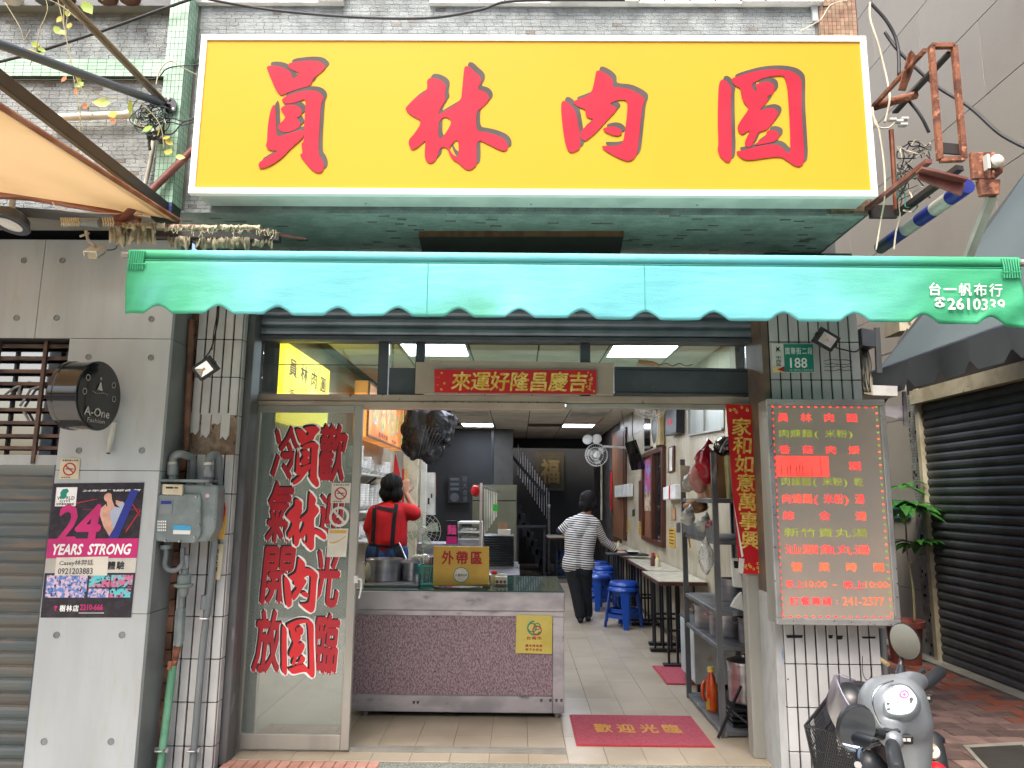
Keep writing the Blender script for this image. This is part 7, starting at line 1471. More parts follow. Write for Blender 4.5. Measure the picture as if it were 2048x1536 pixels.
for k in (0,1): c=A(1374+k*8,1070,y=1.1); g.tube([c+V((.02*math.cos(a),0,.025*math.sin(a))) for a in [j*.785 for j in range(9)]],.004,5)
g.out('black_loop',M['black_plastic'],t)
# frosted side window above the rack
q=wq(1380,822,1452,790,870,880,x=1.712) if 0 else Q(A(1380,818,x=1.71),A(1450,800,x=1.71),A(1450,860,x=1.71),A(1380,872,x=1.71)); t=thing('side_window','frosted sliding window high on the right wall above the rack','window',q.p(.5,1)); g=G(); q.slab(g,t=.01,o=.012); g.out('pane',mat('frosted_glass','#8f948c',.3,col2='#7c8078',s=5,st=(1,4,.3)),t); g=G()
for a,b,c_,d in ((0,.93,1,1.0),(0,0,.03,.93),(.48,0,.52,.93)): q.slab(g,a,b,c_,d,.03,.03)
g.out('frame',M['alu_grey'],t)
# ---------------- the back of the shop ----------------
t=thing('staircase','dark staircase with steel balusters rising at the back of the shop','staircase',(.3,10.5,0)); 
b0=A(1100,1062,y=10.2); b1=A(1024,905,y=10.2); st_n=9
for k in range(st_n): 
    f=k/st_n; p=b0.lerp(b1,f); G().box((p.x-.12,10.2,p.z-1.0+.0*f),(p.x+.02,11.0,p.z-.72)).out('step',M['stair'],t)
for k in range(14):
    f=k/13; p=A(1036+f*62,950+f*95 ,y=10.15); g=G(); g.tube([p,p+V((0,0,.62))],.008,6); g.out('baluster',M['steel'],t)
g=G(); g.bar(A(1022,910,y=10.1),A(1090,990,y=10.1),.05,.06); g.out('handrail',M['stair'],t)
g=G(); c=A(1098,1012,y=9.8); g.tube([V((c.x,9.8,0)),c],.025,8); g.ball(c,.04); g.out('newel_post',M['steel'],t,smooth=True)
q=Qp(11.9,(1072,903),(1128,905),(1128,982),(1072,980)); t=thing('wall_hanging','dark framed picture with a faded gold fortune character on the back wall','picture',q.p(.5,1)); g=G(); q.slab(g,t=.05); g.out('frame',mat('dark_gold_frame','#3d3322',.5),t); g=G(); q.rect(g,.1,.08,.9,.93,.003); g.out('cloth',mat('dark_cloth','#2c2a20',.8,col2='#3a3526',s=9),t); g=G(); q.char(g,'福',.15,.15,.88,.85,.006,.03); g.out('gold_character',mat('faded_gold','#6a5a34',.7),t)
t=thing('back_partition','partition panel behind the refrigerator, coloured dark for the unlit back','wall',(-.9,8.9,0)); x0,x1=A(880,930,y=9).x,A(1026,930,y=9).x; G().box((x0-.5,9,0),(A(982,930,y=9).x,9.1,2.75)).out('panel',M['wall_shade'],t); G().box((A(982,930,y=9).x+.001,8.98,0),(A(987,930,y=9).x,9.12,2.75)).out('post',M['black_plastic'],t); G().box((A(987,930,y=9).x+.001,9,0),(x1,9.1,2.75)).out('panel',mat('shade_painted_partition','#403f3c',.7),t)  # both panel colours carry the shade of the unlit back
q=Qp(8.9,(896,950),(940,950),(940,1006),(896,1006)); t=thing('wall_calendar','dark board with round plates and faint characters on the partition','board',q.p(.5,1)); g=G(); q.slab(g,t=.02); g.out('board',M['black_plastic'],t); g=G(); q.chars(g,'財大合道',.66,.02,.9,.98,.002,.01,vert=True); g.out('characters',M['dark_steel'],t); g=G()
for b in (.1,.28,.45): q.rect(g,.1,b,.5,b+.1,.002)
q.disc(g,.3,.8,.2,.002,18); g.out('plates',M['dark_steel'],t)
t=thing('back_shelf','low dark shelf with odds and ends under the stairs','shelf',(.3,9.2,0)); p=A(1060,1052,y=9); G().box((p.x-.25,9,p.z-.03),(p.x+.3,9.4,p.z)).out('board',M['stair'],t)
for dx in(-.23,.27): G().box((p.x+dx-.02,9.02,0),(p.x+dx+.02,9.38,p.z-.031)).out('leg',M['stair'],t)
t=thing('red_bottle','small red bottle standing on the floor at the back','bottle',A(1082,1110,z=0)); c=A(1082,1111,z=0); g=G(); g.lathe(c,[(.05,0),(.05,.18),(.02,.24),(.02,.27)],12); g.out('bottle',M['red_paper'],t,smooth=True)
# ---------------- people ----------------
from mathutils.bvhtree import BVHTree
def cap(g,a,b,r0,r1,n=14):
    a,b=V(a),V(b); d=b-a; L=d.length; 
    if L<1e-5: g.ball(a,r0,n,8); return
    pts=[];rr=[]
    dn=d/L
    for k in range(5): t=math.pi/2*(1-k/4); pts.append(a-dn*r0*math.sin(t)); rr.append(max(r0*math.cos(t),.0008))
    for k in range(5): t=math.pi/2*k/4; pts.append(b+dn*r1*math.sin(t)); rr.append(max(r1*math.cos(t),.0008))
    g.tube(pts,rr,n)
def remesh(g,vox,smooth=6):
    me=bpy.data.meshes.new('r'); me.from_pydata([tuple(p) for p in g.v],[],g.f); bm=bmesh.new(); bm.from_mesh(me); bmesh.ops.recalc_face_normals(bm,faces=bm.faces); bm.to_mesh(me); bm.free()
    o=bpy.data.objects.new('r',me); COL.objects.link(o); m=o.modifiers.new('r','REMESH'); m.mode='VOXEL'; m.voxel_size=vox; m.use_smooth_shade=True
    s=o.modifiers.new('s','SMOOTH'); s.factor=.5; s.iterations=smooth
    dg=bpy.context.evaluated_depsgraph_get(); r=bpy.data.meshes.new_from_object(o.evaluated_get(dg)); bpy.data.objects.remove(o); bpy.data.meshes.remove(me); return r
def skinobj(name,g,vox,m,parent,smooth=6,attr=None,disp=0):
    me=remesh(g,vox,smooth); off=rootof(parent).location
    for v in me.vertices:
        if disp: v.co+=v.normal*disp*(math.sin(v.co.x*90)*math.sin(v.co.z*14+v.co.x*30)+.6*math.sin(v.co.x*210+v.co.y*130))
    if attr:
        a=me.attributes.new('st','FLOAT','POINT'); a.data.foreach_set('value',[attr(v.co) for v in me.vertices])
    bvh=BVHTree.FromPolygons([v.co.copy() for v in me.vertices],[tuple(p.vertices) for p in me.polygons])
    for v in me.vertices: v.co-=off
    me.materials.clear(); me.materials.append(m)
    for p in me.polygons: p.use_smooth=True; p.material_index=0
    me.name=name; o=bpy.data.objects.new(name,me); COL.objects.link(o); o.parent=parent; return o,bvh
def hand(g,w,d,up,s=1,curl=.5):
    "palm and five fingers; w wrist, d direction, up = back of hand"
    w,d,up=V(w),V(d).normalized(),V(up).normalized(); sd=d.cross(up).normalized(); up=sd.cross(d)
    for k in (-1,-.3,.4,1): cap(g,w+sd*.012*k,w+d*.085*s+sd*.026*k*s,.014*s,.012*s,8)
    for k,L in ((-1.15,.062),(-.4,.075),(.4,.078),(1.15,.07)):
        p=w+d*.088*s+sd*.027*k*s; dd=d; 
        for j,f in enumerate((.45,.32,.23)): q_=p+dd*L*f*s; cap(g,p,q_,.0088*s,.0078*s,8); p=q_; dd=(dd-up*curl*.6).normalized()
    p=w+d*.03*s+sd*.03*s; dd=(d*.6+sd*.8).normalized()
    for L in (.035,.03): q_=p+dd*L*s; cap(g,p,q_,.011*s,.0095*s,8); p=q_; dd=(dd*.7+d*.5-up*.2).normalized()
def head(g,c,f,s=1):
    f=V(f).normalized(); r=f.cross(V((0,0,1))).normalized(); u=r.cross(f); c=V(c)
    g.ball(c+u*.02*s,(.074*s,.09*s,.095*s),16,10); cap(g,c-u*.05*s+f*.03*s,c-u*.075*s+f*.05*s,.05*s,.032*s)
    cap(g,c+f*.085*s-u*.005,c+f*.105*s-u*.03*s,.01*s,.014*s,8); cap(g,c+f*.082*s-u*.058*s-r*.014*s,c+f*.082*s-u*.058*s+r*.014*s,.009*s,.009*s,8)
    for k in(-1,1): g.ball(c+r*k*.076*s-u*.005,(.014*s,.02*s,.028*s),8,6); cap(g,c+f*.07*s+r*k*.03*s,c+f*.074*s+r*k*.032*s,.016*s,.013*s,8)
    return f,r,u
def eyes(c,f,par,s=1):
    f=V(f).normalized(); r=f.cross(V((0,0,1))).normalized(); g=G()
    for k in(-1,1): g.ball(V(c)+f*.086*s+r*k*.031*s+V((0,0,.004)),.009*s,8,6)
    g.out('eyes',M['black_ink'],par,smooth='all'); g=G(); g.tube([V(c)+f*.091*s-V((0,0,.058*s))+r*k*.018*s for k in(-1,0,1)],.004,6); g.out('lips',M['red_ink'],par)
strm=bpy.data.materials.new('navy_white_stripes'); strm.use_nodes=True; n=strm.node_tree.nodes; L=strm.node_tree.links.new
at_=n.new('ShaderNodeAttribute'); at_.attribute_name='st'; mm=n.new('ShaderNodeMath'); mm.operation='MULTIPLY'; mm.inputs[1].default_value=1/.0265; L(at_.outputs['Fac'],mm.inputs[0]); fr2=n.new('ShaderNodeMath'); fr2.operation='FRACT'; L(mm.outputs[0],fr2.inputs[0]); gt_=n.new('ShaderNodeMath'); gt_.operation='GREATER_THAN'; gt_.inputs[1].default_value=.47; L(fr2.outputs[0],gt_.inputs[0])
mx=n.new('ShaderNodeMix'); mx.data_type='RGBA'; mx.inputs[6].default_value=C('#1b2030'); mx.inputs[7].default_value=C('#d5d2cc'); L(gt_.outputs[0],mx.inputs[0]); L(mx.outputs[2],n['Principled BSDF'].inputs['Base Color']); n['Principled BSDF'].inputs['Roughness'].default_value=.9
yw=4.41
def W_(u,v,dy=0): 
    p=A(u,v,y=yw); p.y+=dy; return p
fa=A(1160,1243,z=0)
WM=thing('person','woman in striped top and black trousers seen from behind, reaching over a table','person',(W_(1163,1200).x,yw,0))
hc=W_(1177,1004); fd=(.45,.85,-.25); pel=W_(1157,1122); nk=W_(1171,1030); ch=W_(1162,1062)
sL,sR=W_(1139,1046),W_(1190,1046,-.02); eL,hL=W_(1121,1062,.02),W_(1138,1072,.25); eR,wR=W_(1208,1080,.06),W_(1232,1100,.10)
aL,aR=V((W_(1160,1236).x,yw-.03,.07)),V((W_(1177,1228).x,yw+.10,.07)); kL,kR=W_(1153,1182,.0),W_(1171,1180,.05); hpL,hpR=W_(1145,1128),W_(1169,1128,.02)
def bodyparts(g,e=0):
    cap(g,hpL+V((.02,0,.02)),W_(1147,1070),.105+e,.10+e); cap(g,hpR-V((.02,0,-.02)),W_(1176,1068),.105+e,.10+e); cap(g,W_(1157,1060),W_(1167,1040),.11+e,.085+e)
    cap(g,nk-V((0,0,.03)),sL,.06+e,.052+e); cap(g,nk-V((0,0,.03)),sR,.06+e,.052+e)
g=G(); bodyparts(g,-.012); cap(g,nk-V((0,0,.04)),hc-V((0,0,.06)),.05,.048); head(g,hc,fd)
for s_,e_,h_ in ((sL,eL,hL),(sR,eR,wR)): cap(g,s_,e_,.045,.036); cap(g,e_,h_,.035,.024)
hand(g,wR,(1,.15,-.05),(0,0,1),1,.7); hand(g,hL,(.3,1,0),(0,0,1),1,.5)
for hp,k_,a_ in ((hpL,kL,aL),(hpR,kR,aR)): cap(g,hp,k_,.08,.05); cap(g,k_,a_,.05,.033); cap(g,a_-V((0,.02,.03)),a_+V((0,.13,-.045)),.03,.022)
bo,_=skinobj('body',g,.0085,M['skin'],WM,4); 
def stripe(co):
    best=None
    for s_,e_,h_,k in ((sL,eL,hL,1),(sR,eR,wR,1)):
        for a,b,base in ((s_,e_,0),(e_,h_,(e_-s_).length)):
            d=b-a; t=max(0,min(1,(co-a).dot(d)/d.length_squared)); ds=(co-(a+d*t)).length
            if ds<.062 and (t>.12 or base) and (best is None or ds<best[0]): best=(ds,base+t*d.length+5)
    if best: return best[1]
    return co.z+2+.02*math.sin((co.x-pel.x)*5)
g=G(); bodyparts(g,.012); cap(g,hpL+V((.0,0,.02)),hpL+V((.0,0,-.0)),.13,.135); cap(g,hpR+V((0,0,.02)),hpR,.125,.13)
for s_,e_,h_ in ((sL,eL,hL),(sR,eR,wR)): cap(g,s_,e_,.062,.052); cap(g,e_,h_,.05,.04)
skinobj('striped_top',g,.011,strm,WM,5,stripe)
g=G(); cap(g,hpL+V((.02,0,-.02)),hpL+V((.02,0,-.08)),.118,.115); cap(g,hpR-V((.01,0,.02)),hpR-V((.01,0,.08)),.118,.115)
for hp,k_,a_ in ((hpL,kL,aL),(hpR,kR,aR)): cap(g,hp-V((0,0,.05)),k_,.105,.082); cap(g,k_,a_+V((0,0,.02)),.08,.064)
skinobj('trousers',g,.012,M['trousers'],WM,4)
g=G()
for a_ in (aL,aR): cap(g,a_+V((0,-.035,-.035)),a_+V((.01,.14,-.042)),.036,.03)
for i in range(len(g.v)): g.v[i].z=max(g.v[i].z,.003)
skinobj('shoes',g,.008,M['shoe'],WM,3)
g=G(); g.ball(hc+V((-.005,-.015,.03)),(.108,.115,.115),16,10); g.ball(hc+V((-.03,-.035,-.035)),(.09,.085,.085),14,8); g.ball(hc+V((.04,-.035,-.03)),(.08,.085,.08),14,8); skinobj('hair',g,.01,M['hair'],WM,3,None,.004); eyes(hc,fd,WM)
# cook
yk2=2.2
def K_(u,v,dy=0): 
    p=A(u,v,y=yk2); p.y+=dy; return p
CK=thing('person','cook in a red T-shirt and black apron seen from behind, one arm raised','person',(K_(775,1100).x,yk2,0))
hc=K_(784,976); hc.y+=.02; fd=(.35,.9,-.1); nk=K_(781,1004); sL,sR=K_(750,1024),K_(812,1020); eL,wL=K_(737,1066,.02),K_(742,1100,.12); eR,wR=K_(834,1030,.03),K_(811,990,.08)
pl_=K_(768,1100); hpL,hpR=K_(755,1112),K_(790,1112)
def cb(g,e=0,arms=True):
    cap(g,K_(762,1085),K_(766,1030),.105+e,.10+e); cap(g,K_(790,1085),K_(792,1028),.105+e,.098+e); cap(g,K_(777,1080),K_(780,1030),.115+e,.10+e); cap(g,nk-V((0,0,.05)),sL,.065+e,.052+e); cap(g,nk-V((0,0,.05)),sR,.065+e,.052+e)
g=G(); cb(g,-.012); cap(g,nk-V((0,0,.05)),hc-V((0,0,.05)),.052,.05); head(g,hc,fd); cap(g,hpL,K_(762,1085),.11,.1); cap(g,hpR,K_(790,1085),.11,.1)
cap(g,sL,eL,.046,.038); cap(g,eL,wL,.036,.026); cap(g,sR,eR,.046,.038); cap(g,eR,wR,.037,.026); hand(g,wR,(-.15,.25,1),(0,-1,.2),1,.6); hand(g,wL,(.4,.9,-.2),(0,0,1),1,.5)
for hp,dx in ((hpL,-.02),(hpR,.02)): k_=V((hp.x+dx,hp.y+.03,.48)); a_=V((hp.x+dx,hp.y,.09)); cap(g,hp,k_,.09,.055); cap(g,k_,a_,.055,.036); cap(g,a_-V((0,.02,.03)),a_+V((0,.14,-.05)),.032,.024)
skinobj('body',g,.009,M['skin'],CK,4)
g=G(); cb(g,.01); cap(g,sL,sL.lerp(eL,.72),.068,.072); cap(g,sR,sR.lerp(eR,.62),.068,.075); cap(g,K_(765,1095),K_(765,1085),.115,.115); cap(g,K_(788,1095),K_(788,1085),.112,.112)
so,bv=skinobj('red_shirt',g,.011,M['red_cloth'],CK,5)
g=G(); cap(g,hpL+V((.01,0,.03)),hpL-V((-.01,0,.05)),.125,.12); cap(g,hpR+V((0,0,.03)),hpR-V((0,0,.05)),.125,.12)
for hp,dx in ((hpL,-.02),(hpR,.02)): k_=V((hp.x+dx,hp.y+.03,.48)); a_=V((hp.x+dx,hp.y,.12)); cap(g,hp,k_,.115,.085); cap(g,k_,a_,.08,.07)
jo,bj=skinobj('jeans',g,.013,M['jeans'],CK,4)
g=G()
for hp,dx in ((hpL,-.02),(hpR,.02)): a_=V((hp.x+dx,hp.y,.05)); cap(g,a_+V((0,-.03,0)),a_+V((0,.15,-.005)),.045,.038)
for i in range(len(g.v)): g.v[i].z=max(g.v[i].z,.003)
skinobj('shoes',g,.01,M['shoe'],CK,3)
g=G(); g.ball(hc+V((-.005,-.02,.035)),(.105,.11,.105),16,10); g.ball(hc+V((-.04,-.03,-.045)),(.08,.08,.085),14,8); g.ball(hc+V((.035,-.03,-.05)),(.08,.08,.085),14,8); skinobj('hair',g,.01,M['hair'],CK,3,None,.005); eyes(hc,fd,CK)
def drape(pts,w,bvhs,m,name,par):
    g=G(); P_=[];pr_=None; fine=[]
    for i in range(len(pts)-1):
        for k in range(6): t=k/6; fine.append((pts[i][0]+(pts[i+1][0]-pts[i][0])*t,pts[i][1]+(pts[i+1][1]-pts[i][1])*t))
    fine.append(pts[-1])
    for i,(u,v) in enumerate(fine):
        a,b=fine[max(i-1,0)],fine[min(i+1,len(fine)-1)]; dx,dy=b[0]-a[0],b[1]-a[1]; l=math.hypot(dx,dy) or 1; nx,ny=-dy/l*w/2,dx/l*w/2; pr=[]
        for s_ in (-1,1):
            uu,vv=u+nx*s_,v+ny*s_; d=(A(uu,vv,y=yk2)-CAM).normalized(); hit=None
            for b_ in bvhs:
                h_=b_.ray_cast(CAM,d)
                if h_[0] and (hit is None or h_[3]<hit[1]): hit=(h_[0],h_[3])
            pr.append(hit[0]-d*.006 if hit else None)
        if pr_ and None not in pr and None not in pr_: g.q(pr_[0],pr[0],pr[1],pr_[1]); g.q(pr_[0]-V((0,-.004,0)),pr[0]-V((0,-.004,0)),pr_[0],pr[0]) if 0 else None
        pr_=pr
    if g.v: g.out(name,m,par,smooth='all')
dr=lambda pts,w,nm: drape(pts,w,(bv,bj),M['apron'],nm,CK)
dr([(749,1004),(748,1040),(745,1090)],8,'apron_strap'); dr([(793,1008),(788,1040),(784,1092)],8,'apron_strap'); dr([(750,1014),(790,1021)],7,'apron_strap'); dr([(735,1088),(757,1092),(783,1094),(800,1088)],5,'apron_tie'); dr([(756,1093),(753,1110),(752,1125)],6,'apron_tie'); dr([(793,1092),(800,1110),(800,1128)],14,'apron_side'); dr([(733,1096),(731,1112),(731,1126)],7,'apron_side')
# ---------------- scooter ----------------
GR=V((1.457,-1.874,.90)); GL=V((1.056,-2.33,.78)); C0=(GR+GL)/2; Lf=(GL-GR).normalized(); Fw=V((-.75,.66,0)); Fw=(Fw-Lf*Fw.dot(Lf)).normalized(); Up=Fw.cross(Lf).normalized()
SC=thing('motor_scooter','silver scooter with mirrors and a front basket parked at the lower right corner','scooter',(C0.x,C0.y,-.14))
S_=lambda x,y,z: C0+Fw*x+Lf*y+Up*z
Y0=-2.12
def pb(g,u,v,r,dy=0,k=1): c=A(u,v,y=Y0+dy); r*=(c-CAM).length/F; g.ball(c,(r,r,r*k),18,12)
def pc(g,u0,v0,r0,u1,v1,r1,d0=0,d1=0): a,b=A(u0,v0,y=Y0+d0),A(u1,v1,y=Y0+d1); cap(g,a,b,r0*(a-CAM).length/F,r1*(b-CAM).length/F,18)
g=G(); pc(g,1781,1415,50,1790,1432,48); pc(g,1800,1402,42,1806,1440,44); pc(g,1806,1440,44,1818,1480,34); pc(g,1818,1480,34,1824,1545,27); pc(g,1806,1385,30,1824,1366,19,.02,.08); pc(g,1824,1366,19,1840,1362,13,.08,.14); pc(g,1775,1450,30,1785,1480,17,-.02,-.12); pc(g,1760,1425,32,1765,1450,28)
skinobj('handlebar_cowl',g,.008,M['silver'],SC,7)
cv=(CAM-A(1802,1403,y=Y0)).normalized(); nd=(cv*.85+V((.05,.0,.38))).normalized(); dc=A(1802,1403,y=Y0)+cv*.083
def onpl(u,v,h=0):
    d=RM@V(((u-1024)/F,-(v-768)/F,-1)); return CAM+d*((dc-CAM).dot(nd)/d.dot(nd))+nd*h
dpx=chaik([(1790,1371),(1812,1373),(1826,1386),(1837,1403),(1827,1427),(1808,1434),(1776,1432),(1768,1414),(1771,1388)],2)
dpts=[onpl(u,v,.012) for u,v in dpx]; g2=G(); g2.prism(dpts,-nd*.04); g2.out('instrument_panel',M['dial'],SC,bev=.002)
g=G(); cen=onpl(1802,1403)
for i in range(len(dpts)):
    p,q_=dpts[i],dpts[(i+1)%len(dpts)]; o=lambda r_,k,h:cen+(r_-cen)*k+nd*h; g.q(o(p,1.01,.0),o(q_,1.01,.0),o(q_,1.12,-.006),o(p,1.12,-.006)); g.q(o(p,1.12,-.006),o(q_,1.12,-.006),o(q_,1.3,-.05),o(p,1.3,-.05))
g.out('panel_bezel',M['silver'],SC,smooth='all')
dq=Q(onpl(1768,1371),onpl(1836,1371),onpl(1836,1434),onpl(1768,1434))
g=G(); dq.disc(g,.60,.34,.14,.014,20,r2=.095); dq.disc(g,.60,.34,.05,.014,12); g.out('red_emblem',M['pink_ink'],SC); g=G(); dq.rect(g,.2,.3,.29,.44,.014); dq.rect(g,.07,.62,.16,.67,.014); dq.rect(g,.09,.78,.18,.84,.014); dq.disc(g,.80,.5,.06,.015,12); dq.rect(g,.76,.55,.82,.62,.015); g.out('dial_marks',M['black_ink'],SC)
g=G(); 
for k in range(5): dq.rect(g,.4+.04*k,.72+.03*(k%2),.425+.04*k,.86-.03*(k%3),.014)
g.out('faded_print',M['concrete'],SC)
g=G(); g.tube(spl([A(1786,1362,y=Y0-.05),A(1762,1371,y=Y0-.07),A(1747,1390,y=Y0-.08),A(1746,1412,y=Y0-.085),A(1754,1436,y=Y0-.09),A(1767,1460,y=Y0-.09),A(1768,1476,y=Y0-.08)]),.003,6); g.out('chrome_trim',M['chrome'],SC,smooth='all')
for s_,a,b in ((1,A(1784,1488,y=-2.27),A(1794,1540,y=-2.42)),(-1,A(1846,1372,y=-1.95),A(1882,1342,y=-1.86))):
    g=G(); g.tube([a,a.lerp(b,.12),a.lerp(b,.93),b],[.016,.0205,.021,.014],14); g.out('grip',M['scooter_dark'],SC,smooth=True)
    dl_=V((-.08,.03,0)) if s_>0 else V((-.03,.05,-.01)); g=G(); g.tube(spl([a+dl_*.4,a.lerp(b,.4)+dl_,b+dl_*1.1]),[.008]*12+[.010],8); g.out('brake_lever',M['chrome'] if s_>0 else M['scooter_dark'],SC,smooth=True)
for k,(u,v,yy) in enumerate(((1783,1466,-2.235),(1808,1478,-2.24),(1848,1395,-2.0))):
    c=A(u,v,y=yy); g=G(); g.ob(c,V((.022,0,0)),V((0,.012,0)),V((0,-.002,.013))); g.out('switch_block',M['scooter_dark'],SC,bev=.003); g=G(); g.ob(c+V((.006,-.013,.002)),V((.005,0,0)),V((0,.003,0)),V((0,0,.004))); g.ob(c+V((-.008,-.013,.002)),V((.005,0,0)),V((0,.003,0)),V((0,0,.004))); g.out('switch',M['pvc'],SC)
for base,(mu,mv,my),ru,rv,tw in ((A(1800,1352,y=-2.02),(1810,1283,-1.95),.044,.058,-.3),(A(1762,1468,y=-2.26),(1715,1458,-2.3),.050,.064,.4)):
    c=A(mu,mv,y=my); g=G(); mid=base.lerp(c,.35); e_=c-V((0,0,rv)) if tw<0 else c+V((ru*.9,0,0)); g.tube(spl([base,base.lerp(e_,.5)+V((-.012,0,0)),e_+V((0,.03,0))],4),.006,8); g.out('mirror_stem',M['scooter_dark'],SC,smooth=True); g=G(); g.tube([base,base.lerp(mid,.75)],[.017,.012],10); g.out('stem_boot',M['black_plastic'],SC,smooth=True)
    n=((CAM-c).normalized()*.9+V((tw*.9,-.1,-.03 if tw<0 else -.25))).normalized(); x=n.cross(V((0,0,1))).normalized(); u=x.cross(n); x=x*math.cos(tw)+u*math.sin(tw); u=x.cross(n)*1
    g=G(); m_=20
    prof=[(1,0),(1.06,-.006),(1.04,-.02),(.75,-.04),(.3,-.05),(.001,-.052)]
    for i in range(len(prof)-1):
        for k in range(m_):
            a0,a1=2*math.pi*k/m_,2*math.pi*(k+1)/m_; P=lambda a,p:c+x*ru*p[0]*math.cos(a)+u*rv*p[0]*math.sin(a)+n*p[1]
            g.q(P(a0,prof[i]),P(a1,prof[i]),P(a1,prof[i+1]),P(a0,prof[i+1]))
    g.out('mirror_shell',M['black_plastic'],SC,smooth=True); g=G(); g.q(*[c+x*ru*.99*math.cos(2*math.pi*k/24)+u*rv*.99*math.sin(2*math.pi*k/24)+n*.001 for k in range(24)]); g.out('mirror_glass',M['mirror'],SC)
# leg shield, floor, seat, wheels
g=G(); cap(g,S_(.04,.13,-.3),S_(.10,.17,-.62),.05,.05); cap(g,S_(.04,-.13,-.3),S_(.10,-.17,-.62),.05,.05); cap(g,S_(.05,0,-.25),S_(.12,0,-.62),.08,.08); skinobj('leg_shield',g,.014,M['silver'],SC,5)
g=G(); pc(g,1864,1480,16,1868,1520,20,.16,.12); pc(g,1852,1478,10,1878,1478,10,.2,.2); pc(g,1868,1520,20,1860,1600,40,.12,.1); pc(g,1740,1530,24,1760,1600,36,.05,.05); pc(g,1820,1540,30,1820,1600,60,.05,.05); skinobj('inner_panel',g,.014,M['scooter_dark'],SC,4)
c=A(1861,1503,y=-2.02); n=(V((-.2,-.7,.65))).normalized(); g=G(); g.lathe(c,[(.027,0),(.027,.006),(.024,.01),(.001,.01)],24,ax=n); g.out('cream_cap',M['cream'],SC,smooth=True); g=G(); g.lathe(c+n*.0105,[(.008,0),(.008,.003),(.001,.003)],12,ax=n); g.out('cap_centre',M['black_plastic'],SC)
G().ob(S_(-.2,0,-.72),Fw*.28,Lf*.14,Up*.03).out('floorboard',M['scooter_dark'],SC,bev=.01)
g=G(); cap(g,S_(-.45,.0,-.3),S_(-.95,0,-.24),.12,.10); skinobj('seat',g,.02,M['black_plastic'],SC,4); g=G(); cap(g,S_(-.45,0,-.5),S_(-1.05,0,-.38),.17,.13); skinobj('rear_body',g,.02,M['silver'],SC,4)
G().ball(S_(-1.2,0,-.36),(.06,.08,.05),12,8).out('tail_lamp',M['red_paper'],SC,smooth='all')
G().ball(A(1872,1545,y=-2.1),(.035,.04,.03),14,8).out('red_lamp_cover',M['red_paper'],SC,smooth='all')
for x in (.25,-1.0):
    c=S_(x,0,-.74); 
    g=G(); g.tube([c+(Fw*math.cos(a)+Up*math.sin(a))*.19 for a in [k*math.pi/12 for k in range(25)]],.045,10,False); wo=g.out('wheel',M['black_plastic'],SC,smooth=True); g=G(); g.lathe(c-Lf*.02,[(.001,0),(.15,.0),(.15,.04),(.001,.04)],20,ax=Lf); g.out('rim',M['steel'],wo)
g=G(); g.tube([S_(.08,0,-.3),S_(.25,0,-.74)],.03,8); g.out('fork',M['silver'],SC)
# basket
bc=A(1702,1492,z=.62); g=G(); bw0,bw1,bd,bh=.105,.135,.11,.20
def Bk(a,b,z): f=(z/bh+.5); w_=bw0+(bw1-bw0)*f; return bc+Lf*a*w_+Fw*b*w_*.8+V((0,0,z))
sides=[((-1,-1),(1,-1)),((1,-1),(1,1)),((1,1),(-1,1)),((-1,1),(-1,-1))]
for (a,b) in sides:
    for k in range(26):
        for s_ in (1,-1):
            t=k/26; t2=t+s_*.35
            p=lambda t,z:Bk(a[0]+(b[0]-a[0])*t,a[1]+(b[1]-a[1])*t,z)
            z0,z1=-bh/2,bh/2; tt=t2
            if tt>1: z1=z0+(z1-z0)*(1-t)/.35; tt=1
            if tt<0: z1=z0+(z1-z0)*t/.35; tt=0
            g.tube([p(t,z0),p(tt,z1)],.0018,4,False)
bo_=g.out('mesh',M['black_plastic'],SC); bo_['kind']='stuff'
g=G()
for z,r in ((bh/2,.006),(-bh/2,.005),(.02,.003)): g.tube([Bk(a,b,z) for a,b in ((-1,-1),(1,-1),(1,1),(-1,1),(-1,-1))],r,6)
for a,b in ((-1,-1),(1,-1),(1,1),(-1,1)): g.tube([Bk(a,b,-bh/2),Bk(a,b,bh/2)],.005,6)
g.out('basket_frame',M['black_plastic'],SC); g=G(); g.q(Bk(-1,-1,-bh/2),Bk(1,-1,-bh/2),Bk(1,1,-bh/2),Bk(-1,1,-bh/2)); g.out('basket_floor',M['black_plastic'],SC)
# helmet lying in the basket
YH=-2.0
hcn=A(1700,1415,y=YH); HM=thing('helmet','open-faced helmet with a smoked visor lying in the scooter basket','helmet',(hcn.x,hcn.y,hcn.z-.11))
def hb(g,u,v,r,dy=0,kz=1): c=A(u,v,y=YH+dy); r*=(c-CAM).length/F; g.ball(c,(r,r,r*kz),16,10)
g=G(); hb(g,1700,1412,38,.02); hb(g,1722,1402,32,.06); hb(g,1745,1383,18,.1); hb(g,1715,1440,30,.02)
skinobj('shell',g,.008,M['black_plastic'],HM,4)
g=G(); hb(g,1735,1372,11,.02,.5); hb(g,1752,1378,12,.03,.6); skinobj('neck_pad',g,.006,M['trousers'],HM,3)
def patch(name,m,Lc,Rc,y0,y1,bul):
    g=G(); Ls=spl([V((u,v,0)) for u,v in Lc],6); Rs=spl([V((u,v,0)) for u,v in Rc],6); n=min(len(Ls),len(Rs)); K=6
    P=lambda i,k:(lambda p,t:A(p.x,p.y,y=y0+(y1-y0)*t-bul*math.sin(math.pi*t)))(Ls[i].lerp(Rs[i],k/K),k/K)
    for i in range(n-1):
        for k in range(K): g.q(P(i,k),P(i,k+1),P(i+1,k+1),P(i+1,k))
    return g.out(name,m,HM,smooth='all')
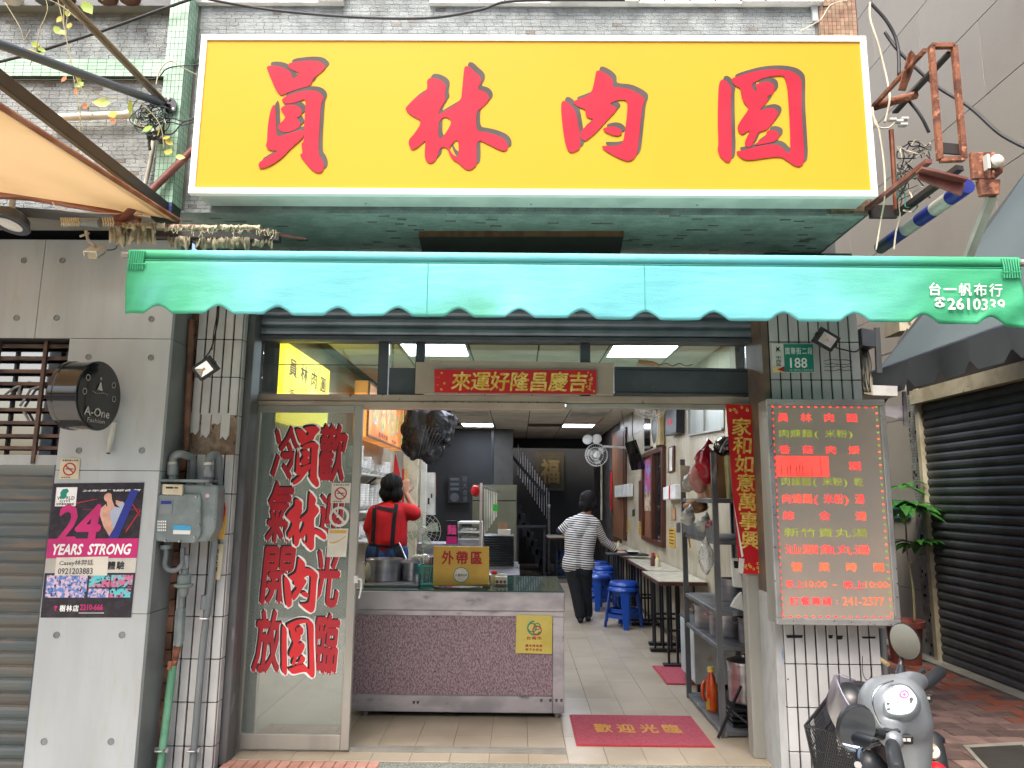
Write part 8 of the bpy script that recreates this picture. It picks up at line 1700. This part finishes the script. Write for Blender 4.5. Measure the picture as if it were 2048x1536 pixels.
patch('visor',M['visor'],[(1668,1349),(1658,1378),(1655,1412),(1666,1446),(1690,1470),(1712,1478)],[(1671,1350),(1679,1374),(1689,1395),(1701,1413),(1712,1424),(1722,1440)],YH,YH-.09,.02)
patch('visor_far_side',M['visor'],[(1670,1349),(1672,1360),(1674,1372)],[(1713,1362),(1716,1372),(1718,1384)],YH+.01,YH+.06,.0)
g=G(); g.tube(spl([A(1669,1349,y=YH-.005),A(1679,1374,y=YH-.05),A(1689,1395,y=YH-.085),A(1701,1413,y=YH-.095),A(1714,1428,y=YH-.095)]),.0022,6); g.tube(spl([A(1669,1348,y=YH),A(1690,1351,y=YH+.02),A(1713,1362,y=YH+.06)]),.0018,6); g.out('visor_edge',mat('lavender_edge','#a3a0b3',.3),HM)
# ---------------- dark hanging mass above the cook ----------------
random.seed(12); yk=3.3; HB=thing('hanging_bags','big dark cluster of black plastic bags hanging from the ceiling','bags',A(850,930,y=yk))
bagm=mat('black_bag','#0f1013',.5,col2='#1b1c21',s=9,bump=.8,bs=25)
def kb(g,u,v,r,h,dy=0):
    c=A(u,v,y=yk+dy); s=(c-CAM).length/F; c.z=min(c.z,2.74-h*s*.5); g.ball(c,(r*s,r*s*.8,h*s),14,10)
g=G()
for u,v,r,h in ((828,850,22,40),(850,850,30,48),(875,846,20,34),(842,885,24,34),(866,888,22,30),(820,888,14,26),(858,910,15,20),(872,906,10,20),(826,910,10,12)): kb(g,u,v,r,h,random.uniform(-.1,.1))
g.ob(A(880,850,y=yk+.1),V((.13,0,-.07)),V((0,.15,0)),V((.03,0,.16)))
me=remesh(g,.016,2)
off=HB.location.copy()
for v in me.vertices: p=v.co.copy(); v.co=p+v.normal*(.05*mn.noise(p*6)+.025*abs(mn.noise(p*17)))-off
me.materials.clear(); me.materials.append(bagm)
for p in me.polygons: p.use_smooth=True; p.material_index=0
o=bpy.data.objects.new('bag',me); COL.objects.link(o); o.parent=HB
for k2 in range(7):
    u=845+k2*6; g=G(); yy=yk-.28; a,b=A(u+8,848+k2*4,y=yy),A(u-8,912-k2*3,y=yy+.05); g.tube(spl([a,a.lerp(b,.5)+V((0,-.03,0)),b]),.004,4); g.out('shiny_strip',M['dark_steel'],HB)
g=G(); g.tube([A(836,930,y=yk),A(836,1030,y=yk)],.003,5); g.out('cord',M['stem'],HB); g=G(); g.tube([A(838,930,y=yk),A(839,1030,y=yk)],.003,5); g.out('cord',M['stem'],HB); g=G(); g.tube([A(837,1012,y=yk),A(837,1028,y=yk)],.012,8); g.out('wooden_pull',M['wood_light'],HB)
